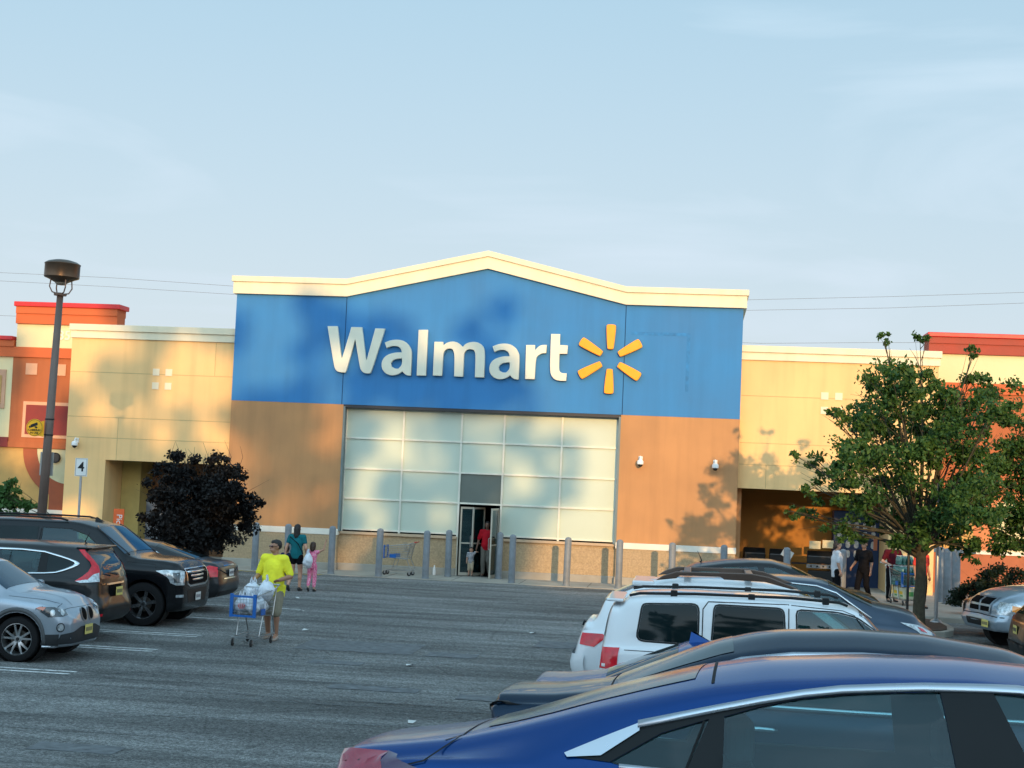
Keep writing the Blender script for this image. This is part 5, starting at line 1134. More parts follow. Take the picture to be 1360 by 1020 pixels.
# ---- 11. dark graphite sedan, tail to the lane
gph = paint('graphite_paint', (.018, .020, .023), .2, .28, dust=.08, coat=.35)
I = Car('parked_car', 'graphite sedan seen from behind with wedge shaped red lamps, under the purple leaved tree', -9.86, 32.35, 0, pi, 4.85, 1.84, gph,
    top=[(0, 1.0), (.06, 1.05), (.12, 1.07), (.45, 1.10), (.95, 1.24), (1.5, 1.40), (1.8, 1.44), (2.4, 1.47), (3.0, 1.4), (3.9, 1.0), (4.85, .75)],
    belt=[(0, .93), (1, 1.0), (3, .97), (4, .88), (4.85, .62)], bot=[(0, .34), (.5, .22), (4.4, .2), (4.85, .25)],
    plan=[(0, .8), (.06, .87), (.2, .94), (.6, .99), (1, 1), (3.7, 1), (4.4, .93), (4.85, .72)],
    rw=[(0, .68), (.5, .66), (1.5, .57), (2.9, .57), (3.2, .6), (4, .72), (4.85, .6)], crown=[(0, .03), (.6, .045), (1.5, .06), (3, .06), (4, .05), (4.85, .05)],
    rr=[(.3, .08), (.45, -.02), (.6, -.04), (.8, .0), (1.05, .02)], wheels=(1.05, 3.9), infl=.3, smr=.04)
dI = [(1.05, 1.07), (1.4, 1.24), (1.8, 1.33), (2.4, 1.36), (2.9, 1.3), (3.5, 1.03)]
I.ringstrip('window_trim', dI, [(1.09, 1.06)]+[(x, z-.022) for x, z in dI[1:-1]]+[(3.45, 1.02)], chrome)
I.side('window', [(1.12, 1.055)]+[(x, z-.03) for x, z in dI[1:3]]+[(1.85, 1.04)], g_dark); I.side('window', [(1.9, 1.04), (1.9, 1.31), (2.4, 1.33), (2.88, 1.27), (3.4, 1.03)], g_tint, off=-.003, cut=True)
I.decal('rear_window', [(.55, -.55, 1), (.55, .55, 1), (1.45, .5, 1.3), (1.45, -.5, 1.3)], (0, 0, 1), g_dark)
for sg in (1, -1): I.decal('tail_light', [(.0, sg*.70, .96), (.12, sg*.85, .99), (.3, sg*.9, .92), (.6, sg*.92, .79), (.3, sg*.92, .76), (.0, sg*.72, .77)], (-.45, sg*.9, 0), lamp_r, .01)
I.line([(-.05, -.35, .98), (-.05, .35, .98)], .03, D=(-1, 0, 0), name='boot_trim', m=chrome, off=.012); I.plate(-.085, 0, .83, False, plate_w)
I.line([(-.05, -.45, .72), (-.05, .45, .72)], .02, D=(-1, 0, 0), name='bumper_trim', m=chrome, off=.012)
I.line([(.5, -.62, 1), (.52, 0, 1), (.5, .62, 1)], .012, D=(0, 0, 1)); I.line([(.0, .74), (.7, .73)], .01)
I.decal('diffuser', [(-.05, -.7, .46), (-.05, .7, .46), (-.05, .7, .34), (-.05, -.7, .34)], (-1, 0, 0), black_p, .006)
I.finish(interior=(1, 3.5, .4, 1.02)); I.all_wheels('five')
# ---- 12. silver blue pickup at right
pkp = paint('pickup_paint', (.34, .41, .48), .5, .3)
K = Car('parked_truck', 'silver blue pickup truck with a split crosshair grille, right edge of the lot', 11.62, 34.75, 0, pi+.25, 5.8, 2.0, pkp,
    top=[(0, 1.35), (2.0, 1.35), (2.1, 1.85), (3.0, 1.9), (3.6, 1.85), (4.4, 1.33), (4.9, 1.3), (5.3, 1.24), (5.6, 1.15), (5.72, 1.08), (5.8, 1.0)],
    belt=[(0, 1.25), (4.3, 1.2), (5, 1.12), (5.5, 1.0), (5.8, .85)], bot=[(0, .5), (5.3, .38), (5.8, .4)],
    plan=[(0, .95), (1, 1), (4.8, 1), (5.3, .99), (5.6, .96), (5.8, .84)], rw=[(0, .9), (2, .9), (2.2, .72), (3.6, .74), (4.4, .82), (5.3, .76), (5.8, .6)], crown=[(0, .02), (4.4, .03), (5.2, .05), (5.8, .06)],
    rf=[(.4, .03), (.6, -.04), (.75, .04), (1.0, .04), (1.15, .1)], wheels=(1.2, 4.85), wr_=.42, infl=.4, step=.055, smr=.06, cat='pickup truck')
K.side('window', [(2.35, 1.32), (2.45, 1.74), (3.4, 1.74), (4.0, 1.34)], g_dark)
for sy in (1, -1):
    for z0, z1 in ((.74, .885), (.93, 1.06)): K.decal('grille', rnd([(0, sy*.045), (0, sy*.47), (1, sy*.49), (1, sy*.045)], r=.0) and [(5.85, sy*.045, z0), (5.85, sy*.44, z0), (5.85, sy*.47, z0+.03), (5.85, sy*.49, z1-.02), (5.85, sy*.46, z1), (5.85, sy*.045, z1)], (1, 0, 0), gloss_b, .012)
for sy in (1, -1): K.decal('headlight', [(5.66, sy*.62, 1.0), (5.45, sy*.93, .99), (5.32, sy*.98, .94), (5.40, sy*.95, .76), (5.66, sy*.64, .76)], (.7, sy*.7, 0), lamp_c, .01); K.decal('indicator', [(5.5, sy*.88, .95), (5.36, sy*.96, .93), (5.40, sy*.95, .80), (5.5, sy*.88, .84)], (.6, sy*.8, 0), lamp_a, .014)
K.line([(5.85, -.5, 1.09), (5.85, .5, 1.09), (5.85, .48, .76), (5.85, -.48, .76)], .05, D=(1, 0, 0), name='grille_trim', m=pkp, off=.02, closed=True)
K.line([(5.8, -.9, .7), (5.85, 0, .72), (5.8, .9, .7)], .02, D=(1, 0, 0), name='panel_gap'); K.plate(5.9, .45, .55, True, plate_y)
K.decal('lower_intake', [(5.85, -.5, .62), (5.85, .5, .62), (5.85, .5, .48), (5.85, -.5, .48)], (1, 0, 0), black_p, .006)
K.line([(5.55, .7), (5.45, .5)], .03, m=black_p, name='bumper_scratch'); K.finish(); K.all_wheels('five')
# ---- 13/14. two dark cars at the right edge
V = Car('parked_car', 'near black hatchback cut off by the right edge, beside the pickup', 5.78, 28.3, 0, 0, 4.3, 1.8, darkp,
    top=[(0, 1.15), (.12, 1.3), (.5, 1.45), (1.2, 1.52), (2.3, 1.52), (3.3, 1.1), (4.3, .8)], belt=[(0, 1.0), (3.2, .98), (4.3, .7)], bot=[(0, .32), (.5, .25), (4.3, .25)],
    plan=[(0, .82), (.06, .88), (.3, .95), (1, 1), (3.4, 1), (4.3, .75)], rw=[(0, .6), (3, .6), (4.3, .6)], crown=[(0, .05), (4.3, .05)], rr=[(.3, .05), (.6, -.04), (.9, .0), (1.2, .1)], wheels=(.8, 3.4), infl=.3, step=.09)
for sg in (1, -1): V.decal('tail_light', [(.05, sg*.6, 1.03), (.3, sg*.9, 1.05), (.4, sg*.9, .95), (.1, sg*.7, .88)], (-.6, sg*.8, 0), lamp_r, .01)
V.decal('rear_window', [(.1, -.5, 1.3), (.1, .5, 1.3), (.0, .55, 1.1), (.0, -.55, 1.1)], (-1, 0, .1), g_dark); V.plate(-.08, .0, .82, False, plate_y); V.side('window', [(.7, 1.06), (.9, 1.35), (2.3, 1.4), (2.9, 1.08)], g_dark)
V.line([(-.05, -.5, .96), (-.05, .5, .96)], .03, D=(-1, 0, 0), name='trunk_trim', m=chrome, off=.012); V.decal('bumper', [(-.05, -.7, .60), (-.05, .7, .60), (-.05, .7, .42), (-.05, -.7, .42)], (-1, 0, 0), black_p, .02)
V.finish(); V.all_wheels('five')
Y1 = Car('parked_car', 'black sedan with amber reflections, nose just showing left of the pickup', 11.0, 36.4, 0, pi, 4.7, 1.8, darkp,
    top=[(0, 1.0), (.5, 1.1), (1.5, 1.42), (2.5, 1.45), (3.0, 1.38), (3.8, 1.05), (4.4, .92), (4.7, .8)], belt=[(0, .95), (3.6, .95), (4.7, .68)], bot=[(0, .3), (4.7, .25)],
    plan=[(0, .85), (.3, .95), (1, 1), (3.8, 1), (4.4, .92), (4.7, .74)], rw=[(0, .6), (4.7, .6)], crown=[(0, .05), (4.7, .05)], wheels=(.9, 3.8), infl=.3, step=.09)
for sy in (1, -1): Y1.decal('headlight', [(4.35, sy*.82, .80), (4.66, sy*.6, .76), (4.66, sy*.6, .66), (4.35, sy*.85, .68)], (.7, sy*.7, 0), lamp_a, .01)
Y1.side('window', [(1.2, 1.02), (1.6, 1.3), (2.7, 1.32), (3.4, 1.02)], g_dark); Y1.plate(4.77, .4, .42, True, plate_w); Y1.decal('grille', [(4.75, -.4, .7), (4.75, .4, .7), (4.75, .4, .5), (4.75, -.4, .5)], (1, 0, 0), gloss_b, .006)
Y1.finish(); Y1.all_wheels('five')
# ------------------------------------------------------------------ trees
def leaf_mat(name, c0, c1, rough=.55):
    m = bpy.data.materials.new(name); m.use_nodes = True; N = NT(m); b = N.n['Principled BSDF']; b.inputs['Roughness'].default_value = rough; b.inputs['Specular IOR Level'].default_value = .35
    tc = N.add('ShaderNodeTexCoord'); nz = N.add('ShaderNodeTexNoise'); nz.inputs['Scale'].default_value = 2.2; nz.inputs['Detail'].default_value = 3; N.link(tc.outputs['Object'], nz.inputs['Vector'])
    n2 = N.add('ShaderNodeTexNoise'); n2.inputs['Scale'].default_value = 14; N.link(tc.outputs['Object'], n2.inputs['Vector'])
    ad = N.add('ShaderNodeMath', operation='ADD'); N.link(nz.outputs['Fac'], ad.inputs[0]); N.link(n2.outputs['Fac'], ad.inputs[1])
    mr = N.add('ShaderNodeMapRange'); N.link(ad.outputs[0], mr.inputs['Value']); mr.inputs['From Min'].default_value = .75; mr.inputs['From Max'].default_value = 1.3
    mx = N.add('ShaderNodeMix', data_type='RGBA'); N.link(mr.outputs[0], mx.inputs['Factor']); mx.inputs['A'].default_value = (*c0, 1); mx.inputs['B'].default_value = (*c1, 1); N.link(mx.outputs['Result'], b.inputs['Base Color'])
    tl = N.add('ShaderNodeBsdfTranslucent'); N.link(mx.outputs['Result'], tl.inputs[0]); ms = N.add('ShaderNodeMixShader'); ms.inputs[0].default_value = .3
    N.link(b.outputs[0], ms.inputs[1]); N.link(tl.outputs[0], ms.inputs[2]); N.link(ms.outputs[0], N.n['Material Output'].inputs['Surface']); return m
bark = mat('tree_bark', (.06, .052, .03), .9, var=.45, vscale=9, bump=1, bscale=25, streak=.3)
bark_d = mat('dark_bark', (.03, .024, .02), .9, var=.3, vscale=9, bump=1, bscale=25)
leaf_g = leaf_mat('green_leaves', (.018, .065, .013), (.09, .17, .03))
leaf_p = leaf_mat('purple_leaves', (.004, .004, .004), (.010, .008, .008))
leaf_y = leaf_mat('bright_leaves', (.03, .09, .02), (.08, .19, .05))
def leaf(vs, fs, p, size, r, up_bias=.3):
    d = Vector((r.gauss(0, 1), r.gauss(0, 1), r.gauss(0, .8)+up_bias)).normalized(); t = d.orthogonal().normalized(); t = (Matrix.Rotation(r.uniform(0, 6.28), 3, d) @ t); b = d.cross(t)
    s = size*r.uniform(.6, 1.25); o = len(vs)
    vs += [p-t*s*.5, p+b*s*.3+d*s*.06, p+t*s*.55, p-b*s*.3+d*s*.06]
    fs.append((o, o+1, o+2, o+3))
def branchy(parent, base, h_trunk, r0, tips, m, seed, lean=(0, 0)):
    r = random.Random(seed); base = Vector(base); mb = MB()
    top = base+Vector((lean[0], lean[1], h_trunk)); P = [base+Vector((0, 0, -.15)), base+Vector((0, 0, .12))]+[base.lerp(top, t)+Vector((r.uniform(-.03, .03), r.uniform(-.03, .03), 0)) for t in (.3, .6, 1)]
    mb.tube(P, [r0*1.5, r0*1.12, r0, r0*.93, r0*.85], 12); obj('trunk', mb, m, parent, smooth=True)
    mb = MB(); stems = []
    for i, (q, rad) in enumerate(tips):
        q = Vector(q); st = base.lerp(top, r.uniform(.8, 1)); mid = st.lerp(q, .5)+Vector((r.uniform(-.15, .15), r.uniform(-.15, .15), .12)); m2 = st.lerp(q, .2)+Vector((0, 0, .1))
        mb.tube([st, m2, mid, q], [r0*.42, r0*.3, r0*.17, r0*.05], 6)
        stems.append((m2, mid, q))
        for k in range(5):
            a = mid.lerp(q, r.uniform(0, .9)); e_ = q+Vector((r.gauss(0, 1), r.gauss(0, 1), r.gauss(0, .8)))*rad*.55
            mb.tube([a, a.lerp(e_, .5)+Vector((0, 0, .05)), e_], [r0*.1, r0*.06, r0*.02], 4)
    obj('limbs', mb, m, parent, smooth=True); return stems
def tree(name, label, base, h_trunk, r0, clusters, lm, bm_, n, lsize, seed, cat='tree', group=None, sub=7, tight=1.0, lean=(0, 0)):
    """clusters: (centre, radius); leaves sit on twig clumps near each cluster's outside"""
    t = thing(name, label, cat, base, 0, group); b0 = Vector(base); r = random.Random(seed)
    cl = [(Vector(c)-b0, rad) for c, rad in clusters]
    branchy(t, (0, 0, 0), h_trunk, r0, cl, bm_, seed, lean)
    vs, fs = [], []; W_ = sum(rad**2.2 for _, rad in cl)
    for c, rad in cl:
        k = int(n*rad**2.2/W_); nsub = max(5, int(sub*(rad/.6)**2)); subs = []
        for i in range(nsub):
            d = Vector((r.gauss(0, 1), r.gauss(0, 1), r.gauss(0, .85))).normalized(); subs.append((c+d*rad*r.uniform(.35, 1.0), rad*r.uniform(.18, .4)))
        for i in range(k):
            sc, sr = r.choice(subs); d = Vector((r.gauss(0, 1), r.gauss(0, 1), r.gauss(0, .7)))*sr*.62
            leaf(vs, fs, sc+d, lsize, r)
    me = bpy.data.meshes.new('crown'); me.from_pydata([tuple(v) for v in vs], [], fs); me.materials.append(lm); link('crown', me, t); return t
def cp(px, py, Y, rad): return (tuple(at(px, py, Y)), rad)
r_ = random.Random(5)
# big green tree on the right
CL = []
for px, py, rad, dy in [(1175, 452, .22, 0), (1222, 450, .25, .2), (1292, 470, .25, .1), (1190, 490, .42, 0), (1225, 500, .5, .3), (1258, 520, .5, 0), (1290, 500, .38, .3), (1160, 515, .4, .3), (1190, 540, .6, -.2), (1235, 560, .75, .2), (1285, 550, .55, .4),
    (1120, 552, .3, 0), (1105, 548, .22, .2), (1150, 575, .5, -.4), (1200, 600, .8, -.5), (1262, 610, .85, 0), (1312, 590, .5, .5), (1310, 520, .3, 0), (1060, 607, .2, 0), (1085, 612, .28, .2), (1120, 610, .38, -.3), (1155, 625, .5, .3),
    (1075, 645, .3, -.2), (1100, 650, .42, .3), (1140, 660, .55, -.6), (1190, 665, .8, .5), (1240, 670, .8, -.4), (1290, 655, .75, .3), (1048, 678, .22, 0), (1075, 690, .3, .3), (1110, 700, .38, -.3), (1150, 700, .45, .5), (1200, 710, .5, -.3), (1255, 700, .6, .6), (1300, 700, .5, 0), (1320, 640, .6, 0), (1222, 722, .3, -.4), (1268, 724, .38, .3), (1300, 732, .33, 0), (1128, 712, .28, -.3)]:
    CL.append(cp(px, py, 36.2+dy*2.0, rad))
for i in range(10): CL.append(((5.1+r_.uniform(-1.6, 2.2), 36.2+r_.uniform(-2.4, 2.4), r_.uniform(3, 5.6)), r_.uniform(.5, .85)))
tree('broadleaf_tree', 'tall open crowned green tree standing in the kerb island at right', (5.17, 36.2, .14), 1.9, .13, CL, leaf_g, bark, 31000, .115, 11)
CL = [cp(px, py, 38.6, rad) for px, py, rad in [(1345, 560, .45), (1340, 605, .7), (1365, 650, .9), (1330, 690, .6), (1370, 590, .7), (1350, 720, .6), (1390, 700, .9), (1400, 620, .9), (1330, 640, .5)]]
tree('broadleaf_tree', 'second green tree cut off by the right edge of the picture', (8.6, 38.8, .14), 1.7, .12, CL, leaf_g, bark, 15000, .11, 12)
# purple leaved tree
CL = []
for px, py, rad, dy in [(222, 622, .35, 0), (245, 608, .38, .3), (270, 612, .4, -.2), (298, 620, .38, .2), (325, 640, .35, 0), (338, 665, .34, .2), (205, 650, .4, .3), (232, 650, .6, -.3), (268, 655, .7, .3), (305, 662, .6, -.2), (200, 680, .36, 0), (228, 690, .6, .4), (270, 695, .75, -.4), (310, 692, .5, .4), (250, 716, .5, 0), (288, 718, .45, .2), (250, 670, .7, 0), (285, 640, .5, .1), (215, 668, .45, 0), (320, 680, .45, 0), (262, 725, .45, -.2), (300, 708, .5, -.3), (238, 632, .45, .1), (225, 712, .35, -.2), (335, 690, .25, 0)]:
    CL.append(cp(px, py, 40+dy*1.6, rad))
for i in range(8): CL.append(((-13.1+r_.uniform(-.9, 1.0), 40+r_.uniform(-.9, .9), r_.uniform(1.4, 2.9)), .6))
pt = tree('purple_leaf_tree', 'low round tree with nearly black purple leaves, left of the entrance', (-12.85, 40, .14), 1.0, .11, CL, leaf_p, bark_d, 34000, .105, 13)
mb = MB()
for i in range(9):
    a = at(255+r_.uniform(-40, 70), 622, 40)-Vector((-12.85, 40, .14)); mb.tube([a, a+Vector((r_.uniform(-.05, .1), 0, .3)), a+Vector((r_.uniform(-.15, .3), 0, r_.uniform(.5, .75)))], [.008, .006, .003], 4)
obj('bare_twigs', mb, bark_d, pt)
# small bright tree at the far left, shrub at right
CL = [cp(px, py, 42, rad) for px, py, rad in [(10, 655, .4), (28, 665, .32), (5, 675, .4), (40, 672, .2), (-15, 650, .5), (-10, 680, .5), (18, 645, .25)]]
tree('small_tree', 'small bright green tree at the left edge beside the lamp post', (-17.6, 42, .0), 1.1, .05, CL, leaf_y, bark, 3600, .14, 14)
SX = at(1305, 775, 40.6).x+.15
CL = [((SX+dx, 40.6+dy, .75+dz), rr_) for dx, dy, dz, rr_ in [(-.5, 0, .1, .5), (0, -.2, .25, .6), (.6, 0, .15, .55), (1.1, .1, 0, .5), (0, .4, 0, .6), (-.8, .2, -.2, .35), (.4, -.3, -.2, .5), (1.5, 0, .2, .5)]]
tree('shrub', 'dense dark evergreen shrub between the three bollards and the pickup', (SX+.2, 40.6, .14), .3, .05, CL, leaf_mat('shrub_leaves', (.006, .018, .009), (.016, .036, .015)), bark_d, 9000, .09, 15, cat='shrub')
# weedy stems in the mulch under the trees
# tall trees behind the viewer: they shade the lot and dapple the front
TY = -30
def occ(xf, zf, Y=None):
    """point behind the viewer whose shadow falls on facade point (xf, zf)"""
    t = (FY-(TY if Y is None else Y))/SUN_D.y; return (xf-SUN_D.x*t, zf-SUN_D.z*t)
rs = random.Random(21)
LIT = [(345, 415, 1.0), (385, 480, .95), (335, 505, .9), (575, 405, 1.0), (545, 390, .5), (655, 372, .5), (445, 500, .6), (600, 440, .6), (372, 600, .9), (385, 680, .8), (330, 640, .5), (520, 560, .7), (485, 650, .8), (560, 600, .6), (640, 590, .7), (590, 690, .6), (470, 720, .5),
       (270, 500, 1.3), (275, 570, 1.2), (120, 450, 1.2), (120, 520, .9), (180, 560, .8), (50, 440, 1.4), (20, 560, 1.2), (30, 500, 1.0), (560, 350, .6), (400, 540, .5), (690, 640, .7), (700, 500, .8), (700, 420, .9)]
LIT = [(at(a, b, FY), r*.75+.2) for a, b, r in LIT]
cls = []
zf = -.9
while zf < 8.0:
    xf = -25.0
    while xf < -4.3:
        x_, z_ = xf+rs.uniform(-.35, .35), zf+rs.uniform(-.35, .35); edge = max(0, (x_+6.2)/2)
        ok = all((x_-p.x)**2+(z_-p.z)**2 > r*r for p, r in LIT) and rs.random() > .03+edge*.6
        if z_ > 7.2 and x_ > -9: ok = ok and (z_ < 7.6+1.6*(1-abs(x_+6.6)/4.4))
        if ok:
            X_, Z_ = occ(x_, z_); cls.append(((X_+rs.uniform(-.1, .1), TY+rs.uniform(-1.5, 1.5), Z_), rs.uniform(.52, .74)))
        xf += .82
    zf += .8
xs_ = sorted(c[0][0] for c in cls); lo, hi = xs_[0], xs_[-1]; K_ = 4
for i in range(K_):
    a, b = lo+(hi-lo)*i/K_, lo+(hi-lo)*(i+1)/K_
    sub_ = [c for c in cls if a <= c[0][0] < b+.001]; xm = (a+b)/2
    tree('park_tree', ['tall leafy tree behind the viewer, leftmost of its row', 'tall leafy tree behind the viewer, second from the left', 'tall leafy tree behind the viewer, second from the right', 'tall leafy tree behind the viewer, rightmost of its row'][i], (xm, TY, gz(TY)), 9.0, .3, sub_, leaf_g, bark, 12500, .42, 31+i, group='trees at the back of the lot', sub=9)
# unseen long block added behind the viewer to keep the lot in shade
BY = -34
ob_ = thing('shade_block', 'long brown unseen block added behind the viewer to shade the lot', 'building', (0, 0, 0))
ow = mat('shade_block_wall', (.22, .17, .13), .85, var=.15)
def ob_box(name, xf0, xf1, zf, d=0):
    x0, z0 = occ(xf0, zf, BY); x1, _ = occ(xf1, zf, BY); q = MB(); q.box(x0, x1, BY-12, BY-d, 0, z0); obj(name, q, ow, ob_)
ob_box('wall', -60, -5, -.35); ob_box('wall', -4.99, 1.9, -.75); ob_box('wall', 1.91, 60, -.35)
for k in range(16):
    x0 = -40+k*7.5
    for z in (2.5, 6.2, 9.6):
        q = MB(); q.box(x0, x0+4.6, BY+.01, BY+.08, z, z+1.7); obj('window', q, g_dark, ob_)
# ------------------------------------------------------------------ people
skin_m = mat('skin_light', (.50, .27, .18), .55, var=.08, vscale=8); skin_d = mat('skin_tan', (.36, .18, .11), .55, var=.08, vscale=8); skin_k = mat('skin_dark', (.16, .08, .05), .55, var=.08)
hair_k = mat('hair_dark', (.012, .009, .008), .55, var=.3, vscale=30, bump=.6, bscale=90); hair_b = mat('hair_brown', (.05, .025, .015), .55, var=.3, vscale=30, bump=.6, bscale=90)
shoe_k = mat('shoe_black', (.015, .015, .016), .5); shoe_w = mat('shoe_white', (.6, .6, .58), .6)
def cloth(name, col, v=.1): return mat(name, col, .85, var=v, vscale=9, bump=.25, bscale=35, spec=.12)
def remesh_obj(name, mb, m, parent, vox, wrinkle=0, wscale=9, smooth=3):
    me = mb.mesh(name, m, False, fix=False); o = link(name, me, parent)
    r = o.modifiers.new('r', 'REMESH'); r.mode = 'VOXEL'; r.voxel_size = vox; r.use_smooth_shade = True
    s = o.modifiers.new('s', 'SMOOTH'); s.factor = .5; s.iterations = smooth
    bake(o)
    if wrinkle:
        nr_ = [v.normal.copy() for v in o.data.vertices]
        for v, vn in zip(o.data.vertices, nr_):
            q = noise.noise(Vector((v.co.x*wscale, v.co.y*wscale, v.co.z*wscale*.7)))+.5*noise.noise(v.co*wscale*2.3); v.co += vn*q*wrinkle
    if not o.data.materials: o.data.materials.append(m)
    else: o.data.materials[0] = m
    o.data.polygons.foreach_set('use_smooth', [True]*len(o.data.polygons)); return o
BASE = dict(pel=(0, 0, .93), chest=(0, 0, 1.27), neck=(0, 0, 1.45), head=(0, -.01, 1.625), shL=(.18, 0, 1.41), elL=(.24, .02, 1.13), wrL=(.25, -.05, .88), shR=(-.18, 0, 1.41), elR=(-.24, .02, 1.13), wrR=(-.25, -.05, .88),
            hipL=(.09, 0, .90), knL=(.10, -.02, .50), anL=(.10, .02, .085), toL=(.115, -.13, .03), hipR=(-.09, 0, .90), knR=(-.10, -.02, .50), anR=(-.10, .02, .085), toR=(-.115, -.13, .03))
def person(label, loc, rz, J=None, scale=1.0, skin=skin_m, hair=hair_k, hair_len=0, top=None, sleeve=.7, hem=.80, bottom=None, legs=.45, skirt=False, shoes=shoe_k, belly=0, headk=1.0, vox=.012, group=None, look=0, sunglasses=False, width=1.0, face=True):
    T = thing('person', label, 'person', loc, rz, group); T.scale = (scale, scale, scale)
    j = {k: Vector(v) for k, v in BASE.items()}
    for k, v in (J or {}).items(): j[k] = Vector(v)
    W_ = width; rx = Matrix.Rotation(look, 4, 'Z'); hd = j['head']; hk = headk
    def H(x, y, z): return hd+(rx@Vector((x*hk, y*hk, z*hk)))
    def torso(mb, g, zmin=None):
        p, c = j['pel'], j['chest']; w = p.lerp(c, .45)
        mb.ball(p, (.155*W_+g, .115*W_+g, .13+g), 20, m=12); mb.ball(w+Vector((0, -.02*belly, 0)), (.14*W_+g+.03*belly, .11*W_+g+.05*belly, .16+g), 20, m=12); mb.ball(c, (.165*W_+g, .115*W_+g, .17+g), 20, m=12)
        mb.cap(j['shL'], j['shR'], .062*W_+g, .062*W_+g, 14); mb.cap(p, c, .12*W_+g, .13*W_+g, 14)
    def arm(mb, s, g, f0=0, f1=2, n=12):
        a, b, c = j['sh'+s], j['el'+s], j['wr'+s]
        u = min(1, f1); mb.cap(a, a.lerp(b, u), .056*W_+g, (.056-.014*u)*W_+g, n)
        if f1 > 1: v = f1-1; mb.cap(b, b.lerp(c, v), .041*W_+g, (.041-.013*v)*W_+g, n)
    def hand(mb, s):
        w = j['wr'+s]; d = (w-j['el'+s]).normalized(); sd = 1 if s == 'L' else -1
        a = d.cross(Vector((0, 1, 0))); a = a.normalized() if a.length > .1 else Vector((1, 0, 0)); b = d.cross(a).normalized()
        pc = w+d*.045; mb.cap(w, pc, .026, .03, 10); mb.cap(pc-b*.022, pc+b*.022, .02, .02, 8)
        kn = w+d*.085; cur = -a*sd*.35
        for i, (o_, L_) in enumerate(((-.034, .068), (-.012, .078), (.011, .073), (.033, .058))):
            q0 = kn+b*o_-d*.02; q1 = q0+d*L_*.5+cur*.012; q2 = q1+(d*.75+cur*1.2).normalized()*L_*.45; mb.cap(q0, q1, .0105, .0098, 8); mb.cap(q1, q2, .0098, .008, 8)
        t0 = w+d*.025-b*.022; t1 = t0-b*.032+d*.03; t2 = t1+d*.03-b*.006+cur*.02; mb.cap(t0, t1, .014, .011, 8); mb.cap(t1, t2, .011, .009, 8)
    def leg(mb, s, g, f1=2, n=14):
        a, b, c = j['hip'+s], j['kn'+s], j['an'+s]; u = min(1, f1)
        mb.cap(a, a.lerp(b, u), .088*W_+g, (.088-.032*u)*W_+g, n)
        if f1 > 1:
            v = f1-1; e_ = b.lerp(c, v); mid = b.lerp(c, .35)+Vector((0, .012, 0)); 
            mb.cap(b, e_, .056*W_+g, (.056-.02*v)*W_+g, n)
            if v > .4: mb.cap(b, mid, .05*W_+g, .053*W_+g, n)
    # body
    mb = MB(); torso(mb, 0)
    for s in 'LR': arm(mb, s, 0); hand(mb, s); leg(mb, s, 0); mb.cap(j['an'+s], j['to'+s]+Vector((0, 0, .012)), .037, .03, 10); mb.cap(j['an'+s]-Vector((0, 0, .03)), j['an'+s]+Vector((0, .03, -.045)), .033, .03, 10)
    mb.cap(j['neck']-Vector((0, 0, .06)), H(0, .015, -.06), .06, .052, 12)
    mb.ball(H(0, .012, .02), (.077*hk, .095*hk, .098*hk), 20, m=14, M=rx.to_3x3()); mb.ball(H(0, -.028, -.052), (.057*hk, .06*hk, .06*hk), 16, m=10, M=rx.to_3x3())
    mb.cap(H(0, -.078, .012), H(0, -.098, -.022), .009*hk, .014*hk, 8); mb.cap(H(-.02, -.088, -.06), H(.02, -.088, -.06), .009*hk, .009*hk, 8)
    mb.cap(H(-.03, -.072, .03), H(.03, -.072, .03), .014*hk, .014*hk, 8)
    for sx in (-1, 1): mb.ball(H(sx*.08, .015, -.005), (.012*hk, .02*hk, .03*hk), 8, m=6)
    body = remesh_obj('body', mb, skin, T, vox*.8, smooth=2)
    if face:
        mb = MB()
        for sx in (-1, 1): mb.ball(H(sx*.03, -.079, .006), (.011*hk, .006*hk, .006*hk), 8, m=6)
        obj('eyes', mb, mat('eye_dark', (.02, .015, .012), .3), T)
        mb = MB(); mb.cap(H(-.02, -.096, -.058), H(.02, -.096, -.058), .0035*hk, .0035*hk, 6); obj('mouth', mb, mat('lip', (.28, .09, .07), .5), T)
    # hair
    mb = MB(); mb.ball(H(0, .028, .035), (.086*hk, .098*hk, .098*hk), 18, m=12, M=rx.to_3x3()); mb.ball(H(0, -.03, .085), (.06*hk, .05*hk, .035*hk), 12, m=8, M=rx.to_3x3())
    if hair_len:
        mb.cap(H(0, .055, .0), H(0, .075, -hair_len), .082*hk, .06*hk, 14); mb.cap(H(.045, .04, 0), H(.05, .05, -hair_len*.85), .05*hk, .035*hk, 10); mb.cap(H(-.045, .04, 0), H(-.05, .05, -hair_len*.85), .05*hk, .035*hk, 10)
    ho = remesh_obj('hair', mb, hair, T, .012, wrinkle=.006, wscale=30, smooth=1)
    if not hair_len:
        for v in ho.data.vertices:   # keep the face clear of the hair cap
            q = rx.inverted()@((v.co-hd)/hk)
            if q.y < .0 and q.z < .055: v.co = H(q.x*.93, max(q.y, .0)+.01, q.z)
    else:
        for v in ho.data.vertices:
            q = rx.inverted()@((v.co-hd)/hk)
            if q.y < -.02 and q.z < .055: v.co = H(q.x*.93, -.02+.01, q.z)
    if sunglasses:
        mb = MB()
        for sx in (-1, 1): mb.ball(H(sx*.032, -.083, .012), (.027, .008, .017), 12, m=8); mb.tube([H(sx*.06, -.078, .016), H(sx*.082, .0, .012)], .004)
        mb.tube([H(-.01, -.095, .016), H(.01, -.095, .016)], .004); obj('sunglasses', mb, mat('sunglass_brown', (.06, .012, .01), .12, coat=1), T)
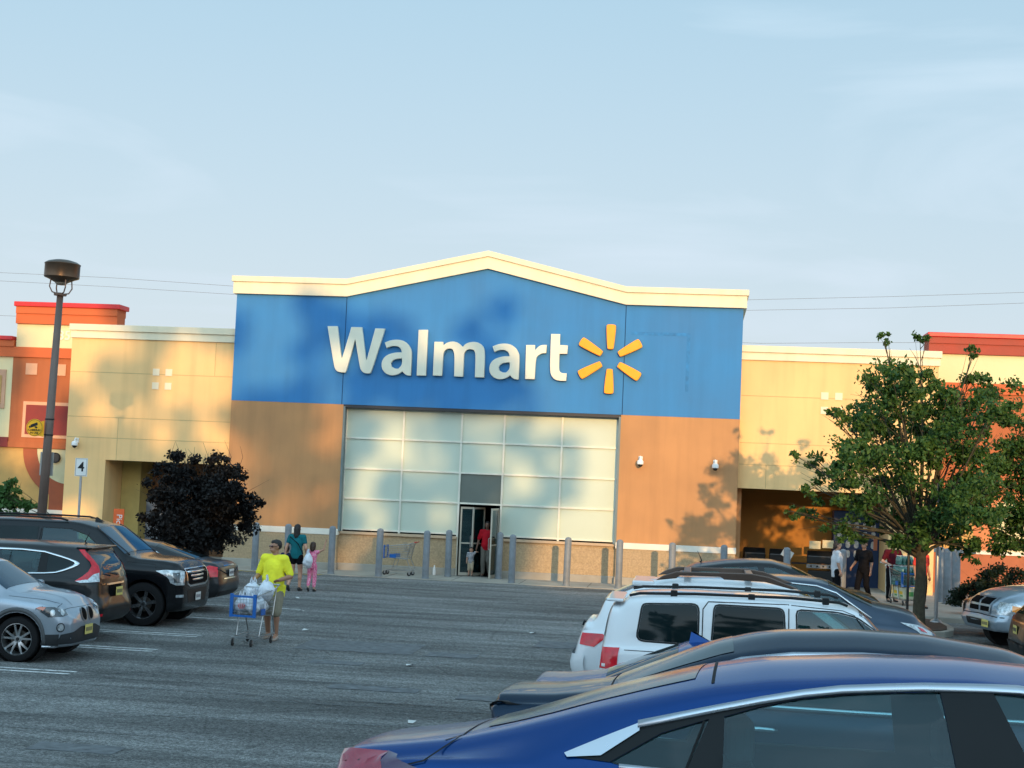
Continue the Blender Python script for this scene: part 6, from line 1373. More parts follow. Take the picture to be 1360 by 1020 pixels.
    # clothes
    if top:
        mb = MB(); torso(mb, .018); c_ = j['chest']
        for s in 'LR': arm(mb, s, .02, 0, sleeve)
        p = j['pel']; mb.cap(p+Vector((0, -.03*belly, .05)), c_+Vector((0, -.02*belly, -.02)), .15*W_+.03*belly, .155*W_, 16); mb.lathe([(.001, 0), (.15*W_+.02*belly, 0), (.165*W_+.02*belly, .2), (.001, .2)], 24, Matrix.Translation(Vector((p.x, p.y, hem)))@Matrix.Diagonal((1.08, .80, 1, 1)))
        mb.cap(j['neck']-Vector((.045, 0, .035)), j['neck']-Vector((-.045, 0, .035)), .055, .055, 10)
        to = remesh_obj('shirt', mb, top, T, vox, wrinkle=.009, smooth=14)
    if bottom:
        mb = MB(); p = j['pel']; mb.ball(p-Vector((0, 0, .02)), (.165*W_, .125*W_, .14), 18, m=12)
        if skirt: 
            mb.lathe([(.001, 0), (.2, 0), (.15, p.z-legs), (.001, p.z-legs)], 24, Matrix.Translation(Vector((p.x, p.y, legs))))
        else:
            for s in 'LR':
                a, b, c = j['hip'+s], j['kn'+s], j['an'+s]; tot = legs
                u = min(1, tot); mb.cap(a, a.lerp(b, u), .105*W_, (.105-.022*u)*W_, 14)
                if tot > 1: mb.cap(b, b.lerp(c, tot-1), .083*W_, (.083-.018*(tot-1))*W_, 14)
        remesh_obj('trousers', mb, bottom, T, vox, wrinkle=.008, smooth=2)
    for s in 'LR':
        mb = MB(); a, b = j['an'+s], j['to'+s]; mb.cap(a+Vector((0, .02, -.045)), b, .043, .036, 12); mb.cap(a+Vector((0, .02, -.02)), a.lerp(b, .5)+Vector((0, 0, -.02)), .045, .04, 12)
        so_ = remesh_obj('shoe', mb, shoes, T, .012, smooth=2)
        for v in so_.data.vertices: v.co.z = max(v.co.z, min(a.z, b.z+.05)-.075)
    return T
def facing(px, py):
    return 0
yel_shirt = cloth('yellow_shirt', (.86, .80, .05)); khaki = cloth('khaki_cotton', (.27, .235, .17)); teal = cloth('teal_shirt', (.01, .13, .15)); blackc = cloth('black_cloth', (.006, .006, .008)); red_c = cloth('red_polo', (.42, .01, .02)); mar = cloth('maroon_shirt', (.075, .007, .014)); whc = cloth('white_shirt', (.62, .63, .66)); orr = cloth('coral_shirt', (.75, .07, .05)); greyc = cloth('grey_trousers', (.14, .13, .11))
# pink dress with a loose print
pinkm = bpy.data.materials.new('pink_print'); pinkm.use_nodes = True; N = NT(pinkm); b = N.n['Principled BSDF']; b.inputs['Roughness'].default_value = .85
tc = N.add('ShaderNodeTexCoord'); vv = N.add('ShaderNodeTexVoronoi'); vv.inputs['Scale'].default_value = 26; N.link(tc.outputs['Object'], vv.inputs['Vector'])
mixp = N.add('ShaderNodeMix', data_type='RGBA'); N.link(mrg(vv.outputs['Distance'], .25, .5, 0, 1), mixp.inputs['Factor']); mixp.inputs['A'].default_value = (.80, .46, .52, 1); mixp.inputs['B'].default_value = (.68, .13, .26, 1); N.link(mixp.outputs['Result'], b.inputs['Base Color'])
strm = bpy.data.materials.new('striped_shirt'); strm.use_nodes = True; N = NT(strm); b = N.n['Principled BSDF']; b.inputs['Roughness'].default_value = .85
tc = N.add('ShaderNodeTexCoord'); sx_ = N.add('ShaderNodeSeparateXYZ'); N.link(tc.outputs['Object'], sx_.inputs[0]); mth = N.add('ShaderNodeMath', operation='MULTIPLY'); N.link(sx_.outputs['Z'], mth.inputs[0]); mth.inputs[1].default_value = 13
fr_ = N.add('ShaderNodeMath', operation='FRACT'); N.link(mth.outputs[0], fr_.inputs[0]); gt = N.add('ShaderNodeMath', operation='GREATER_THAN'); N.link(fr_.outputs[0], gt.inputs[0]); gt.inputs[1].default_value = .55
mixs = N.add('ShaderNodeMix', data_type='RGBA'); N.link(gt.outputs[0], mixs.inputs['Factor']); mixs.inputs['A'].default_value = (.02, .025, .06, 1); mixs.inputs['B'].default_value = (.62, .62, .62, 1); N.link(mixs.outputs['Result'], b.inputs['Base Color'])

# --- shopping carts (local: x forward, handle at x=0)
wire = mat('cart_wire', (.42, .43, .43), .3, metal=.9); cart_b = mat('cart_blue', (.01, .12, .42), .4); cast = mat('caster_black', (.02, .02, .02), .6); cart_r = mat('cart_red', (.6, .05, .03), .4)
def cart(label, loc, rz, handle_m):
    T = thing('shopping_cart', label, 'shopping cart', loc, rz, 'shopping carts outside the store')
    # basket: wider and taller toward the handle
    def P(u, v, w_):  # u along 0..1, v side -1..1, w_ height 0..1
        x = .08+u*.80; half = (.28-.05*u)*(.86+.14*w_); z0 = .50+.03*u; z1 = .96-.10*u
        return Vector((x-(1-w_)*(.0 if u > .5 else -.1*(1-u)*1), v*half, z0+(z1-z0)*w_))
    mb = MB()
    for w_ in (0, 1/6, 2/6, 3/6, 4/6, 5/6, 1):
        r = .0075 if w_ in (0, 1) else .0034
        mb.tube([P(0, -1, w_), P(1, -1, w_), P(1, 1, w_), P(0, 1, w_), P(0, -1, w_)], r, 5)
    for i in range(17):
        u = i/16
        mb.tube([P(u, -1, 1), P(u, -1, 0), P(u, 1, 0), P(u, 1, 1)], .003, 4)
    for i in range(9):
        v = -1+2*i/8; mb.tube([P(0, v, 1), P(0, v, 0), P(1, v, 0), P(1, v, 1)], .003, 4)
    obj('basket', mb, wire, T)
    mb = MB()
    for s in (-1, 1):
        mb.tube([(-.06, s*.27, 1.02), (.06, s*.27, .98), (.16, s*.26, .50), (.02, s*.25, .20), (.02, s*.25, .16)], .012, 6)
        mb.tube([(.02, s*.25, .17), (.86, s*.20, .15), (.90, s*.17, .15)], .012, 6); mb.tube([(.62, s*.21, .16), (.52, s*.22, .50)], .010, 6)
    mb.tube([(.90, -.17, .15), (.90, .17, .15)], .012, 6); mb.tube([(.3, -.24, .165), (.3, .24, .165)], .008, 6); mb.tube([(.6, -.22, .16), (.6, .22, .16)], .008, 6)
    for k in range(7): mb.tube([(.04, -.2+k*.066, .168), (.88, -.15+k*.05, .158)], .003, 4)
    obj('undercarriage', mb, wire, T)
    mb = MB(); mb.tube([(-.06, -.28, 1.02), (-.06, .28, 1.02)], .017, 10); obj('handle', mb, handle_m, T, smooth=True)
    mb = MB()
    for i in range(8): y = -.2+i*.057; mb.tube([(.02, y, .97), (.07, y, .74), (.26, y, .73), (.30, y, .97)], .003, 4)
    mb.tube([(.30, -.23, .985), (.30, .23, .985)], .006, 6); obj('child_seat', mb, wire, T)
    mb = MB()
    for v in (-1, 1):
        a, b_ = P(1, v, 1), P(1, v, 0); mb.box(a.x-.012, a.x+.022, min(a.y, b_.y)-.012, max(a.y, b_.y)+.012, .50, .90)
    mb.box(.872, .90, -.24, .24, .84, .875); mb.box(.872, .90, -.22, .22, .505, .54); obj('front_guard', mb, cart_b, T)
    mb = MB(); mb.box(.50, .70, -.262, -.255, .53, .64); mb.box(.50, .70, .255, .262, .53, .64); obj('side_panel', mb, cart_b, T)
    for x in (.06, .84):
        for y in (-.22, .22):
            y_ = y*(1 if x < .5 else .78)
            mb = MB(); mb.tube([(x, y_, .16), (x, y_, .12)], .012, 6); mb.box(x-.015, x+.03, y_-.018, y_-.014, .05, .125); mb.box(x-.015, x+.03, y_+.014, y_+.018, .05, .125); c_ = obj('caster', mb, wire, T)
            mb = MB(); mb.lathe([(.001, -.012), (.05, -.012), (.062, -.008), (.062, .008), (.05, .012), (.001, .012)], 16, Matrix.Translation((x+.02, y_, .062)), 'y'); obj('wheel', mb, cast, c_)
    return T
bagm = mat('white_bag_plastic', (.66, .69, .74), .4, var=.12, vscale=9, bump=.5, bscale=22)
bagg = mat('bag_grey_print', (.42, .44, .47), .5, var=.35, vscale=14)
def bag(label, loc, r, seed, handles=True, group='white plastic bags of shopping', print_m=None):
    rn = random.Random(seed); r = tuple(q*1.15 for q in r); mb = MB(); mb.ball((0, 0, r[2]), r, 22, m=16)
    me_v = []
    for v in mb.v:
        p = Vector(v); n_ = noise.noise(p*13+Vector((seed, 0, 0)))*.035+noise.noise(p*32+Vector((0, seed, 0)))*.014; q = p+Vector((p.x, p.y, p.z-r[2])).normalized()*n_; k = max(0, (q.z-r[2]*1.2)/r[2]); q.x *= 1-.35*min(1, k); q.y *= 1-.35*min(1, k); me_v.append(tuple(q))
    mb.v = me_v
    if handles:
        for s in (-1, 1): mb.tube([(s*.035, 0, r[2]*1.7), (s*.055, .01, r[2]*2.1), (s*.03, 0, r[2]*2.1+.075), (s*.012, 0, r[2]*2.1), (s*.02, 0, r[2]*1.7)], [.02, .014, .012, .014, .02], 6)
    o = obj('shopping_bag', mb, bagm, smooth=True); o.location = loc; o.rotation_euler = (0, 0, rn.uniform(0, 6)); tag(o, label, 'bag', group)
    if print_m:
        bpy.context.view_layer.update()
        m2 = MB(); d_ = (Vector((0, 0, CH))-Vector(loc)); d_.z = 0; d_.normalize(); sd_ = Vector((-d_.y, d_.x, 0)); c0 = Vector(loc)+d_*(max(r[0], r[1])+.016)+Vector((0, 0, r[2]))
        for k, (wd, zz_) in enumerate(((.05, .035), (.062, .012), (.055, -.012), (.04, -.034))):
            for q in range(4):
                a_ = c0+sd_*(-wd+q*wd*.55)+Vector((0, 0, zz_)); b_ = a_+sd_*wd*.38
                m2.add([a_-Vector((0, 0, .008)), b_-Vector((0, 0, .008)), b_+Vector((0, 0, .008)), a_+Vector((0, 0, .008))], [(0, 1, 2, 3)])
        p_ = obj('print', m2, print_m, o); p_.matrix_parent_inverse = Matrix.LocRotScale(o.location, o.rotation_euler, None).inverted()
    return o
# ---- man in yellow with the full cart
G = lambda px, py, z=0: (lambda d: Vector((d.x*(z-CH)/d.z, d.y*(z-CH)/d.z, z)))(ray(px, py))
dir_cart = atan2(-.994, -.115)     # cart points toward the viewer's lower left
ca = Vector((cos(dir_cart), sin(dir_cart), 0)); cs = Vector((-sin(dir_cart), cos(dir_cart), 0))
mp_ = Vector((-7.50, 27.45, 0)); cart_o = mp_+ca*.46+Vector((0, 0, .006))
fullcart = cart('grey wire cart with blue guards heaped with white bags, by the man in yellow', cart_o, dir_cart, wire)
rzp = dir_cart+pi/2     # a person facing local -y looks along the cart
def loc2(p0, rz, w): q = Matrix.Rotation(-rz, 3, 'Z')@(Vector(w)-Vector(p0)); return q
redp = mat('red_print', (.6, .03, .03), .5)
hy = cart_o+ca*(-.06)+Vector((0, 0, 1.02))
hL, hR = loc2(mp_, rzp, hy+cs*.22), loc2(mp_, rzp, hy-cs*.22)
if hL.x < hR.x: hL, hR = hR, hL
person('man in a bright yellow short sleeved shirt, khaki shorts and sunglasses pushing a loaded cart', mp_, rzp, dict(wrL=(hL.x+.01, hL.y+.085, hL.z+.045), elL=(.30, .03, 1.12), wrR=(hR.x-.01, hR.y+.085, hR.z+.045), elR=(-.30, .03, 1.12), knL=(.11, -.10, .50), anL=(.11, -.06, .09), toL=(.13, -.21, .03), anR=(-.11, .14, .10), knR=(-.11, .02, .50), toR=(-.12, .0, .03)),
       scale=1.03, skin=skin_d, hair=hair_k, top=yel_shirt, sleeve=.85, hem=.76, bottom=khaki, legs=1.02, shoes=mat('sandal_pale', (.45, .36, .3), .7), belly=.9, width=1.16, vox=.010, look=radians(-42), sunglasses=True)
cmid = lambda u, v, z: tuple(cart_o+ca*u+cs*v+Vector((0, 0, z)))
bag('white bag with a red print, upright at the front of the full cart', cmid(.72, -.1, .54), (.12, .10, .13), 1, print_m=redp)
bag('white bag at the far front corner of the full cart', cmid(.74, .12, .54), (.11, .10, .12), 2)
bag('grey white bag slumped low in the middle of the full cart', cmid(.45, -.1, .53), (.14, .12, .13), 3)
bag('white bag low in the full cart on the side away from the viewer', cmid(.45, .13, .53), (.13, .1, .13), 4)
bag('tall white bag in the child seat, left one of the top pair', cmid(.18, -.13, .76), (.14, .12, .13), 5)
bag('biggest white bag, heaped highest right under the hand of the man in yellow', cmid(.19, .13, .76), (.15, .13, .15), 6)
bag('white bag wedged under the child seat of the full cart', cmid(.22, 0, .52), (.12, .16, .1), 7, handles=False)
blup = mat('blue_print', (.02, .1, .35), .5)
# ---- woman in teal, child beside her, girl in pink
wb = Vector((-9.99, 38.6, 0))
person('woman with dark hair in a teal shirt and black shorts walking toward the store', wb, radians(172), dict(anL=(.10, .24, .16), knL=(.10, -.02, .50), toL=(.10, .16, .03), knR=(-.09, -.10, .50), anR=(-.08, -.10, .085), toR=(-.08, -.24, .03), wrR=(-.24, -.16, .92), elR=(-.26, .02, 1.14), wrL=(.30, .04, .9), elL=(.27, .06, 1.13)),
       scale=.97, skin=skin_m, hair=hair_k, hair_len=.2, top=teal, sleeve=.45, hem=.86, bottom=blackc, legs=.32, face=False, vox=.012)
stp = MB(); stp.tube([(-10.14, 38.44, 1.38), (-9.91, 38.42, 1.2), (-9.78, 38.44, .95)], .012, 5); tag(obj('shoulder_strap', stp, blackc), 'thin black bag strap across the back of the woman in teal', 'strap')
bag('white bag hanging from the hand of the woman in teal', (-9.64, 38.42, .60), (.13, .1, .17), 8, group=None)
person('small child with short dark hair half hidden behind the man in yellow', (at(381, 735, 38.9).x, 38.9, 0), radians(180), scale=.635, hair=hair_k, top=cloth('navy_shirt', (.03, .04, .08)), bottom=khaki, legs=.9, headk=1.3, face=False, vox=.014)
person('little girl in a long pink print dress waving one arm up', (-9.60, 38.75, 0), radians(176), dict(wrR=(-.46, .0, 1.80), elR=(-.40, .02, 1.52), wrL=(.22, -.05, .98), anL=(.08, .15, .14), toL=(.08, .08, .03), knL=(.09, -.01, .5)),
       scale=.71, skin=skin_m, hair=hair_b, hair_len=.10, top=pinkm, sleeve=.12, hem=.80, bottom=pinkm, legs=1.72, headk=1.22, face=False, width=.9, vox=.014)
# ---- man in red polo and toddler in the doorway
dm = Vector((-6.33, 47.75, .02))
person('bearded man in a red polo and grey trousers stepping out of the doorway', dm, radians(-4), dict(wrR=(-.30, -.10, .90), elR=(-.27, 0, 1.14), knL=(.1, -.08, .5), anL=(.1, .06, .1), toL=(.11, -.09, .03), anR=(-.07, -.1, .085), knR=(-.08, -.1, .5), toR=(-.08, -.25, .03)), scale=.98, skin=skin_k, hair=hair_k, top=red_c, sleeve=.8, hem=.84, bottom=greyc, legs=1.9, belly=.4, vox=.012)
person('toddler in a striped shirt holding the hand of the man in red', (-6.78, 47.55, .02), radians(-3), dict(wrL=(.36, -.02, 1.52), elL=(.30, 0, 1.52), knL=(.11, -.1, .5), anL=(.11, -.04, .1), toL=(.12, -.2, .04)), scale=.50, skin=skin_m, hair=hair_k, top=strm, sleeve=.7, hem=.80, bottom=cloth('tan_shorts', (.42, .34, .24)), legs=1.2, headk=1.4, width=1.15, shoes=shoe_k, vox=.017)
# ---- people at the right arcade
person('woman in a loose white blouse and black trousers, seen from the side by the barbecues', (4.05, 44.4, .02), radians(100), scale=.97, skin=skin_m, hair=hair_b, hair_len=.05, top=whc, sleeve=.8, hem=.72, bottom=blackc, legs=1.9, width=1.1, vox=.012)
person('man in black shirt and trousers walking beside the blue vending kiosk', (4.85, 44.9, .02), radians(-95+180-120), dict(wrR=(-.26, -.22, .98), elR=(-.25, .0, 1.14), anL=(.1, .2, .14), toL=(.1, .1, .03), anR=(-.1, -.18, .09), knR=(-.1, -.14, .5), toR=(-.1, -.32, .03)), scale=1.0, skin=skin_d, hair=hair_k, top=blackc, sleeve=.8, hem=.82, bottom=blackc, legs=1.9, vox=.012)
c2 = Vector((at(1193, 760, 43.5).x, 43.5, .14)); d2 = atan2(-.95, .22)
wcart = cart('cart stacked high with green water bottle packs, pushed by the man in maroon', c2, d2, wire)
ca2 = Vector((cos(d2), sin(d2), 0)); mp2_ = c2-ca2*.45; rz2 = d2+pi/2
hh = c2+ca2*(-.06)+Vector((0, 0, 1.02)); cs2 = Vector((-sin(d2), cos(d2), 0))
a1, a2 = loc2(mp2_, rz2, hh+cs2*.2), loc2(mp2_, rz2, hh-cs2*.2)
if a1.x < a2.x: a1, a2 = a2, a1
person('young man in a maroon t shirt leaning on a cart of water packs', mp2_, rz2, dict(wrL=(a1.x, a1.y+.07, a1.z+.05), elL=(.30, .0, 1.14), wrR=(a2.x, a2.y+.07, a2.z+.05), elR=(-.30, .0, 1.14)), scale=.97, skin=skin_m, hair=hair_k, top=mar, sleeve=.65, hem=.84, bottom=blackc, legs=1.9, vox=.012)
gb = mat('green_bottle_pack', (.08, .24, .2), .2, var=.6, vscale=16, coat=.6); cap_m = mat('bottle_cap_white', (.6, .62, .62), .4)
k_ = 0
for lab, u, v, z in (('green water bottle pack, lower left of the stack in the cart', .25, -.1, .52), ('green water bottle pack, lower right of the stack in the cart', .62, -.0, .54), ('green water bottle pack, second layer toward the handle', .26, 0, .80), ('green water bottle pack, second layer toward the front', .64, 0, .80), ('green water bottle pack crowning the stack in the cart', .45, 0, 1.07)):
    t = thing('bottle_pack', lab, 'water pack', c2+ca2*u+cs2*v*.5+Vector((0, 0, z)), d2, 'packs of bottled water')
    mb = MB(); mb2 = MB()
    for i in range(4):
        for q in range(4):
            x, y = -.13+i*.087, -.16+q*.107
            mb.lathe([(.001, 0), (.036, .0), (.04, .03), (.036, .09), (.04, .15), (.03, .19), (.014, .215), (.014, .235)], 8, Matrix.Translation((x, y, 0))); mb2.lathe([(.016, .232), (.016, .252), (.001, .252)], 8, Matrix.Translation((x, y, 0)))
    obj('bottles', mb, gb, t, smooth=True); obj('caps', mb2, cap_m, t)
for i, (u, lab) in enumerate(((.3, 'pale yellow cardboard case on the lower rack of the water cart, near the handle'), (.72, 'pale yellow cardboard case on the lower rack of the water cart, at the front'))):
    t = thing('cardboard_case', lab, 'box', c2+ca2*u+Vector((0, 0, .175)), d2, 'cases under the water cart')
    mb = MB(); mb.box(-.19, .19, -.17, .17, 0, .30); o = obj('box', mb, mat('case_card', (.62, .58, .40), .7, var=.2, vscale=6), t); bevel_bake(o, .008)
    mb = MB(); mb.box(-.14, .10, -.174, -.171, .12, .2); mb.box(-.14, .10, .171, .174, .12, .2); obj('label', mb, mat('case_yellow', (.75, .45, .03), .6), t)
    mb = MB(); mb.box(-.06, .12, -.175, -.171, .06, .1); mb.box(.191, .194, -.1, .1, .08, .2); obj('label', mb, mat('case_green', (.08, .3, .08), .6), t)
person('person in a coral red t shirt and black trousers standing behind the tree trunk', (6.02, 41.9, .14), radians(35), scale=.96, skin=skin_d, hair=hair_k, top=orr, sleeve=.7, hem=.82, bottom=blackc, legs=1.9, vox=.012)
# ---- empty cart by the wall
ec = cart('empty wire cart with blue guard and red handle, parked left of the doorway', (-8.35, 46.35, .02), radians(176), cart_r)
# ------------------------------------------------------------------ lamp post, signs, props
t = thing('street_lamp', 'tall brown parking lot lamp with a drum shaped head, left edge', 'street lamp', (-14.86, 34, 0)); brz = mat('bronze_paint', (.15, .105, .085), .5, metal=.2, var=.15); 
t.rotation_euler = (0, radians(1.35), 0)
mb = MB(); mb.tube([(0, 0, 0), (0, 0, 3.5), (0, 0, 6.85)], [.115, .10, .075], 16); obj('pole', mb, brz, t, smooth=True)
mb = MB(); mb.lathe([(.001, .62), (.26, .60), (.3, .1), (.28, -.02), (.14, -.02)], 28); obj('pole_base', mb, conc, t, smooth=40)
mb = MB(); mb.lathe([(.001, 6.86), (.14, 6.86), (.15, 6.90), (.06, 6.93)], 20)
for k in range(4):
    a = pi/4+k*pi/2; c_, s_ = cos(a), sin(a); mb.tube([(c_*.06, s_*.06, 6.9), (c_*.2, s_*.2, 6.93), (c_*.27, s_*.27, 7.05), (c_*.25, s_*.25, 7.22)], .016, 6)
obj('yoke', mb, brz, t)
mb = MB(); mb.lathe([(.001, 7.16), (.16, 7.17), (.3, 7.24), (.385, 7.27), (.40, 7.29), (.40, 7.57), (.41, 7.585), (.41, 7.60), (.33, 7.65), (.18, 7.69), (.001, 7.70)], 36); obj('lamp_head', mb, mat('bronze_head', (.13, .085, .055), .35, metal=.7, streak=.2), t, smooth=35)
mb = MB(); mb.lathe([(.001, 7.10), (.1, 7.11), (.15, 7.165)], 20); obj('lens', mb, mat('lamp_lens', (.25, .25, .22), .2), t, smooth=True)
cam_y = mat('sign_yellow', srgb(250, 180, 10), .5, var=.05)
s1 = thing('warning_sign', 'round yellow cameras in use sign strapped to the lamp post', 'sign', tuple(at(46, 568, 33.85)))
mb = MB(); mb.lathe([(.001, -.006), (.20, -.006), (.20, .006), (.001, .006)], 36, None, 'y'); obj('panel', mb, cam_y, s1)
mb = MB(); mb.lathe([(.178, -.0075), (.187, -.0075)], 36, None, 'y'); obj('border', mb, black_p, s1)
mb = MB(); mb.prism([(.0, .10), (.22, .17), (.22, -.2), (.0, -.17)], .008, .02, 'y', Matrix.Translation((.0, 0, 0))); obj('backing_plate', mb, cam_y, s1)
Mc = Matrix.Rotation(radians(-22), 4, 'Y')
mb = MB(); mb.prism([(-.09, .03), (.09, .03), (.1, .055), (.1, .095), (-.07, .095)], -.0095, -.006, 'y', Mc); mb.box(-.12, -.085, -.0095, -.006, .035, .08, Mc); mb.prism([(.0, .02), (.05, .02), (.07, -.03), (.03, -.03)], -.0095, -.006, 'y', Mc); obj('camera_symbol', mb, black_p, s1)
text_obj('sign_text', 'CAMERAS', .068, black_p, s1, (0, -.008, -.055), bold=.001); text_obj('sign_text', 'IN USE', .068, black_p, s1, (0, -.008, -.12), bold=.001)
for z in (3.98, 3.62): mb = MB(); mb.lathe([(.104, z), (.108, z), (.108, z+.03), (.104, z+.03)], 20, Matrix.Translation((-14.86+z*sin(radians(1.35)), 34, 0))); tag(obj('strap_band', mb, black_p), 'thin black band round the lamp post at %s edge of the round yellow sign' % ('the upper' if z > 3.8 else 'the lower'), 'band', 'bands round the lamp post')
pb = at(62, 616, 34.14)
mb = MB(); mb.box(-.16, .16, -.01, .01, -.27, .27); o = obj('blank_plate', mb, mat('grey_plate', (.38, .38, .36), .5)); bevel_bake(o, .004); o.location = (pb.x, pb.y, pb.z); tag(o, 'grey metal plate mounted behind the lamp post, seen from its back', 'plate')
# aisle number sign
ap = at(107, 620.5, 40); s4 = thing('aisle_sign', 'white sign with a black 4 on a thin grey post, left of the purple tree', 'sign', (ap.x+.02, 40, .13))
mb = MB(); mb.box(-.175, .175, -.008, 0, ap.z-.13-.245, ap.z-.13+.245); o = obj('panel', mb, mat('sign_white', (.74, .73, .70), .5, var=.05), s4); bevel_bake(o, .006)
for bx in ((-.155, .155, .222, .229), (-.155, .155, -.229, -.222), (-.155, -.148, -.22, .22), (.148, .155, -.22, .22)):
    mb = MB(); zc = ap.z-.13; mb.box(bx[0], bx[1], -.011, -.0085, zc+bx[2], zc+bx[3]); obj('border', mb, black_p, s4)
text_obj('numeral', '4', .36, black_p, s4, (0, -.01, ap.z-.13), bold=.006)
mb = MB(); mb.box(-.03, .03, .002, .03, 0, ap.z-.13-.2); obj('post', mb, mat('galvanised', (.35, .36, .37), .4, metal=.8), s4)
# posts at the right
pp = mat('post_black', (.012, .012, .012), .5)
def post(name, lab, p, h, r, m, cat):
    mb = MB(); mb.tube([(0, 0, 0), (0, 0, h)], r, 10); mb.lathe([(r*3.2, 0), (r*3, .04), (r*1.2, .10)], 14); o = obj(name, mb, m); o.location = p; return tag(o, lab, cat)
q = at(1205, 805, 38.2); post('sign_post', 'thin black post left of the green tree trunk', (q.x, 38.2, .13), 2.3, .032, pp, 'post')
q = at(1243, 820, 37.6); post('sign_post', 'grey steel post just right of the green tree trunk', (q.x, 37.6, .13), 3.4, .045, mat('galvanised', (.35, .36, .37), .4, metal=.8), 'post')
q = at(1177, 775, 47.2)
mb = MB(); mb.tube([(0, 0, 0), (0, 0, 1.0)], .03, 8); mb.box(-.05, .05, -.04, .04, .95, 1.12); mb.tube([(-.02, 0, 1.02), (-.2, 0, 1.06)], .02, 6); o = obj('standpipe', mb, mat('pale_pipe', (.5, .5, .45), .6)); o.location = (q.x, 47.2, .02); tag(o, 'pale pipe stub standing left of the water cart', 'pipe')
# vending kiosk
KY = 49.9
ks = thing('vending_kiosk', 'tall blue kiosk with rows of white gas bottle pictures, behind the man in black', 'kiosk', (5.17, KY, .02))
kb = mat('kiosk_blue', (.005, .03, .10), .5, var=.15)
mb = MB(); mb.box(-.75, .68, 0, .6, 0, 2.5); o = obj('cabinet', mb, kb, ks); bevel_bake(o, .02)
for i in range(5):
    for k in range(4):
        if (i, k) in ((4, 0),): continue
        mb = MB(); x, z = -.55+i*.26, 1.15+k*.3; mb.prism(chaikin([(x-.07, z-.11), (x+.07, z-.11), (x+.07, z+.08), (x+.03, z+.12), (x-.03, z+.12), (x-.07, z+.08)], 1), -.006, .0, 'y'); obj('picture_panel', mb, mat('pictogram_white', (.6, .6, .58), .6, var=.4, vscale=8), ks)
mb = MB(); mb.box(.50, .62, -.01, 0, 1.3, 1.7); obj('orange_label', mb, mat('label_orange', (.6, .2, .1), .6), ks)
# barbecues
def grill(lab, x, y, k=1, hood=True):
    g = thing('barbecue_grill', lab, 'barbecue', (x, y, .02), radians(random.uniform(-8, 8)), 'barbecues on display')
    mb = MB(); mb.box(-.38*k, .38*k, -.27, .27, .1, .62); o = obj('cabinet', mb, black_p, g); bevel_bake(o, .02)
    mb = MB(); mb.prism([(-.27, .84), (.27, .84), (.27, 1.0), (.15, 1.2), (-.1, 1.24), (-.27, 1.08)], -.42*k, .42*k, 'x'); o = obj('hood', mb, mat('grill_black', (.012, .012, .012), .3), g); bevel_bake(o, .03)
    mb = MB(); mb.box(-.42*k, .42*k, -.31, -.26, .70, .82); o = obj('control_panel', mb, mat('grill_steel', (.3, .3, .3), .35, metal=.9), g)
    for i in range(4): mb = MB(); mb.lathe([(.001, -.34), (.028, -.34), (.03, -.31)], 12, Matrix.Translation((-.28*k+i*.187*k, 0, .76)), 'y'); obj('knob', mb, black_p, g)
    for sx in (-1, 1): mb = MB(); mb.box(sx*.44*k if sx > 0 else -.78*k, .78*k if sx > 0 else -.44*k, -.24, .24, .80, .84); obj('side_shelf', mb, black_p, g)
    return g
grill('black barbecue with its steel control panel visible beside the woman in white', 4.0, 49.2, 1)
g2 = grill('black barbecue with a white leaflet, in the middle of the display', 2.75, 49.3, .8); g3 = grill('low black barbecue at the left end of the display', 1.95, 49.5, .8)
mb = MB(); mb.box(-.17, .17, -.004, .004, -.13, .13)
o = obj('price_card', mb, mat('card_white', (.62, .6, .55), .7)); o.location = (2.95, 48.98, 1.12); o.rotation_euler = (-.2, .5, 0); tag(o, 'white leaflet stuck on the middle barbecue', 'card')
for i, dx in enumerate((-.12, .28)):
    mb = MB(); mb.box(-.17, .17, -.006, .006, -.12, .12); o = obj('price_card', mb, mat('card_cream', (.6, .5, .3), .7)); o.location = (3.9+dx, 48.88, 1.44+i*.04); tag(o, ['cream price card, left one above the steel fronted barbecue', 'cream price card, right one above the steel fronted barbecue'][i], 'card')
# shelf of goods behind, left
# poster and banner at the left arcade
po = bpy.data.materials.new('poster_print'); po.use_nodes = True; N = NT(po); b = N.n['Principled BSDF']; b.inputs['Roughness'].default_value = .5
tc = N.add('ShaderNodeTexCoord'); v1 = N.add('ShaderNodeTexVoronoi', feature='SMOOTH_F1'); v1.inputs['Scale'].default_value = 3.0; N.link(tc.outputs['Object'], v1.inputs['Vector'])
mixq = N.add('ShaderNodeMix', data_type='RGBA'); N.link(mrg(v1.outputs['Distance'], .2, .55, 0, 1), mixq.inputs['Factor']); mixq.inputs['A'].default_value = (.42, .45, .5, 1); mixq.inputs['B'].default_value = (.15, .18, .24, 1); N.link(mixq.outputs['Result'], b.inputs['Base Color'])
ptr = thing('wall_poster', 'pale poster with a dark shoe, behind the purple tree', 'poster', (-19.15, 49.85, .30))
mb = MB(); mb.box(0, 1.75, -.02, .02, 0, 1.55); obj('panel', mb, po, ptr)
mb = MB(); mb.prism(chaikin([(.08, .42), (.62, .36), (.78, .48), (.66, .62), (.5, .66), (.44, .86), (.2, .84), (.22, .66), (.06, .55)], 2), -.03, -.021, 'y'); obj('shoe_picture', mb, mat('print_navy', (.02, .03, .06), .5), ptr)
mb = MB(); mb.prism(chaikin([(.10, .33), (.6, .28), (.8, .40), (.75, .48), (.62, .365), (.08, .425)], 1), -.032, -.021, 'y'); obj('shoe_sole', mb, mat('print_grey', (.3, .32, .35), .5), ptr)
pu = thing('banner_sign', 'narrow orange upright banner with white lettering beside the shoe poster', 'sign', (at(157, 700, 47.2).x, 47.2, .02))
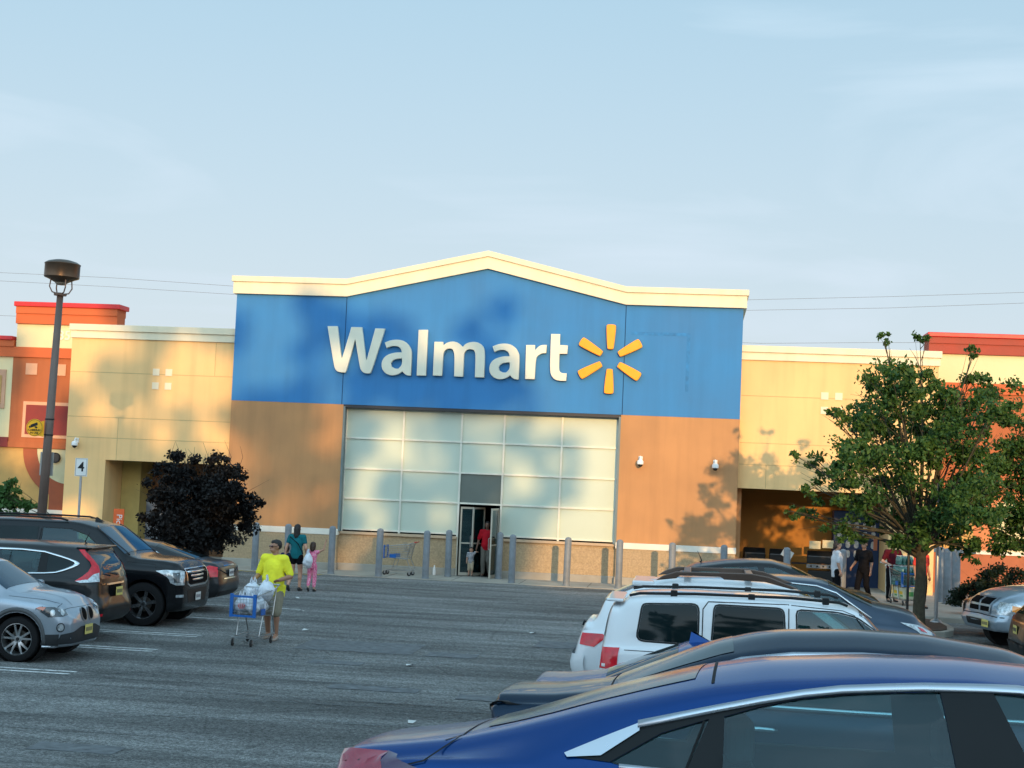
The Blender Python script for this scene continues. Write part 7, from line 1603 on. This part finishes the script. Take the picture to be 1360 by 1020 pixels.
mb = MB(); mb.box(-.17, .17, -.02, .02, .55, 1.58); obj('panel', mb, mat('banner_orange', (.75, .12, .02), .5), pu); mb = MB(); mb.box(-.15, -.11, -.015, .015, 0, .55); mb.box(.11, .15, -.015, .015, 0, .55); obj('stand', mb, black_p, pu)
text_obj('sign_text', 'Pickup', .26, mat('sign_white', (.74, .73, .70), .5), pu, (.02, -.025, 1.07), (pi/2, pi/2, 0))
# small things near the wall
mb = MB(); mb.lathe([(.001, 0), (.045, 0), (.05, .05), (.04, .2), (.02, .26), (.02, .3), (.001, .3)], 14); o = obj('plastic_jug', mb, mat('white_plastic', (.78, .77, .74), .4)); o.location = (-8.62+.75, 47.3, .02); tag(o, 'white plastic jug standing at the wall right of the empty cart', 'jug')
# litter
rl = random.Random(3)
for i, (px, py, lab) in enumerate([(547, 961, 'white paper scrap on the asphalt beside the bright blue car tail'), (400, 812, 'white paper scrap on the asphalt right of the man in yellow'), (395, 795, 'white paper scrap just behind the man in yellow'), (545, 885, 'small white scrap in the middle of the driving lane'), (708, 842, 'white scrap on the asphalt left of the white cars'), (405, 838, 'pale scrap on the dark patch right of the full cart')]):
    p = G(px, py); mb = MB(); s_ = .07 if i else .06
    mb.add([(-s_, -s_*.5, .01), (s_*.9, -s_*.7, .03), (s_*1.1, s_*.5, .015), (-.2*s_, s_*.8, .04), (-s_*.8, s_*.6, .012)], [(0, 1, 3, 4), (1, 2, 3)]); o = obj('paper_scrap', mb, mat('paper_white', (.6, .6, .58), .8)); o.location = (p.x, p.y, .004); o.rotation_euler = (0, 0, rl.uniform(0, 6)); tag(o, lab, 'litter')
# overhead wires far behind
wm_ = mat('wire_dark', (.16, .17, .19), .7)
for lab, pts in (('upper overhead wire crossing the sky left of the gable', [(-40, 360), (0, 362), (150, 369), (310, 380), (400, 383)]), ('lower overhead wire crossing the sky left of the gable', [(-40, 371), (0, 373), (150, 381), (310, 391), (400, 396)]), ('upper overhead wire crossing the sky right of the gable', [(940, 400), (1000, 398), (1180, 394), (1400, 387)]), ('lower overhead wire crossing the sky right of the gable', [(940, 413), (1000, 412), (1180, 409), (1400, 401)]),
                 ('short lower wire behind the red coping at far left', [(-40, 417), (0, 419), (24, 420), (60, 422)]), ('wire just above the right yellow wing, behind the tree top', [(960, 454), (1010, 456), (1150, 455), (1250, 455)])):
    mb = MB(); mb.tube([at(x, y, 120) for x, y in pts], .014, 5); tag(obj('overhead_wire', mb, wm_), lab, 'wire', 'overhead wires behind the store')
bpy.data.scenes.remove(BAKE)
